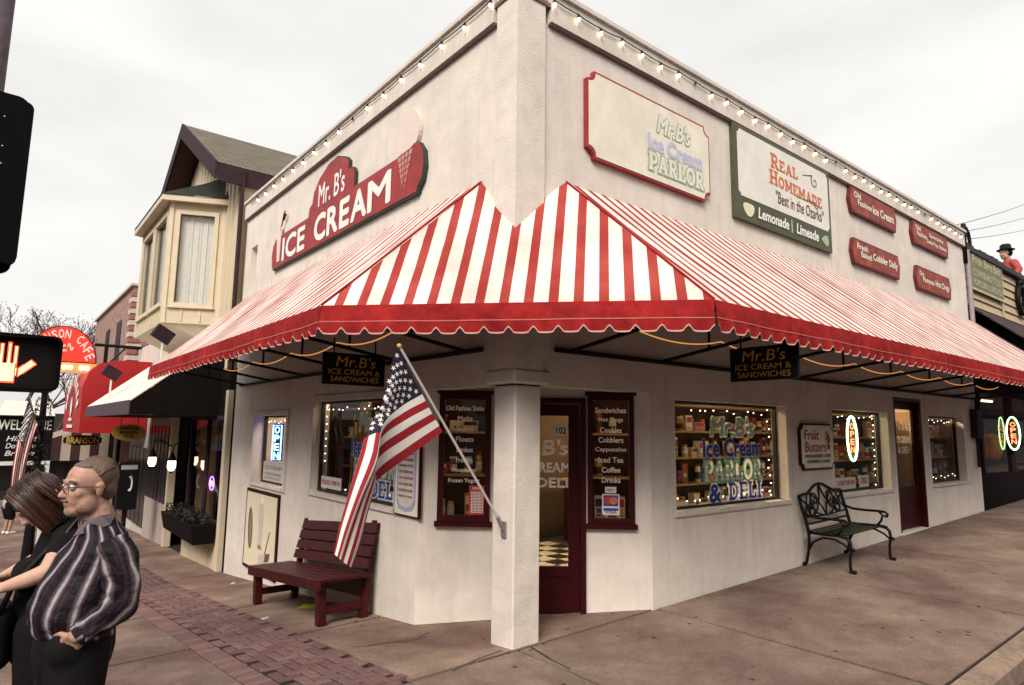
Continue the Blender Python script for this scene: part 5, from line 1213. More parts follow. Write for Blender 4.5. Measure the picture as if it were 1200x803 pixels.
# bay window
BZ0, BZ1 = 3.60, 6.22
Q = [V(HX, 9.80, 0), V(-0.90, 10.24, 0), V(-0.90, 13.35, 0), V(HX, 13.80, 0)]
bay = MB()
for a, b in zip(Q, Q[1:]):
    pass
bayroot = MB(); bayroot.face([(p.x, p.y, BZ0) for p in Q]); bayroot.face([(p.x, p.y, BZ0+0.02) for p in Q][::-1])
bayroot = bayroot.build('bay_window', SIDTRIM, hs_)
GLSKY = glassm('bay_glass', (0.75,0.78,0.82), 1.9, 0.03)
CURT = pm('curtain', (0.80, 0.78, 0.76), 0.9, 0.08, 8)
def bay_facet(a, b, wins, curtain):
    ln = (b-a).length; ex_ = (b-a).normalized(); fr = frame((a.x, a.y, 0), ex_, (0,0,1))
    if fr.col[2].x > 0.2: fr = frame((b.x, b.y, 0), -ex_, (0,0,1))
    mb = wall(fr, 0, ln, BZ0, BZ1, wins, thick=0.08); o = mb.build('facet', SIDING, bayroot); o.matrix_basis = fr
    for h in wins:
        f = MB(); bw = 0.07
        for bx in ((h[0]-bw, h[1]-bw, h[0]+0.01, h[3]+bw), (h[2]-0.01, h[1]-bw, h[2]+bw, h[3]+bw), (h[0]+0.01, h[3]-0.01, h[2]-0.01, h[3]+bw), (h[0]+0.01, h[1]-bw, h[2]-0.01, h[1]+0.01)): f.box(bx[0], bx[1], 0.002, bx[2], bx[3], 0.03)
        f.box(h[0]-0.10, h[1]-bw-0.035, 0.002, h[2]+0.10, h[1]-bw-0.002, 0.06)
        w_ = f.build('window_frame', SIDTRIM, bayroot); w_.matrix_basis = fr
        g_ = MB(); g_.face([(h[0], h[1], -0.05), (h[2], h[1], -0.05), (h[2], h[3], -0.05), (h[0], h[3], -0.05)]); g_ = g_.build('pane', GLASS if curtain else GLSKY, bayroot); g_.matrix_basis = fr
        c_ = MB(); n = 44
        for i in range(n):
            def cz(i): return -0.12+0.010*sin(i*0.62)+0.006*sin(i*1.7+1)
            def cx(i, top): 
                q = i/n; c0 = (h[0]+h[2])/2; return lerp(h[0], h[2], q) if top else c0+(lerp(h[0], h[2], q)-c0)*0.97
            c_.face([(cx(i,0), h[1], cz(i)), (cx(i+1,0), h[1], cz(i+1)), (cx(i+1,1), h[3], cz(i+1)), (cx(i,1), h[3], cz(i))])
        c_ = c_.build('curtain', CURT, bayroot, True); c_.matrix_basis = fr
    for x in [ln*0.02, ln*0.98]:
        pb = MB(); pb.box(x-0.04, BZ0, 0.001, x+0.04, BZ1, 0.025); pb = pb.build('corner_board', SIDTRIM, bayroot); pb.matrix_basis = fr
    k = int(ln/0.28)
    for i in range(1, k):
        pb = MB(); pb.box(i*ln/k-0.015, BZ0+0.05, 0.001, i*ln/k+0.015, BZ0+0.42, 0.018); pb = pb.build('batten', SIDTRIM, bayroot); pb.matrix_basis = fr
bay_facet(Q[0], Q[1], [(0.18, 4.02, 0.86, 5.90)], True)
bay_facet(Q[1], Q[2], [(0.25, 4.05, 1.45, 5.90), (1.70, 4.05, 2.90, 5.90)], False)
bay_facet(Q[2], Q[3], [(0.18, 4.02, 0.86, 5.90)], True)
# bay roof: eave board and dark shingle hip
E_ = [V(HX, 9.62, BZ1+0.02), V(-1.10, 10.14, BZ1+0.02), V(-1.10, 13.45, BZ1+0.02), V(HX, 13.98, BZ1+0.02)]
mb = MB(); 
for a, b in zip(E_, E_[1:]): mb.hexa([a-V(0,0,0.12), b-V(0,0,0.12), b+V(0.10,0,-0.12), a+V(0.10,0,-0.12), a, b, b+V(0.10,0,0), a+V(0.10,0,0)])
mb.face([p-V(0,0,0.10) for p in E_]); mb.build('bay_eave', SIDTRIM, bayroot)
T_ = [V(HX, 10.1, BZ1+0.66), V(-0.15, 10.9, BZ1+0.70), V(-0.15, 12.7, BZ1+0.70), V(HX, 13.5, BZ1+0.66)]
uvquad('bay_roof', [[E_[0]+V(0,-0.02,0.004), E_[1]+V(-0.02,-0.02,0.004), T_[1], T_[0]], [E_[1]+V(-0.02,0,0.004), E_[2]+V(-0.02,0,0.004), T_[2], T_[1]], [E_[2]+V(0,0,0.004), E_[3]+V(0,0,0.004), T_[3], T_[2]]], ROOFD, bayroot)
# bay underside slopes back to the wall
mb = MB(); mb.face([V(-0.88,10.26,BZ0-0.002), V(-0.88,13.33,BZ0-0.002), V(HX,13.5,BZ0-0.35), V(HX,10.1,BZ0-0.35)]); mb.face([V(-0.88,10.26,BZ0-0.002), V(HX,10.1,BZ0-0.35), V(HX,9.85,BZ0-0.002)]); mb.build('bay_soffit', SIDTRIM, bayroot)
# storefront below
gz = GZ(0, 9.5)
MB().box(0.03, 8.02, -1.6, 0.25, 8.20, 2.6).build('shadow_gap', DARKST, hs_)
MB().box(-0.06, 8.21, -1.6, 0.25, 8.38, 2.2).build('post', SIDTRIM, hs_)
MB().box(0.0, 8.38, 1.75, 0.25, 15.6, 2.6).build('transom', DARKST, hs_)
y = 8.40
while y < 11.0:
    MB().box(-0.04+random.uniform(-.003,.003), y, -1.6, 0.10, y+0.143, -0.30).build('bulkhead_board', SIDING, hs_); y += 0.165
sw = MB()
for bx in ((8.38, 8.46), (9.68, 9.72), (10.98, 11.06)): sw.box(-0.02, bx[0], -0.28, 0.06, bx[1], 1.75)
sw.box(-0.02, 8.46, 1.66, 0.06, 10.98, 1.74); sw.box(-0.02, 8.46, -0.29, 0.06, 10.98, -0.20)
sw = sw.build('display_window', BROWN, hs_)
mb = MB(); mb.face([(0.03, 8.46, -0.20), (0.03, 8.46, 1.66), (0.03, 10.98, 1.66), (0.03, 10.98, -0.20)]); mb.build('pane', glassm('store_glass', (0.8,0.8,0.8), 1.45), sw)
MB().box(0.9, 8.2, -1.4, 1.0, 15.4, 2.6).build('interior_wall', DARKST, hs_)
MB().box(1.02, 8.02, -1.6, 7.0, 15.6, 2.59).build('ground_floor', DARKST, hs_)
TAN = pm('tan_door', (0.30,0.18,0.09), 0.7, 0.2)
MB().box(0.55, 11.1, -1.5, 0.62, 12.7, 1.75).build('entrance_door', TAN, hs_)
MB().box(-0.05, 12.75, -1.6, 0.10, 12.92, 2.2).build('post', SIDTRIM, hs_)
MB().box(-0.02, 13.0, -1.6, 0.12, 15.6, 1.75).build('storefront_wall', pm('storefront_white', (0.42,0.36,0.32), 0.7), hs_)
for k in range(6): MB().box(-0.05, 13.1+k*0.42, -0.3, -0.021, 13.4+k*0.42, 1.5).build('shop_pane', pm('shop_pane_dark', (0.03,0.025,0.03), 0.2), hs_)
# flower box
t = thing('planter_box', 'dark window box with plants under the display window of the cream house', 'planter', V(-0.2, 9.6, -0.55))
MB().hexa([V(-0.22,-1.15,0),V(0.13,-1.15,0),V(0.13,1.35,0),V(-0.22,1.35,0),V(-0.28,-1.2,0.33),V(0.13,-1.2,0.33),V(0.13,1.4,0.33),V(-0.28,1.4,0.33)]).build('box', DARKST, t)
LEAFD = pm('dark_leaf', (0.014, 0.012, 0.006), 0.8, 0.4, 8)
mb = MB()
for i in range(420):
    c_ = V(random.uniform(-0.26,0.1), random.uniform(-1.1,1.3), random.uniform(0.33,0.52)); a = Vector((random.gauss(0,1),random.gauss(0,1),random.gauss(0,1))).normalized()*0.045; b = a.orthogonal().normalized()*0.02
    mb.face([c_-a, c_+b, c_+a, c_-b])
tag(mb.build('foliage', LEAFD, t), kind='stuff')
# little round neon in that window
t = thing('neon_sign', 'small round red neon sign in the dark display window of the cream house', 'sign', frame((0.12, 9.62, 0.42), (0,-1,0), (0,0,1)))
MB().tube([(0.16*cos(i*pi/10), 0.13*sin(i*pi/10), 0) for i in range(20)], 0.012, 5, closed=True).build('tube_ring', em('neon_violet', (0.3,0.15,1.0), 4), t)
mb = MB(); addtext(mb, "OPEN", -0.12, -0.06, 0.24, 0.12, 0.01, 0.02); mb.build('letter', em('neon_red2', (1.0,0.25,0.12), 5), t)
# wall lanterns
LANT = em('lantern_glass', (1.0, 0.78, 0.52), 3.5)
for k, (x, y, z, lab) in enumerate(((-0.42, 12.72, 0.60, 'lit wall lantern on the cream post beside the pay telephone'), (-0.30, 11.25, 0.58, 'lit wall lantern beside the doorway of the cream house'))):
    t = thing('wall_lantern', lab, 'lantern', V(x, y, z))
    MB().lathe([(0.05,0),(0.085,0.08),(0.08,0.21)], 8).build('glass', LANT, t); MB().lathe([(0.095,0.212),(0.05,0.33),(0.015,0.40)], 8).build('cap', BLACKP, t); MB().lathe([(0.02,-0.05),(0.065,-0.002)], 8).build('base', BLACKP, t)
    MB().tube([(0,0,0.40),(0.02,0,0.55),(0.14,0,0.60),(-x-0.03,0,0.45)], 0.015, 5).build('arm', BLACKP, t)
# white awning over that storefront
wa = thing('plain_awning', 'plain white awning with grey valance in front of the cream house', 'awning', V(0, 0, 0))
WAW = pm('white_canvas', (0.66,0.62,0.57), 0.85, 0.1, 3); GRV = pm('grey_valance', (0.07,0.045,0.06), 0.8, 0.15, 6)
y0_, y1_ = 8.98, 15.7; xf, zf = -1.5, 1.99; zt2 = 3.25
mb = MB(); mb.hexa([V(xf,y0_,zf-0.02),V(xf,y1_,zf-0.02),V(HX-0.05,y1_,zt2-0.02),V(HX-0.05,y0_,zt2-0.02),V(xf,y0_,zf),V(xf,y1_,zf),V(HX-0.05,y1_,zt2),V(HX-0.05,y0_,zt2)]); mb.build('canvas', WAW, wa)
MB().box(xf-0.02, y0_, zf-0.26, xf-0.002, y1_, zf-0.004).build('valance', GRV, wa)
mb = MB(); mb.face([V(xf,y0_-0.002,zf-0.26),V(HX-0.05,y0_-0.002,zf-0.26),V(HX-0.05,y0_-0.002,zt2-0.03),V(xf,y0_-0.002,zf-0.03)]); mb.face([V(xf,y0_+0.01,zf-0.03),V(HX-0.05,y0_+0.01,zt2-0.03),V(HX-0.05,y0_+0.01,zf-0.26),V(xf,y0_+0.01,zf-0.26)]); mb.build('end_panel', DARKST, wa)
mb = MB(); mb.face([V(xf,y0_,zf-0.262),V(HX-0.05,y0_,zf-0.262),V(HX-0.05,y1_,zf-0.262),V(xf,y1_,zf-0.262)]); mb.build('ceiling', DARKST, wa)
for (u, v, y_) in ((191, 392, 9.3), (131, 437, 12.8)):
    p = ony(u, v, y_); t = thing('flood_lamp', 'square dark floodlight tilted on a stem above the white awning' if y_ < 10 else 'small dark floodlight on a stem above the white awning edge', 'floodlight', p)
    MB().box(-0.17,-0.06,-0.13,0.17,0.06,0.13).build('head', BROWN, t).rotation_euler = (0.2, 0.5, 0.2)
    zc_ = lerp(zf, zt2, (p.x-xf)/(HX-0.05-xf)); MB().tube([(0,0,-0.10),(0.0,0,zc_-p.z)], 0.02, 5).build('stem', OFFW, t)
# ================================================================== FURTHER DOWN THE STREET
# white low shop with red dome awning
ls = thing('low_shop', 'low pale shop behind the red dome awning', 'building', V(0,0,0))
MB().box(0.05, 15.65, -1.8, 6, 19.0, 3.9).build('wall', pm('pale_plaster', (0.60,0.56,0.52), 0.9, 0.15, 3), ls)
for k in range(5):
    MB().box(0.0, 15.8+k*0.62, -1.2, 0.048, 16.3+k*0.62, 0.9).build('shop_pane', pm('shop_pane_dark', (0.03,0.025,0.03), 0.2), ls)
REDAW = pm('red_canvas', (0.40, 0.012, 0.012), 0.6, 0.12, 4)
ra = thing('dome_awning', 'bright red dome awning with white arched lettering', 'awning', V(0,0,0))
y0_, y1_ = 16.5, 21.5; xf = -1.55
prof = [(xf, 1.30), (xf-0.02, 2.55), (xf+0.10, 2.95), (xf+0.35, 3.20), (xf+0.75, 3.30), (0.03, 3.32)]
mb = MB()
for (a, b), (c, d) in zip(prof, prof[1:]): mb.face([(a,y0_,b),(a,y1_,b),(c,y1_,d),(c,y0_,d)][::-1])
mb.build('canopy', REDAW, ra)
mb = MB(); mb.face([(a, y0_, b) for a, b in prof]+[(0.03, y0_, 1.30)]); mb.face([(a, y0_+0.02, b) for a, b in prof][::-1]+[(0.03, y0_+0.02, 1.30)][:0]+[]); mb.build('end_panel', REDAW, ra)
fr_ = frame((xf-0.035, y1_, 1.30), (0,-1,0), (0,0,1)); 
n = 11
def emb(mb): o = mb.build('emblem', WHITE, ra); o.matrix_basis = fr_
for i in range(n):
    a = radians(160-140*i/(n-1)); cx_, cy_ = 2.5+1.55*cos(a), 0.42+0.95*sin(a); emb(MB().beam((cx_, cy_, 0), (cx_+0.42*cos(a), cy_+0.30*sin(a), 0), 0.17, 0.01, (0,0,1)))
emb(MB().ball((2.5,0.75,0), 0.28, 1, 1.1, 0.04, 10, 6)); emb(MB().box(2.1,0.33,-0.01,2.9,0.42,0.01)); emb(MB().box(1.7,0.13,-0.01,3.3,0.22,0.01))
# brick building with quoins and parapet
bb = thing('brick_building', 'tall old brick building with toothed corner beyond the dome awning', 'building', V(0,0,0))
pN = onx(158, 335, 0.0); yN = pN.y; zN = pN.z; yF = 31.0
uvquad('wall', [[V(0,yF,-2.5),V(0,yN,-2.5),V(0,yN,zN),V(0,yF,zN)], [V(0,yN,-2.5),V(7,yN,-2.5),V(7,yN,zN),V(0,yN,zN)]], BRICKW, bb)
QU = pm('quoin_stone', (0.55,0.48,0.44), 0.9, 0.2)
k = 0; z = 1.5
while z < zN-0.2:
    MB().box(-0.05, yN-0.05, z, 0.35 if k % 2 else 0.22, yN+(0.55 if k % 2 else 0.3), z+0.16).build('quoin', QU if k % 2 else pm('quoin_brick', (0.30,0.13,0.10), 0.9), bb); z += 0.20; k += 1
MB().box(-0.10, yN-0.08, zN, 7, yF, zN+0.08).build('coping', QU, bb)
for yy_ in (yN+2.2, yN+5.2): 
    MB().box(-0.02, yy_, zN-2.6, 0.05, yy_+1.1, zN-0.9).build('window', BLACKP, bb)
MB().box(-0.06, yN, -1.9, 0.02, yN+8, 1.4).build('storefront', DARKST, bb)
for yy_ in (yN+0.1, yN+2.4, yN+4.6): uvquad('pilaster', [[V(-0.10,yy_+0.5,-2.0),V(-0.10,yy_,-2.0),V(-0.10,yy_,1.4),V(-0.10,yy_+0.5,1.4)], [V(-0.10,yy_,-2.0),V(0,yy_,-2.0),V(0,yy_,1.4),V(-0.10,yy_,1.4)]], shingle_mat('white_brick', (0.55,0.46,0.42), (0.45,0.34,0.31), 0.22, 0.08), bb)
# far striped awning
fa = thing('small_striped_awning', 'brown and cream striped awning far down the street', 'awning', V(0,0,0))
CRB, BRB = pm('stripe_cream', (0.50,0.40,0.33), 0.8), pm('stripe_brown', (0.05,0.02,0.018), 0.8)
ya = 22.5; 
for k in range(14):
    a, b = ya+k*0.36, ya+(k+1)*0.36
    mb = MB(); mb.face([(-1.75,a,1.05),(-1.75,b,1.05),(-0.1,b,1.75),(-0.1,a,1.75)]); mb.face([(-1.75,a,0.30),(-1.75,b,0.30),(-1.75,b,1.05),(-1.75,a,1.05)]); mb.build('stripe', CRB if k % 2 == 0 else BRB, fa)
for k in range(6):
    a, b = -1.75+k*0.275, -1.75+(k+1)*0.275
    mb = MB(); mb.face([(a,ya-0.005,0.30),(b,ya-0.005,0.30),(b,ya-0.005,1.05+0.7*(k+1)/6),(a,ya-0.005,1.05+0.7*k/6)]); mb.build('stripe', BRB if k % 2 == 0 else CRB, fa)
# cafe sign on bracket
def px_on_y(u, v, y): p = ony(u, v, y); return p
cy = 18.6
cL, cR = ony(29, 424, cy), ony(113, 424, cy); cx_ = (cL.x+cR.x)/2; hw = (cR.x-cL.x)/2; cz_ = ony(72, 424, cy).z; ht = ony(72, 382, cy).z-cz_
t = thing('cafe_sign', 'arched red cafe sign with white lettering and lit bulb strip on a bracket', 'sign', frame((cx_, cy, cz_), (1,0,0), (0,0,1)))
REDN = em('red_lit_sign', (0.75, 0.035, 0.02), 0.35)
ell = lambda sx, n=24: [(hw*sx*cos(pi*i/n), ht*sx*sin(pi*i/n)) for i in range(n+1)]
MB().prism(ell(1.0), -0.10, 0.10).build('board', DARKRED, t); MB().prism([(p[0], p[1]+0.02) for p in ell(0.95)], 0.095, 0.11).build('face', REDN, t)
s_ = "BRANSON CAFE"; n = len(s_)
for i, c_ in enumerate(s_):
    if c_ == ' ': continue
    a = radians(166-152*i/(n-1)); r_ = 0.80; mb = MB(); addtext(mb, c_, -0.5, -0.5, 1, 1, 0, 0.02)
    sc_ = (0.125*hw, 0.21*ht); o = mb.build('letter', WHITE, t)
    tang = atan2(ht*cos(a), -hw*sin(a)*-1) if False else atan2(-(ht*cos(a)), hw*sin(a))*-1
    o.matrix_basis = Matrix.Translation((hw*r_*cos(a), ht*r_*sin(a)-0.02, 0.118)) @ Matrix.Rotation(-(pi/2-a)*0.75, 4, 'Z') @ Matrix.Diagonal((sc_[0]*1.25, sc_[1]*1.15, 1, 1))
MB().tube([(hw*(0.12+0.16*q/10), ht*(0.42+0.10*sin(q*pi/5)), 0.118) for q in range(11)], 0.02, 4).build('fish_mark', CREAM, t)
mb = MB(); addtext(mb, "&c.", -hw*0.22, ht*0.28, hw*0.32, ht*0.28, 0.118, 0.02, 0.2); mb.build('lettering', CREAM, t)
MB().box(-hw, -0.30, -0.10, hw, -0.02, 0.10).build('light_box', em('amber_strip', (0.75,0.22,0.07), 0.55), t)
for i in range(12): 
    if i % 3 == 2: continue
    MB().ball((-hw*0.9+hw*1.8*i/11, -0.16, 0.11), 0.07, n=8, k=5).build('bulb', BULB, t, True)
for dz_ in (ht*0.55, -0.25): MB().tube([(hw*(0.9 if dz_ > 0 else 1.0), dz_, 0), (-cx_+0.05, dz_, 0)], 0.05, 6).build('bracket_arm', BLACKP, t)
MB().tube([(hw*1.25, ht*0.55, 0), (hw*1.25, -0.25, 0)], 0.045, 6).build('bracket_post', BLACKP, t); MB().tube([(hw*1.25, -0.1, 0), (hw*1.25+0.5, ht*0.5, 0)], 0.03, 6).build('bracket_brace', BLACKP, t)
# hanging oval sign and dark name board
p = ony(151, 507, 13.2); t = thing('oval_sign', 'yellow oval hanging sign with dark lettering under the white awning', 'sign', frame(p, (1,0,0), (0,0,1)))
a_ = (ony(171,507,13.2).x-ony(131,507,13.2).x)/2; b_ = 0.19
OCH = pm('ochre_board', (0.36,0.22,0.035), 0.6, 0.15); MB().prism([(a_*cos(i*pi/14), b_*sin(i*pi/14)) for i in range(28)], -0.02, 0.02).build('board', OCH, t)
for i, s_ in enumerate(("DOWNTOWN", "BRANSON", "TOYS")): text(t, s_, -a_*(0.55 if i < 2 else 0.3), 0.06-i*0.095, a_*(1.1 if i < 2 else 0.6), 0.07, 0.023, BLACKP, bold=0.03)
for x in (-a_*0.5, a_*0.5): MB().tube([(x,b_*0.85,0),(x,0.50,0)], 0.01, 4).build('chain', BLACKP, t)
p = ony(97, 516, 19.0); t = thing('name_board', 'dark wooden board with gold lettering hanging beside the striped awning', 'sign', frame(p, (1,0,0), (0,0,1)))
a_ = (ony(119,516,19.0).x-ony(74,516,19.0).x)/2
MB().prism([(a_*max(-1,min(1,1.15*cos(i*pi/14))), 0.15*sin(i*pi/14)) for i in range(28)], -0.03, 0.03).build('board', BLACKP, t); text(t, "BRANSON", -a_*0.85, -0.10, a_*1.7, 0.20, 0.035, GOLD, bold=0.02)
for x in (-a_*0.6, a_*0.6): MB().tube([(x,0.13,0),(x,0.8,0)], 0.012, 4).build('chain', BLACKP, t)
# pay telephone
p = V(-0.42, 13.6, GZ(-0.42, 13.6)); t = thing('pay_telephone', 'black pay telephone hood on a pedestal with white handset mark', 'telephone', p)
q = ony(148, 585, 13.5); MB().tube([(q.x-p.x,0,0),(q.x-p.x,0,0.9)], 0.05, 8).build('pedestal', BLACKP, t); xx = q.x-p.x
MB().bbox(xx-0.21,-0.16,0.85,xx+0.21,0.16,1.95,0.02).build('hood', BLACKP, t)
MB().box(xx-0.17,-0.165,1.78,xx+0.17,-0.162,1.88).build('sign_strip', pm('phone_grey', (0.35,0.33,0.35), 0.5), t)
MB().tube([(xx+0.03,-0.17,1.62),(xx+0.07,-0.17,1.55),(xx+0.08,-0.17,1.45),(xx+0.07,-0.17,1.35),(xx+0.03,-0.17,1.28)], [0.035,0.022,0.02,0.022,0.035], 6).build('handset_mark', pm('phone_white', (0.6,0.57,0.58), 0.5), t)
# welcome sign
p = ony(29, 505, 15.0); t = thing('welcome_sign', 'black welcome sign with white lettering beside the far kerb', 'sign', frame((p.x, 15.0, GZ(p.x,15.0)), (1,0,0), (0,0,1)))
zb_ = p.z-GZ(p.x,15.0); hw_ = (ony(63,505,15).x-ony(-5,505,15).x)/2
def wz(v): return ony(29, v, 15.0).z-GZ(p.x,15.0)
MB().box(-hw_, wz(540), -0.04, hw_, wz(488), 0.04).build('panel', BLACKP, t); MB().box(-hw_, wz(545), -0.05, hw_, wz(540.5), 0.05).build('lower_rail', OFFW, t)
for x in (-hw_+0.05, hw_-0.05): MB().box(x-0.05, 0, -0.04, x+0.05, wz(545)-0.002, 0.04).build('post', OFFW, t)
text(t, "WELCOME", -hw_*0.92, wz(504), hw_*1.84, wz(492)-wz(504), 0.045, WHITE, bold=0.01)
for i, s_ in enumerate(("Historic", "Downtown", "Branson")): text(t, s_, -hw_*0.6, wz(517+i*8.5), hw_*1.2, wz(511)-wz(517), 0.045, WHITE, bold=0.01, shear=0.25)
MB().hexa([V(-hw_,wz(487),-0.2),V(hw_,wz(487),-0.2),V(hw_,wz(487),0.2),V(-hw_,wz(487),0.2),V(-hw_*0.8,wz(470),-0.05),V(hw_*0.8,wz(470),-0.05),V(hw_*0.8,wz(470),0.05),V(-hw_*0.8,wz(470),0.05)]).build('cap_roof', OFFW, t)
# lamp post with second flag
p = ony(44, 540, 10.5); x_ = p.x; g_ = GZ(x_, 10.5)
t = thing('lamp_post', 'black street lamp post with banner arms behind the pedestrian signal', 'lamp post', V(x_, 10.5, g_))
MB().lathe([(0.16,0),(0.16,0.10),(0.10,0.22),(0.075,0.9),(0.06,1.0),(0.05,3.3)], 10).build('post', BLACKP, t); MB().lathe([(0.10,3.302),(0.16,3.5),(0.17,3.7),(0.08,3.85),(0.02,3.9)], 10).build('lamp_head', OFFW, t)
mb = MB()
for i in range(500):
    z_ = random.uniform(1.2, 3.2); a = random.uniform(0, 6.28); c_ = V(cos(a)*0.12, sin(a)*0.12, z_); d_ = Vector((random.gauss(0,1),random.gauss(0,1),random.gauss(0,1))).normalized()*0.06; e_ = d_.orthogonal().normalized()*0.012
    mb.face([c_-d_, c_+e_, c_+d_, c_-e_])
tag(mb.build('garland', LEAFD, t), kind='stuff')
t = thing('hanging_flag', 'limp american flag on the lamp post in front of the welcome sign', 'flag', V(x_, 10.4, 0))
a_, b_ = ony(34,467,10.4), ony(44,500,10.4)
MB().tube([(0,0.06,b_.z-0.25), (a_.x-x_,0,a_.z+0.05)], 0.012, 6).build('pole', STEEL, t)
c0_, c1_ = ony(11,585,10.4), ony(27,592,10.4)
def PF2(u, v):
    h0 = a_.lerp(b_, v); h1 = c0_.lerp(c1_, v); p_ = h0.lerp(h1, u); p_.x += 0.05*sin(u*pi)*-1; p_.y = 10.4+0.05*sin(v*12+u*4); return p_-V(x_, 10.4, 0)
flag_cloth(t, PF2, 20, 26, 0.03)
# bare tree
def tree(x, y, h, label, seed, spread=0.55):
    rnd = random.Random(seed); t = thing('bare_tree', label, 'tree', V(x, y, GZ(x, y)))
    BK = pm('bark', (0.06,0.032,0.034), 0.9, 0.3, 10); limbs = MB(); twigs = MB(); tips = []
    def grow(p, d, ln, r, lev):
        P = [p]; R = [r]; q = p.copy(); dd = d.copy()
        for i in range(3):
            dd = (dd+Vector((rnd.gauss(0,.14), rnd.gauss(0,.14), rnd.gauss(0.04,.08)))).normalized(); q = q+dd*ln/3; P.append(q.copy()); R.append(r*(1-0.11*(i+1)))
        (limbs if lev < 3 else twigs).tube(P, R, 6 if lev < 2 else 4 if lev < 4 else 3, cap=False)
        if lev >= 7: tips.append(q); return
        for k in range(3 if lev in (1,2,3,5) else 2):
            nd = (dd+Vector((rnd.gauss(0,spread), rnd.gauss(0,spread), rnd.uniform(-0.05,0.35)))).normalized(); grow(P[-1] if k < 2 else P[2], nd, ln*rnd.uniform(.62,.82), max(0.013, R[-1]*0.76), lev+1)
    grow(V(0,0,0), V(0,0,1), h*0.235, h*0.016, 0)
    limbs.build('trunk', BK, t, True); tw = twigs.build('twigs', pm('twig_bark', (0.08,0.042,0.045), 0.9, 0.2, 10), t); lf = MB()
    for q in tips:
        for k in range(rnd.choice((0,1,1,2))):
            c_ = q+Vector((rnd.gauss(0,.12),rnd.gauss(0,.12),rnd.gauss(0,.12))); a = Vector((rnd.gauss(0,1),rnd.gauss(0,1),rnd.gauss(0,1))).normalized()*0.05; b = a.orthogonal().normalized()*0.03; lf.face([c_-a,c_+b,c_+a,c_-b])
    tag(lf.build('crown', pm('dry_leaf', (0.13,0.055,0.045), 0.8, 0.3, 5), t), kind='stuff'); return t
tree(-3.6, 33, 14.5, 'bare brownish tree behind the cafe sign', 3); tree(-1.6, 36, 13.0, 'smaller bare tree beside the brick building', 8); tree(-5.6, 37, 14.5, 'wide bare tree beyond the pedestrian signal', 5)
# shop block closing the street view
fb = thing('distant_building', 'dark distant shop row closing off the street', 'building', V(-6, 46, GZ(0,45)))
MB().box(-16, 0, -0.3, 9, 8, 5.0).build('wall', pm('distant_wall', (0.045,0.028,0.028), 0.9, 0.4, 0.6), fb)
for k in range(14):
    MB().box(-15.5+k*1.7, -0.06, 0.4, -14.4+k*1.7, -0.002, 2.2).build('window', pm('distant_glass', (0.02,0.015,0.02), 0.3), fb)
for k in range(7):
    MB().hexa([V(-15.6+k*3.4,-1.4,2.6),V(-12.6+k*3.4,-1.4,2.6),V(-12.6+k*3.4,-0.01,2.6),V(-15.6+k*3.4,-0.01,2.6),V(-15.6+k*3.4,-1.3,2.7),V(-12.6+k*3.4,-1.3,2.7),V(-12.6+k*3.4,-0.01,3.4),V(-15.6+k*3.4,-0.01,3.4)]).build('awning', [pm('far_blue', (0.02,0.025,0.06), 0.8), DARKRED, BROWN][k % 3], fb)
# ================================================================== SHOP TO THE RIGHT
rs = thing('wood_sided_shop', 'dark shop with lap siding front and shake canopy beyond the white wall', 'building', V(12, 1, 0))
R0 = lambda mb, name, mat, par=rs: (lambda o: (setattr(o, 'location', (-12,-1,0)) if par is rs else None, o)[1])(mb.build(name, mat, par))
LAP = pm('lap_siding', (0.50,0.40,0.27), 0.8, 0.15, 6, 0.1, 40)
for i in range(6):
    z_ = 4.20+i*0.185
    mb = MB(); mb.hexa([V(11.80,0.02,z_),V(20,0.02,z_),V(20,0.2,z_),V(11.80,0.2,z_),V(11.80,0.055,z_+0.183),V(20,0.055,z_+0.183),V(20,0.2,z_+0.183),V(11.80,0.2,z_+0.183)]); R0(mb, 'siding_board', LAP)
R0(MB().box(11.76, -0.06, 5.312, 20, 0.4, 5.42), 'parapet_cap', BLACKP)
for i in range(9): R0(MB().box(11.8+i*0.28, -0.04, 5.424, 12.0+i*0.28, 0.12, 5.44+0.05*random.random()+0.03*(i % 2)), 'coping_block', BLACKP)
for x in (14.15, 17.2): R0(MB().box(x, -0.01, 4.2, x+0.06, 0.018, 5.31), 'batten', LAP)
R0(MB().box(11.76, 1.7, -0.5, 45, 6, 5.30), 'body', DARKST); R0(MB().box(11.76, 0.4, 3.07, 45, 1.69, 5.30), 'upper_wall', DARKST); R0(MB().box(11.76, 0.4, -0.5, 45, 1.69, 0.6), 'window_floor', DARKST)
SHAKE = [pm('shake_%d' % i, c, 0.9, 0.3, 8) for i, c in enumerate(((0.045,0.028,0.028),(0.03,0.018,0.02),(0.065,0.042,0.042)))]
for r in range(7):
    x = 11.80
    while x < 19:
        w_ = random.uniform(0.12, 0.24); ya_, yb_ = 0.02-r*0.17, 0.02-(r+1)*0.17-0.07; za, zb_ = 4.18-r*0.15, 4.18-(r+1)*0.15-0.06
        if r >= 0: R0(MB().hexa([V(x,yb_,zb_-0.012),V(x+w_-0.01,yb_,zb_-0.012),V(x+w_-0.01,ya_,za-0.03),V(x,ya_,za-0.03),V(x,yb_,zb_+0.012),V(x+w_-0.01,yb_,zb_+0.012),V(x+w_-0.01,ya_,za),V(x,ya_,za)]), 'shake', random.choice(SHAKE))
        x += w_
R0(MB().box(11.80, -1.2, 3.02, 19, 0.3, 3.06), 'canopy_soffit', DARKST)
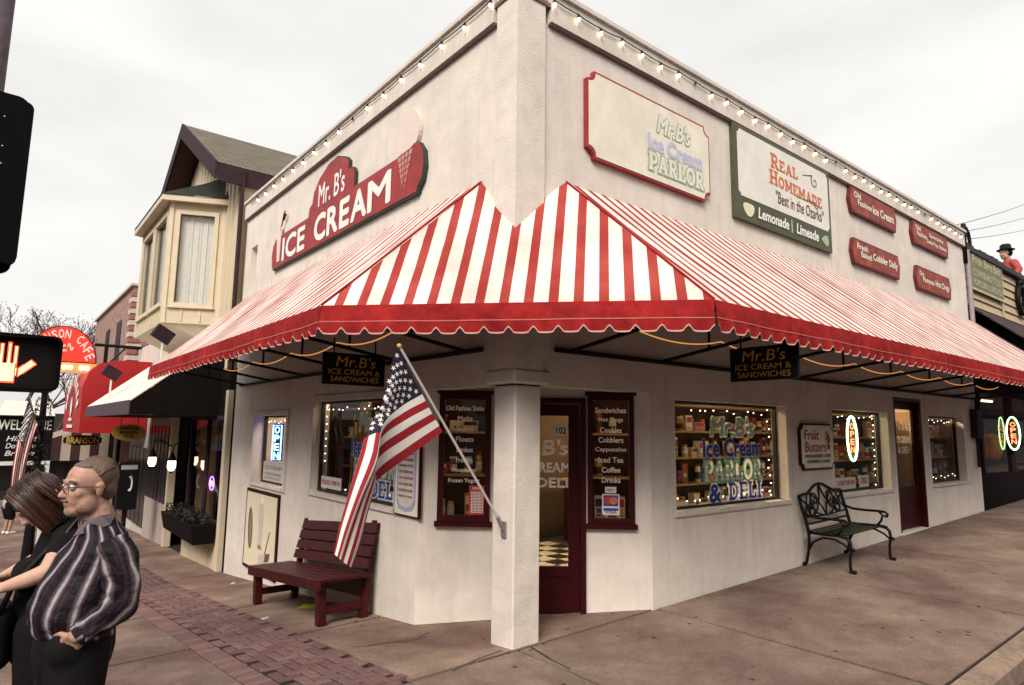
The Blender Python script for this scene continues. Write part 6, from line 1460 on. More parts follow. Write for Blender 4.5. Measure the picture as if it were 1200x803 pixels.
# storefront
R0(MB().box(11.78, 0.22, -0.5, 19, 0.38, 0.75), 'bulkhead', pm('dark_bulkhead', (0.010,0.006,0.007), 0.8, 0.3, spec=0.08))
R0(MB().box(11.78, 0.22, 2.45, 19, 0.38, 3.0), 'transom', DARKST)
for x in (11.78, 12.75, 15.0, 17.4): R0(MB().box(x, 0.22, 0.751, x+0.10, 0.38, 2.449), 'mullion', BROWN)
g_ = MB(); g_.face([(12.85,0.30,0.75),(19,0.30,0.75),(19,0.30,2.45),(12.85,0.30,2.45)]); R0(g_, 'pane', GLASS)
t = thing('tube_lamp', 'lit fluorescent tube inside the dark neighbouring shop', 'lamp', V(15.0, 1.0, 2.40)); MB().beam((-1.0,0,0),(1.6,0,0.02),0.03,0.04).build('tube', em('fluorescent', (1.0,0.80,0.52), 2.6), t); MB().box(-1.05,-0.03,0.045,1.65,0.03,0.09).build('housing', OFFW, t)
AMB = pm('pumpkin_skin', (0.40,0.13,0.02), 0.6, 0.25, 6)
t = thing('pumpkin', 'large orange pumpkin sitting in the dark shop window', 'pumpkin', V(14.75, 0.70, 0.96)); mb = MB()
for k in range(10): mb.ball((0.16*cos(k*pi/5), 0.14*sin(k*pi/5), 0.33), 0.27, 0.62, 0.62, 1.2, 10, 8)
mb.build('flesh', AMB, t, True); MB().tube([(0,0,0.60),(0.03,0,0.70),(0.08,0,0.76)], [0.05,0.035,0.03], 6).build('stalk', GREEN, t)
t = thing('display_table', 'dark wooden table holding the pumpkin', 'table', V(14.75, 0.75, 0.601))
MB().box(-0.75,-0.28,0.30,0.95,0.24,0.355).build('top', BROWN, t)
for x in (-0.7, 0.84):
    for y_ in (-0.26, 0.16): MB().box(x,y_,0,x+0.06,y_+0.06,0.298).build('leg', BROWN, t)
t = thing('shop_shelf', 'small bright shelf of white goods in the dark shop window', 'shelf', V(14.1, 1.2, 0.9))
for k in range(5):
    MB().box(-0.35,-0.10,k*0.28,0.75,0.10,k*0.28+0.02).build('shelf_board', OFFW, t)
    for q in range(7): MB().box(-0.32+q*0.15,-0.08,k*0.28+0.021,-0.20+q*0.15,0.05,k*0.28+random.uniform(0.08,0.2)).build('white_carton', OFFW, t)
p = ony(1187, 508, 0.20); neon(frame(p, V(1,-0.6,0), (0,0,1)), 'green oval neon open sign hanging at the dark neighbouring shop', 0.34, 0.74, ('green', (0.55,1.0,0.45), 4.0), ('red', (1.0,0.16,0.06), 3.5))
# green hand-painted sign on the siding
P = [ony(u, v, 0.0) for u, v in ((1132,290),(1172,318),(1171,355),(1137,338))]
x_, w_, z_, h_ = P[0].x, P[1].x-P[0].x, P[3].z, P[0].z-P[3].z
t = thing('painted_sign', 'faded olive and cream painted board on the siding beside the white wall', 'sign', frame((x_, 0.0, z_), (1,0,0), (0,0,1)))
OLV = pm('olive_paint', (0.20,0.20,0.10), 0.7, 0.25, 6); PALE = pm('pale_paint', (0.55,0.50,0.35), 0.7, 0.15, 6)
MB().box(0,0,0.0,w_,h_,0.03).build('board', PALE, t); MB().box(0.05,0.05,0.028,w_-0.05,h_-0.05,0.034).build('face', OLV, t)
text(t, "Pride Barn Bait", w_*0.08, h_*0.66, w_*0.84, h_*0.22, 0.038, PALE, bold=0.02, shear=0.15); text(t, "COFFEE-BOTTLES", w_*0.08, h_*0.36, w_*0.84, h_*0.17, 0.038, PALE, bold=0.02); text(t, "POPCORN LURES-ICE", w_*0.08, h_*0.12, w_*0.84, h_*0.16, 0.038, PALE, bold=0.02)
p = ony(1195, 352, -0.0); t = thing('horse_collar', 'dark oval harness ring hung on the lap siding', 'harness', frame(p, (1,0,0), (0,0,1)))
MB().tube([(0.28*cos(i*pi/10), 0.34*sin(i*pi/10), 0.03) for i in range(20)], 0.055, 6, closed=True).build('ring', BLACKP, t, True); MB().ball((-0.05,0.40,0.03), 0.09, n=8, k=6).build('knot', BLACKP, t, True)
# downpipe, conduit, meter boxes at the wall's end
t = thing('downpipe', 'grey downpipe running down the end of the white wall', 'downpipe', V(11.78, -0.05, 5.3)); MB().tube([(0,0,0),(0,0,-2.4)], 0.045, 8).build('pipe', pm('pipe_grey', (0.30,0.25,0.28), 0.6), t)
t = thing('meter_box', 'dark electric meter box and conduit beside the shop window', 'meter', FRW(11.25, 0.95)); MB().bbox(0.05,0.55,0.002,0.40,1.10,0.12,0.01).build('box', BROWN, t); MB().tube([(0.2,0,0.05),(0.2,0.55,0.05)], 0.03, 6).build('conduit', BROWN, t); MB().tube([(0.30,1.10,0.05),(0.30,1.35,0.05)], 0.03, 6).build('conduit', BROWN, t)
# gooseneck lamp and wires at the parapet end
t = thing('coiled_wire', 'coil of black service cable at the far end of the parapet', 'cable', V(11.75, -0.02, 5.42))
P = [(0,0,-0.35),(-0.02,0,0.15),(0.02,0,0.32),(0.18,0,0.40),(0.34,0,0.30),(0.40,0,0.10),(0.30,0,-0.12),(0.12,0,-0.10),(0.08,0,0.10),(0.16,0,0.30)]
MB().tube(P, 0.028, 6).build('cable', BLACKP, t, True); MB().tube([(0.22+0.19*cos(i*pi/8), 0.03, 0.14+0.25*sin(i*pi/8)) for i in range(16)], 0.018, 5, closed=True).build('coil', BLACKP, t, True); MB().tube([(-0.03,0,-0.4),(-0.02,0,0.30),(0.05,0,0.42)], 0.05, 8).build('weatherhead', BLACKP, t, True)
for k, (u1, v1) in enumerate(((1225, 228), (1225, 246), (1225, 262))):
    a = V(12.1, 1.5+k*0.1, 5.9-0.05*k); b = ony(u1, v1, 9.0); mb = MB(); mb.tube([a.lerp(b, i/10)-V(0,0,0.25*4*(i/10)*(1-i/10)) for i in range(11)], 0.02, 4); tag(mb.build('power_cable', pm('cable_grey', (0.25,0.23,0.23), 0.7)), 'thin grey power cable crossing the sky beyond the parapet', 'cable', 'power cables over the street')
# ================================================================== PEOPLE
SKIN = pm('skin', (0.49, 0.275, 0.20), 0.5, 0.25, 45, 0.12, 260, spec=0.35, stain=0.14, sscale=16)
SKINL = pm('skin_pale', (0.56, 0.34, 0.25), 0.55, 0.08, 14, spec=0.35)
BLK = pm('black_cloth', (0.008, 0.007, 0.008), 0.9, 0.3, 12, 0.3, 25, spec=0.15)
def cap(mb, pts, radii, n=12):
    """closed tapered limb with round ends"""
    pts = [Vector(p) for p in pts]; mb.tube(pts, radii, n)
    for p, r in ((pts[0], radii[0]), (pts[-1], radii[-1])): mb.ball(p, r*0.99, n=n, k=8)
def fused(mb, name, mat, parent, vox, smooth=6):
    o = mb.build(name, mat, parent, True)
    m_ = o.modifiers.new('fuse', 'REMESH'); m_.mode = 'VOXEL'; m_.voxel_size = vox; m_.use_smooth_shade = True
    s_ = o.modifiers.new('soften', 'SMOOTH'); s_.factor = 0.5; s_.iterations = smooth
    return o
def striped_cloth(name):
    M_ = bpy.data.materials.new(name); M_.use_nodes = True; t = M_.node_tree; N = t.nodes; K = t.links.new; b = N['Principled BSDF']; b.inputs['Roughness'].default_value = 0.62; b.inputs['Specular IOR Level'].default_value = 0.12
    uv = N.new('ShaderNodeUVMap'); uv.uv_map = 'stripe'; sp = N.new('ShaderNodeSeparateXYZ'); K(uv.outputs[0], sp.inputs[0]); fr_ = N.new('ShaderNodeMath'); fr_.operation = 'FRACT'; K(sp.outputs[0], fr_.inputs[0])
    r = N.new('ShaderNodeValToRGB'); E = r.color_ramp.elements; E[0].position = 0; E[0].color = (0.012,0.009,0.011,1); E[1].position = 0.34; E[1].color = (0.012,0.008,0.011,1)
    for p_, c_ in ((0.40,(0.055,0.04,0.05,1)), (0.48,(0.08,0.06,0.07,1)), (0.55,(0.30,0.26,0.28,1)), (0.62,(0.34,0.30,0.31,1)), (0.70,(0.08,0.06,0.075,1)), (0.78,(0.035,0.022,0.032,1)), (0.85,(0.010,0.007,0.010,1)), (0.92,(0.03,0.018,0.03,1))): e = E.new(p_); e.color = c_
    K(fr_.outputs[0], r.inputs[0]); K(r.outputs[0], b.inputs['Base Color'])
    tc_ = N.new('ShaderNodeTexCoord'); n = N.new('ShaderNodeTexNoise'); n.inputs['Scale'].default_value = 11; n.inputs['Detail'].default_value = 4; K(tc_.outputs['Object'], n.inputs[0]); bp = N.new('ShaderNodeBump'); bp.inputs['Strength'].default_value = 0.9; bp.inputs['Distance'].default_value = 0.04; K(n.outputs[0], bp.inputs['Height']); K(bp.outputs[0], b.inputs['Normal'])
    return M_
SHIRT = striped_cloth('striped_shirt')
def loft(name, rings, nseg, mat, parent, per=18, closed=True, off=0.0, wob=0.006, seed=0):
    """rings: (centre, ax, ay, a, b): ellipse axes; stripes run along the loft"""
    rnd = random.Random(seed); vs, fs = [], []; R_ = []
    # subdivide rings
    for k in range(len(rings)-1):
        for q in range(4):
            s_ = q/4; s2 = s_
            R_.append([rings[k][i].lerp(rings[k+1][i], s2) if isinstance(rings[k][i], Vector) else lerp(rings[k][i], rings[k+1][i], s2) for i in range(5)])
    R_.append(list(rings[-1]))
    # smooth radii/centres
    for _ in range(2):
        R2 = [R_[0]]+[[(R_[k-1][i]+R_[k][i]*2+R_[k+1][i])*0.25 for i in range(5)] for k in range(1, len(R_)-1)]+[R_[-1]]; R_ = R2
    ph = [rnd.uniform(0, 6) for _ in range(6)]
    for k, (c_, ax, ay, a, b) in enumerate(R_):
        for j in range(nseg):
            t_ = 2*pi*j/nseg; w_ = 1+wob/max(a, 0.03)*(sin(3*t_+k*0.35+ph[0])+0.7*sin(5*t_-k*0.55+ph[1])+0.6*sin(k*1.1+2*t_+ph[2]))
            vs.append(c_+ax*cos(t_)*a*w_+ay*sin(t_)*b*w_)
    n = len(R_)
    for k in range(n-1):
        for j in range(nseg): a = k*nseg; fs.append((a+j, a+(j+1) % nseg, a+nseg+(j+1) % nseg, a+nseg+j))
    ncap = len(fs)
    fs.append(tuple(reversed(range(nseg)))); fs.append(tuple((n-1)*nseg+j for j in range(nseg)))
    me = bpy.data.meshes.new(name); me.from_pydata([tuple(v) for v in vs], [], fs); me.materials.append(mat); ul = me.uv_layers.new(name='stripe')
    for p_ in me.polygons:
        p_.use_smooth = True
        for li_, vi in zip(p_.loop_indices, p_.vertices):
            j = vi % nseg
            if p_.index < ncap and j == 0 and any(v % nseg == nseg-1 for v in p_.vertices): j = nseg
            ul.data[li_].uv = (j/nseg*per+off, (vi//nseg)/n)
    o = link(name, me, parent); sd = o.modifiers.new('round', 'SUBSURF'); sd.levels = 1; sd.render_levels = 1
    return o
def tubeloft(name, pts, radii, mat, parent, per=7, nseg=24, off=0.0, seed=1, flat=1.0, wob=0.006):
    pts = [Vector(p) for p in pts]; rings = []; prev = None
    for i, p in enumerate(pts):
        d = (pts[min(i+1, len(pts)-1)]-pts[max(i-1, 0)]).normalized()
        a = d.orthogonal().normalized() if prev is None else (prev-d*prev.dot(d)).normalized(); prev = a
        rings.append((p, a, d.cross(a), radii[i], radii[i]*flat))
    return loft(name, rings, nseg, mat, parent, per, off=off, seed=seed, wob=wob)
def hand(mb, wrist, d, palm_n, s=1.0, curl=0.5, thumb_side=1):
    """palm with five bent fingers; d: pointing direction, palm_n: palm normal"""
    d = Vector(d).normalized(); n = Vector(palm_n); n = (n-d*n.dot(d)).normalized(); sd = d.cross(n)*thumb_side; w = Vector(wrist)
    pl = w+d*0.045*s
    for k in range(4):
        o = (k-1.5)*0.019*s; cap(mb, [w+sd*o*0.6, pl+sd*o, w+d*0.085*s+sd*o], [0.017*s, 0.0155*s, 0.012*s], 8)
        L_ = (0.068, 0.076, 0.070, 0.055)[k]*s; b = w+d*0.085*s+sd*o; q = b; dd = d.copy(); P = [b]
        for j in range(3):
            dd = (dd*cos(curl)+n*sin(curl)).normalized() if True else dd; q = q+dd*L_*(0.45, 0.32, 0.23)[j]; P.append(q)
        cap(mb, P, [0.0105*s, 0.0098*s, 0.009*s, 0.0078*s], 8)
    b = w+d*0.03*s-sd*0.025*s; cap(mb, [b, b+(d*0.5-sd*0.9+n*0.3).normalized()*0.035*s, b+(d*0.85-sd*0.75+n*0.4).normalized()*0.072*s], [0.014*s, 0.011*s, 0.009*s], 8)
def head(mb, c, f, u, l, s=1.0, male=True):
    """skin volumes of a head; c centre, f forward, u up, l left"""
    P = lambda a, b, h: c+(f*a+l*b+u*h)*s
    M_ = Matrix((f, l, u)).transposed()
    mb.ball(P(-0.012,0,0.035), 0.098*s, 1.0, 0.80, 0.88, 20, 14, M_); mb.ball(P(0.03,0,-0.035), 0.075*s, 0.85, 0.82, 1.0, 18, 12, M_)
    mb.ball(P(0.045,0,-0.088), 0.045*s, 0.95, 1.05, 0.75, 14, 10, M_)                 # chin
    for y_ in (-1, 1): mb.ball(P(0.02,y_*0.045,-0.065), 0.042*s, 1, 0.6, 1, 12, 8, M_); mb.ball(P(0.058,y_*0.036,-0.022), 0.026*s, 0.8, 1, 0.8, 10, 8, M_)   # jaw, cheek
    mb.ball(P(0.078,0,0.028), 0.026*s, 0.6, 1.9, 0.55, 12, 8, M_)                     # brow
    cap(mb, [P(0.084,0,0.012), P(0.098,0,-0.012), P(0.106,0,-0.026)], [0.009*s, 0.011*s, 0.013*s], 10)   # nose
    for y_ in (-1, 1): mb.ball(P(0.097,y_*0.011,-0.030), 0.009*s, n=8, k=6)
    mb.ball(P(0.086,0,-0.056), 0.018*s, 0.55, 1.2, 0.4, 10, 8, M_); mb.ball(P(0.083,0,-0.068), 0.017*s, 0.55, 1.1, 0.45, 10, 8, M_)    # lips
    for y_ in (-1, 1):
        q = P(-0.008, y_*0.080, -0.008); mb.ball(q, 0.030*s, 0.55, 0.28, 1.0, 12, 8, M_); mb.ball(q+u*0.016*s-f*0.004*s, 0.018*s, 0.8, 0.4, 0.8, 10, 8, M_)
    cap(mb, [P(-0.025,0,-0.06), P(-0.035,0,-0.16)], [0.056*s, 0.062*s], 16)
EYEW = pm('eye_white', (0.6,0.57,0.54), 0.3); IRIS = pm('iris', (0.05,0.03,0.02), 0.3)
# ---------------------------------------------------------------- man in the striped shirt
mp_ = V(-3.03, -0.75, 0); mp_.z = GZ(mp_.x, mp_.y)
fx = V(-1.0, -0.12, 0).normalized(); M_man = Matrix((fx, V(-fx.y, fx.x, 0), V(0,0,1))).transposed().to_4x4(); M_man.translation = mp_
man = thing('person', 'older man in a dark striped long-sleeved shirt with glasses, hand in pocket', 'person', M_man)
X_, Y_, Z_ = V(1,0,0), V(0,1,0), V(0,0,1)
sk = MB()
hy = radians(12); hf = V(cos(hy), sin(hy), -0.02).normalized(); hl = Z_.cross(hf).normalized(); hu = hf.cross(hl)
hc = V(-0.005, 0.0, 1.548); head(sk, hc, hf, hu, hl, 1.02)
cap(sk, [(-0.05,0,1.44),(-0.08,0,1.30),(-0.05,0,1.12),(-0.03,0,0.95)], [0.06,0.085,0.12,0.11], 14)
for s_ in (-1, 1): cap(sk, [(-0.08,s_*0.14,1.30),(-0.105,s_*0.228,1.10)], [0.04,0.035], 12); cap(sk, [(-0.02,s_*0.09,0.92),(-0.01,s_*0.1,0.48),(0.0,s_*0.1,0.08)], [0.085,0.055,0.04], 12); cap(sk, [(0,s_*0.1,0.045),(0.14,s_*0.11,0.035)], [0.035,0.03], 10)
cap(sk, [(-0.105,0.228,1.10),(-0.03,0.230,1.018),(0.035,0.225,0.975)], [0.034,0.030,0.027], 12); cap(sk, [(-0.105,-0.228,1.10),(-0.06,-0.26,0.84)], [0.034,0.028], 12)
hand(sk, V(0.030,0.222,0.978), V(0.30,-0.62,-0.66), V(-0.55,-0.75,0.35), 1.0, 0.10, 1); hand(sk, V(-0.06,-0.26,0.84), V(0.1,0,-1), V(0,1,0), 1.0, 0.3)
fused(sk, 'body', SKIN, man, 0.0048, 4)
def R5(h, cx_, a, b): return (V(cx_, 0, h), X_, Y_, a, b)
shirt = loft('shirt', [R5(0.925,-0.012,0.140,0.180), R5(0.955,-0.008,0.158,0.190), R5(1.00,0.0,0.172,0.198), R5(1.07,-0.008,0.182,0.205), R5(1.15,-0.032,0.172,0.206), R5(1.22,-0.052,0.152,0.203), R5(1.28,-0.062,0.126,0.194), R5(1.335,-0.068,0.098,0.165), R5(1.382,-0.060,0.078,0.112), R5(1.418,-0.055,0.066,0.072)], 72, SHIRT, man, per=12, off=0.15, seed=3, wob=0.0045)
tubeloft('sleeve', [(-0.070,0.148,1.322),(-0.088,0.186,1.280),(-0.105,0.214,1.215),(-0.118,0.232,1.15),(-0.112,0.240,1.09),(-0.075,0.240,1.048),(-0.03,0.236,1.020),(0.008,0.230,0.998),(0.028,0.227,0.985)], [0.060,0.074,0.075,0.070,0.068,0.062,0.055,0.049,0.045], SHIRT, shirt, per=4, off=0.3, seed=5, wob=0.0075)
tubeloft('cuff', [(0.016,0.229,0.992),(0.044,0.224,0.974)], [0.048,0.044], SHIRT, shirt, per=5, off=0.3, wob=0.001)
tubeloft('sleeve', [(-0.07,-0.15,1.345),(-0.10,-0.20,1.25),(-0.11,-0.23,1.10),(-0.09,-0.25,0.98),(-0.06,-0.26,0.86)], [0.062,0.076,0.072,0.06,0.046], SHIRT, shirt, per=5, seed=6)
cl = MB(); dn = -0.026
for s_ in (-1, 1):
    cl.face([(-0.105,s_*0.070,1.462+dn),(-0.045,s_*0.082,1.458+dn),(0.010,s_*0.058,1.435+dn),(0.050,s_*0.060,1.375+dn),(0.000,s_*0.094,1.392+dn),(-0.075,s_*0.112,1.418+dn)])
cl.face([(-0.105,-0.070,1.462+dn),(-0.135,0,1.468+dn),(-0.105,0.070,1.462+dn),(-0.075,0.112,1.418+dn),(-0.158,0,1.408+dn),(-0.075,-0.112,1.418+dn)])
co = cl.build('collar', pm('collar_cloth', (0.085,0.062,0.075), 0.6, 0.5, 14), shirt); sd = co.modifiers.new('thick', 'SOLIDIFY'); sd.thickness = 0.006
tr = MB(); 
cap(tr, [(-0.01,0,0.955),(-0.01,0,0.86)], [0.150,0.155], 20)
for s_ in (-1, 1): cap(tr, [(-0.01,s_*0.085,0.88),(0.0,s_*0.10,0.62),(0.0,s_*0.105,0.46),(-0.01,s_*0.105,0.14)], [0.120,0.105,0.085,0.065], 14); tr.ball((0.035,s_*0.125,0.91), 0.088, n=12, k=8)
fused(tr, 'trousers', BLK, man, 0.012, 6)
for s_ in (-1, 1): sh = MB(); cap(sh, [(-0.05,s_*0.105,0.045),(0.06,s_*0.11,0.04),(0.17,s_*0.12,0.035)], [0.045,0.05,0.04], 12); fused(sh, 'shoe', BLACKP, man, 0.008, 3)
# hair, beard, glasses, eyes
HAIRM = pm('brown_grey_hair', (0.085,0.050,0.034), 0.5, 0.5, 30, 0.3, 120, tint=(0.125,0.088,0.066)); GREYB = pm('grey_beard', (0.30,0.215,0.175), 0.8, 0.3, 60, 0.5, 150)
HP = lambda a, b, h: hc+(hf*a+hl*b+hu*h)*1.02
MH = Matrix((hf, hl, hu)).transposed()
def strands(name, mat, parent, roots, seed, r=0.0035, n=5):
    rnd = random.Random(seed); mb = MB()
    for P in roots: mb.tube(P, [r*0.8]+[r]*(len(P)-2)+[r*0.4], 4, cap=False)
    return mb.build(name, mat, parent, True)
hb = MB(); hb.ball(HP(-0.030,0,0.046), 0.099, 0.90, 0.83, 0.88, 20, 14, MH); hb.ball(HP(-0.055,0,0.0), 0.075, 0.75, 1.0, 1.0, 16, 12, MH); hb.ball(HP(0.012,0,0.090), 0.050, 1.0, 1.25, 0.50, 14, 10, MH)
for s_ in (-1, 1): hb.ball(HP(-0.030,s_*0.062,0.050), 0.040, 0.9, 0.5, 0.8, 12, 8, MH)
hair = fused(hb, 'hair', HAIRM, man, 0.005, 3)
roots = []; rnd = random.Random(4)
for i in range(420):
    a = rnd.uniform(-1.45, 1.45); q0 = rnd.uniform(-0.15, 0.9); P = []
    for q in range(6):
        th_ = 0.62+q0-0.30*q+rnd.uniform(-.02,.02)      # angle from the front over the crown to the nape
        ph_ = a*(1-0.05*q)+rnd.uniform(-.02,.02)
        v_ = V(sin(th_)*0.0905, sin(ph_)*0.0835*cos(th_*0.35), cos(th_)*cos(ph_)*0.0885)*1.0
        P.append(HP(-0.030+v_.x*max(0.35, cos(ph_)), v_.y, 0.046+v_.z))
    roots.append(P)
strands('hair_strands', HAIRM, hair, roots, 1, 0.0019)
bd = MB(); bd.ball(HP(0.054,0,-0.094), 0.040, 0.88, 1.02, 0.70, 14, 10, MH)
for s_ in (-1, 1): bd.ball(HP(0.036,s_*0.046,-0.078), 0.030, 1.1, 0.5, 0.9, 12, 8, MH)
bd.ball(HP(0.094,0,-0.047), 0.020, 0.40, 1.5, 0.30, 12, 8, MH)
fused(bd, 'beard', GREYB, man, 0.004, 2)
for s_ in (-1, 1):
    e = MB(); e.ball(HP(0.079,s_*0.031,0.008), 0.0135, n=12, k=8); e = e.build('eye', EYEW, man, True); i_ = MB(); i_.ball(HP(0.090,s_*0.031,0.008), 0.0055, n=8, k=6); i_.build('iris', IRIS, e, True)
    MB().tube([HP(0.086,s_*0.012,0.028), HP(0.088,s_*0.032,0.034), HP(0.074,s_*0.055,0.028)], [0.004,0.0055,0.003], 6).build('eyebrow', HAIRM, man, True)
gl = MB()
for s_ in (-1, 1):
    gl.tube([HP(0.106-0.006*abs(sin(i*pi/8)), s_*(0.033+0.025*cos(i*pi/8)), 0.004+0.019*sin(i*pi/8)) for i in range(16)], 0.0019, 5, closed=True)
    gl.tube([HP(0.104,s_*0.058,0.010), HP(0.05,s_*0.080,0.010), HP(-0.010,s_*0.086,0.006)], 0.0019, 5)
gl.tube([HP(0.107,-0.009,0.010), HP(0.110,0,0.013), HP(0.107,0.009,0.010)], 0.0019, 5)
gl = gl.build('glasses', pm('glasses_metal', (0.10,0.06,0.05), 0.3, metal=0.7), man)
# ---------------------------------------------------------------- woman looking down, behind him
wp = V(-3.10, -0.20, 0); wp.z = GZ(wp.x, wp.y)
fw_ = V(-1.0, 0.02, 0).normalized(); M_w = Matrix((fw_, V(-fw_.y, fw_.x, 0), V(0,0,1))).transposed().to_4x4(); M_w.translation = wp
wm = thing('person', 'woman in black with auburn hair looking down at something in her hands', 'person', M_w)
sk = MB(); pitch_ = radians(48); hf2 = V(cos(pitch_), 0, -sin(pitch_)); hu2 = V(sin(pitch_), 0, cos(pitch_)); hl2 = V(0,1,0)
hc2 = V(0.07, 0, 1.435); head(sk, hc2, hf2, hu2, hl2, 0.95)
cap(sk, [(-0.05,0,1.34),(-0.06,0,1.22),(-0.02,0,1.05),(0.0,0,0.85)], [0.05,0.09,0.11,0.12], 14)
for s_ in (-1, 1):
    cap(sk, [(-0.05,s_*0.15,1.275),(-0.02,s_*0.20,1.22),(0.015,s_*0.225,1.145)], [0.050,0.046,0.041], 12)
    cap(sk, [(0.015,s_*0.225,1.145),(0.09,s_*0.19,1.11),(0.175,s_*0.13,1.075)], [0.041,0.036,0.025], 12)
    hand(sk, V(0.175,s_*0.13,1.075), V(0.9,-0.25*s_,-0.1), V(0,-0.5*s_,-1), 0.92, 0.55, -s_)
    cap(sk, [(0.0,s_*0.09,0.85),(0.0,s_*0.09,0.45),(0.0,s_*0.09,0.08)], [0.08,0.05,0.036], 12)
fused(sk, 'body', SKINL, wm, 0.0052, 4)
tp = MB(); cap(tp, [(-0.055,0,1.285),(-0.05,0,1.18),(-0.01,0,1.05),(0.0,0,0.92),(0,0,0.80)], [0.105,0.128,0.135,0.14,0.155], 18)
for s_ in (-1, 1): cap(tp, [(-0.055,s_*0.11,1.275),(-0.045,s_*0.165,1.255),(-0.025,s_*0.190,1.215)], [0.070,0.068,0.060], 14); tp.ball((0.075,s_*0.06,1.10), 0.075, n=12, k=8)
fused(tp, 'shirt', BLK, wm, 0.010, 5)
tr = MB()
for s_ in (-1, 1): cap(tr, [(0,s_*0.08,0.86),(0.0,s_*0.09,0.60),(0.0,s_*0.09,0.45),(0,s_*0.09,0.1)], [0.125,0.10,0.08,0.07], 14)
fused(tr, 'trousers', BLK, wm, 0.012, 5)
for s_ in (-1, 1): sh = MB(); cap(sh, [(-0.04,s_*0.09,0.045),(0.14,s_*0.10,0.035)], [0.042,0.036], 12); fused(sh, 'shoe', BLACKP, wm, 0.008, 3)
AUB = pm('auburn_hair', (0.034,0.011,0.006), 0.38, 0.5, 18, 0.2, 60, spec=0.5, tint=(0.022,0.008,0.006)); AUB2 = pm('auburn_light', (0.085,0.027,0.010), 0.36, 0.3, 10, spec=0.5); AUB3 = pm('auburn_dark', (0.022,0.008,0.006), 0.4, 0.3, 10)
W2 = lambda a, b, h: hc2+(hf2*a+hl2*b+hu2*h)*0.95
MW = Matrix((hf2, hl2, hu2)).transposed()
hb = MB(); hb.ball(W2(-0.030,0,0.040), 0.112, 1.0, 0.92, 0.95, 20, 14, MW); hb.ball(W2(-0.075,0,-0.05), 0.085, 0.7, 1.1, 1.2, 16, 12, MW)
for s_ in (-1, 1): hb.ball(W2(-0.005,s_*0.082,-0.05), 0.062, 0.95, 0.42, 1.55, 14, 10, MW)
hair = fused(hb, 'hair', AUB, wm, 0.006, 4)
rnd = random.Random(9)
for kk, (mt, cnt) in enumerate(((AUB, 420), (AUB2, 170), (AUB3, 170))):
    roots = []
    for i in range(cnt):
        s_ = 1 if rnd.random() < 0.8 else -1; a = rnd.uniform(-0.10, 0.09); P = []
        y0_ = 0.01+rnd.uniform(-0.01, 0.02)
        for q in range(8):
            tq = q/7; ang_ = tq*pi*0.62
            P.append(W2(a*(1-0.25*tq)-0.02+0.035*tq*tq*(1 if a > -0.03 else -0.6)+rnd.uniform(-.003,.003), s_*(y0_+0.112*sin(ang_)*(1 if tq < .75 else 0.97)), 0.148*cos(ang_)-0.03*tq-0.10*max(0, tq-0.55)+0.002*kk+(0.0 if abs(a) < .06 else -0.015)))
        roots.append(P)
    strands('hair_strands', mt, hair, roots, kk, 0.0026)
bg_ = thing('handbag', 'black handbag and camera held by the woman in black', 'bag', M_w)
mb = MB(); mb.bbox(0.12,-0.14,0.70,0.28,0.14,0.98,0.03); fused(mb, 'body', BLACKP, bg_, 0.012, 4); MB().bbox(0.22,-0.075,1.020,0.30,0.085,1.090,0.012).build('camera', BLACKM, bg_)
MB().tube([(0.18,0.13,0.95),(0.14,0.16,1.08),(0.03,0.15,1.22),(-0.05,0.12,1.34)], 0.012, 6).build('strap', BLACKP, bg_, True); MB().tube([(0.24,0.0,0.975),(0.24,0.0,1.021)], 0.02, 6).build('clasp', STEEL, bg_)
# ---------------------------------------------------------------- distant person bending over
g = V(-2.72, 20.0, 0); g.z = GZ(g.x, g.y); pf = V(0.9, 0.45, 0).normalized()
M_d = Matrix((pf, V(-pf.y, pf.x, 0), Z_)).transposed().to_4x4(); M_d.translation = g
dp = thing('person', 'distant person in a pale grey shirt and dark shorts bending forward', 'person', M_d)
sk = MB(); cap(sk, [(0.42,0,1.22),(0.30,0,1.20)], [0.095,0.06], 12)
for s_ in (-1, 1): cap(sk, [(0.26,s_*0.18,1.16),(0.30,s_*0.20,0.92),(0.38,s_*0.16,0.72)], [0.05,0.045,0.035], 10); cap(sk, [(-0.05,s_*0.10,0.80),(0.02,s_*0.10,0.45),(-0.03,s_*0.10,0.08)], [0.085,0.06,0.04], 10)
fused(sk, 'body', SKIN, dp, 0.015, 3)
tp = MB(); cap(tp, [(-0.05,0,0.86),(0.05,0,1.05),(0.22,0,1.20)], [0.17,0.20,0.17], 14)
for s_ in (-1, 1): cap(tp, [(0.22,s_*0.15,1.20),(0.28,s_*0.20,1.02)], [0.085,0.075], 10)
fused(tp, 'shirt', pm('grey_shirt', (0.40,0.36,0.40), 0.8, 0.1), dp, 0.02, 4)
tr = MB()
for s_ in (-1, 1): cap(tr, [(-0.06,s_*0.08,0.86),(0.0,s_*0.10,0.50)], [0.14,0.10], 12)
fused(tr, 'shorts', BLK, dp, 0.02, 3)
for s_ in (-1, 1): sh = MB(); cap(sh, [(-0.06,s_*0.1,0.05),(0.12,s_*0.1,0.04)], [0.05,0.045], 10); fused(sh, 'shoe', OFFW, dp, 0.015, 2)
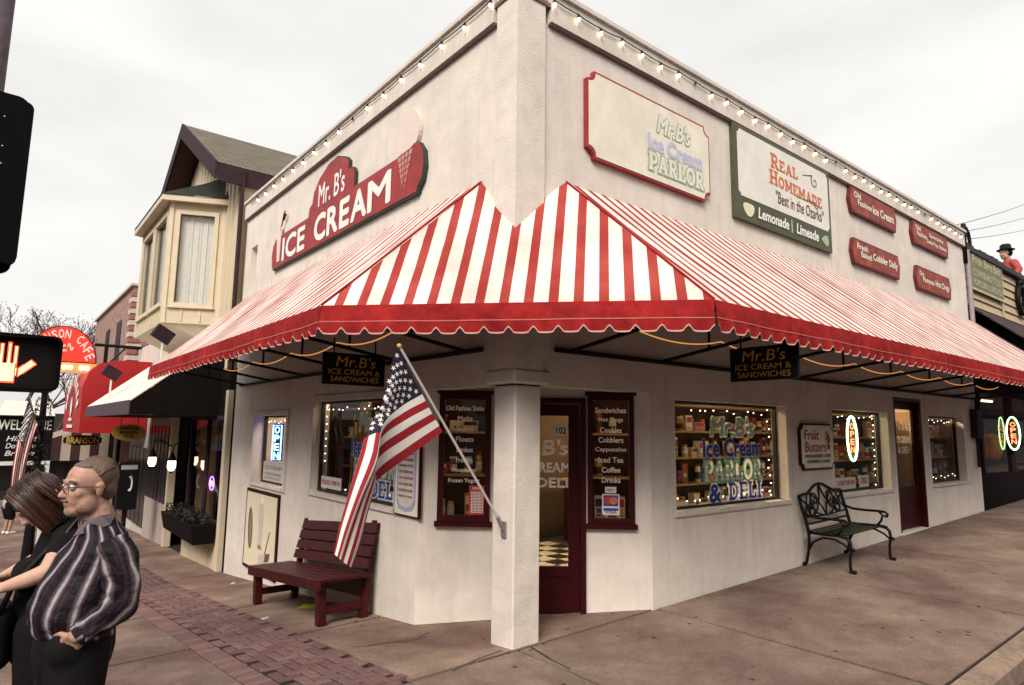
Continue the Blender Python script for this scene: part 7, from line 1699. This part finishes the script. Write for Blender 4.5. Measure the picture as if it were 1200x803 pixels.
# ---------------------------------------------------------------- dressed figure on the roof edge of the right-hand shop
p = ony(1185, 330, 0.35); p.z = 5.20; rf_ = V(-0.78, 0.62, 0).normalized(); M_r = Matrix((rf_, V(-rf_.y, rf_.x, 0), Z_)).transposed().to_4x4(); M_r.translation = p
rp_ = thing('mannequin', 'mannequin in red shirt and black hat sitting behind the parapet', 'mannequin', M_r)
sk = MB(); hcr = V(0.10, 0, 0.98); head(sk, hcr, V(1,0,-0.15).normalized(), V(0.15,0,1).normalized(), Y_, 1.25); cap(sk, [(0.05,0,0.82),(0,0,0.3)], [0.07,0.13], 12); fused(sk, 'body', SKIN, rp_, 0.014, 3)
tp = MB(); cap(tp, [(0.03,0,0.72),(-0.02,0,0.5),(-0.05,0,0.2),(-0.05,0,0.11)], [0.13,0.20,0.22,0.1], 14)
for s_ in (-1, 1): cap(tp, [(0.02,s_*0.17,0.70),(0.0,s_*0.28,0.5),(0.12,s_*0.30,0.3)], [0.10,0.085,0.07], 12)
fused(tp, 'shirt', pm('faded_red_cloth', (0.40,0.07,0.06), 0.85, 0.2, 6), rp_, 0.02, 4)
MB().lathe([(0.19,0),(0.20,0.015),(0.13,0.03),(0.12,0.13),(0.09,0.16)], 14, (0.07,0,1.06)).build('hat', BLACKP, rp_, True); hb = MB(); hb.ball((0.03,0,1.0), 0.125, 0.9, 0.95, 0.95, 12, 8); hb.build('hair', BLACKP, rp_, True)
# ================================================================== TRAFFIC SIGNALS ON THE NEAR CORNER POST
HOUS = pm('signal_housing', (0.004, 0.003, 0.004), 0.7, 0.2, spec=0.06)
pc = atd(-48, 420, 4.55); px_, py_ = pc.x, pc.y
gz_ = GZ(px_, py_)
sp_ = thing('signal_post', 'grey steel signal post at the kerb corner', 'post', V(px_, py_, gz_))
MB().tube([(0,0,0.05),(0,0,5.6)], 0.062, 14).build('shaft', pm('galvanised', (0.06,0.042,0.052), 0.7, 0.5, 9, tint=(0.03,0.02,0.027)), sp_, True); MB().lathe([(0.16,-0.03),(0.16,0.06),(0.10,0.09),(0.085,0.22)], 14).build('base', HOUS, sp_)
cv = (V(CAM.x, CAM.y, 0)-V(px_, py_, 0)).normalized()
# pedestrian head: faces the camera
cR_ = atd(74, 426, 4.30); rt = V(0,0,1).cross(cv).normalized()
ctr = atd(20, 426, 4.30)
zT, zB_ = atd(74, 393, 4.30).z, atd(74, 459, 4.30).z
ctr.z = (zT+zB_)/2
fr = frame(ctr, rt, (0,0,1)); hw_ = (cR_-ctr).dot(rt); hh = (zT-zB_)/2
t = thing('pedestrian_signal', 'black pedestrian signal showing a lit orange hand', 'signal', fr)
def rrect(w, h, r, n=4): return [(sx*(w-r)+r*cos(radians(a0+90*i/n)), sy*(h-r)+r*sin(radians(a0+90*i/n))) for sx, sy, a0 in ((1,1,0),(-1,1,90),(-1,-1,180),(1,-1,270)) for i in range(n+1)]
MB().prism(rrect(hw_, hh, 0.05), -0.20, 0.0).build('housing', HOUS, t); rim = MB()
o_, i_ = rrect(hw_, hh, 0.05), rrect(hw_-0.018, hh-0.018, 0.04)
for k in range(len(o_)):
    k2 = (k+1) % len(o_); a, b, c, d = o_[k], o_[k2], i_[k2], i_[k]
    rim.face([(*a,0.0),(*b,0.0),(*b,0.10),(*a,0.10)]); rim.face([(*a,0.10),(*b,0.10),(*c,0.10),(*d,0.10)]); rim.face([(*d,0.10),(*c,0.10),(*c,0.0),(*d,0.0)])
rim.build('visor', HOUS, t); MB().prism(i_, 0.001, 0.006).build('lens', pm('signal_lens', (0.008,0.006,0.006), 0.35), t)
# hand symbol of many small lamps in rows
HANDM = em('hand_orange', (1.0, 0.07, 0.02), 2.4); HANDW = em('hand_core', (1.0, 0.42, 0.22), 2.6)
hc_ = (atd(4, 430, 4.30)-ctr).dot(rt); s_ = 0.27/1.0
def inhand(x, y):
    if -0.26 < x < 0.26 and -0.5 < y < 0.0: return abs(x) < 0.24-0.10*max(0, -y-0.3)
    for k, (fx_, top_) in enumerate(((-0.21,0.36),(-0.07,0.47),(0.07,0.50),(0.21,0.42))):
        if abs(x-fx_) < 0.048 and 0.0 <= y < top_: return True
    tx, ty = x-0.22, y+0.30; q = tx*0.72+ty*0.69; r_ = -tx*0.69+ty*0.72; return 0 <= q < 0.50 and abs(r_) < 0.085
mh = MB(); mc = MB(); n_ = 26
for i in range(-n_, n_+16):
    for j in range(-n_, n_+4):
        x, y = i*0.0215+0.0, j*0.0215
        if inhand(x, y): (mc if all(inhand(x+dx_, y+dy_) for dx_, dy_ in ((0.03,0),(-0.03,0),(0,0.03),(0,-0.03))) else mh).prism([(hc_+s_*x+s_*0.0105*cos(k*pi/3), s_*y+s_*0.0105*sin(k*pi/3)) for k in range(6)], 0.007, 0.010)
mh.build('hand_symbol', HANDM, t); mc.build('hand_symbol', HANDW, t)
pxl = V(px_, py_, ctr.z)-ctr
lx = fr.to_3x3().inverted() @ pxl
for z_ in (-hh*0.6, hh*0.6): MB().tube([(lx.x, z_, lx.z), (0, z_, -0.12)], 0.022, 6).build('mounting_arm', HOUS, t)
# vehicle signal seen from behind, above
dep = 4.45
c2 = atd(-7, 210, dep); fr2 = frame(c2, (rt*cos(0.5)+V(*FW.xy, 0).normalized()*sin(0.5)), (0,0,1))
frv = frame(c2, rt, (0,0,1)); hv = (atd(20,102,dep).z-atd(20,322,dep).z)/2; wv = (atd(26,210,dep)-c2).dot(rt)
c2.z = (atd(20,102,dep).z+atd(20,322,dep).z)/2; frv.translation = c2
t = thing('traffic_signal', 'large black traffic signal backplate high on the signal post', 'signal', frv)
MB().prism(rrect(wv, hv, 0.07), -0.02, 0.015).build('backplate', HOUS, t)
MB().prism(rrect(0.17, hv-0.06, 0.05), 0.016, 0.10).build('section_back', HOUS, t)
for k in (-1, 0, 1):
    vz = MB(); vz.tube([(0,k*0.36,-0.021),(0,k*0.36,-0.22)], 0.125, 16, cap=False); vz.build('visor', HOUS, t)
pxl = frv.to_3x3().inverted() @ (V(px_, py_, c2.z)-c2)
for z_ in (-hv*0.7, hv*0.7): MB().tube([(pxl.x, z_, pxl.z), (0, z_, 0.06)], 0.022, 6).build('mounting_arm', HOUS, t)
for (u, v) in ((7,128),(4,165),(2,187)):
    q = frv.inverted() @ atd(u, v, dep-0.14); MB().ball((q.x, q.y, 0.132), 0.007, n=6, k=4).build('rivet', em('rivet_glint', (0.6,0.3,0.25), 0.2) if False else STEEL, t)

# ================================================================== BUILDINGS ACROSS BOTH STREETS (behind the camera; they shade and reflect)
OPP = [pm('opposite_brick', (0.20,0.10,0.08), 0.9, 0.25, 2), pm('opposite_stucco', (0.30,0.25,0.20), 0.9, 0.2, 2), pm('opposite_timber', (0.14,0.10,0.08), 0.9, 0.25, 2)]
OGL = pm('opposite_glass', (0.03,0.03,0.035), 0.25)
def across(loc, rot, w, h, mat, label):
    t = thing('facing_building', label, 'building', Matrix.Translation(V(*loc)) @ Matrix.Rotation(rot, 4, 'Z'))
    MB().box(-w/2, 0, -2.5, w/2, 8, h).build('wall', mat, t); MB().box(-w/2-0.1, -0.15, h+0.002, w/2+0.1, 8, h+0.25).build('cornice', KERB, t)
    n = max(2, int(w/2.2)); wm = MB().box(-0.5, -0.05, 0, 0.5, -0.002, 1.5).mesh('window', OGL)
    for i in range(n):
        o = link('window', wm, t); o.location = (-w/2+(i+0.5)*w/n, 0, h-2.6)
    MB().box(-w/2+0.4, -0.06, 0.5, w/2-0.4, -0.002, 2.3).build('shopfront', OGL, t)
    mb = MB(); mb.hexa([V(-w/2+0.2,-1.5,2.5),V(w/2-0.2,-1.5,2.5),V(w/2-0.2,-0.01,2.5),V(-w/2+0.2,-0.01,2.5),V(-w/2+0.2,-1.45,2.6),V(w/2-0.2,-1.45,2.6),V(w/2-0.2,-0.01,3.3),V(-w/2+0.2,-0.01,3.3)]); mb.build('canopy', BROWN, t)
k = 0
for x, w, h in ((-9, 12, 8.0), (3, 11.5, 7.0), (15, 12, 8.5), (28, 13, 7.2), (42, 14, 8.0), (58, 16, 7.5), (76, 18, 8.2), (97, 22, 8.5)):
    across((x, -15.5, GZ(x, -15)), pi, w, h, OPP[k % 3], ('red brick', 'tan stucco', 'dark timber')[k % 3] + ' building across the street from the ' + ('crossing', 'striped awning', 'iron bench', 'far end of the white wall', 'shake canopy', 'painted board on siding', 'mannequin on the parapet', 'distant end of the road')[k]); k += 1
for y, w, h in ((-6, 11, 8.0), (6, 12, 7.4), (18.5, 12, 8.2), (31, 12, 7.0)):
    across((-17.0, y, GZ(-5, y)), pi/2, w, h, OPP[(k+1) % 3], ('red brick', 'tan stucco', 'dark timber')[(k+1) % 3] + ' building across the street from the ' + ('kerb corner', 'red bench', 'bay window', 'cafe sign')[k-8]); k += 1
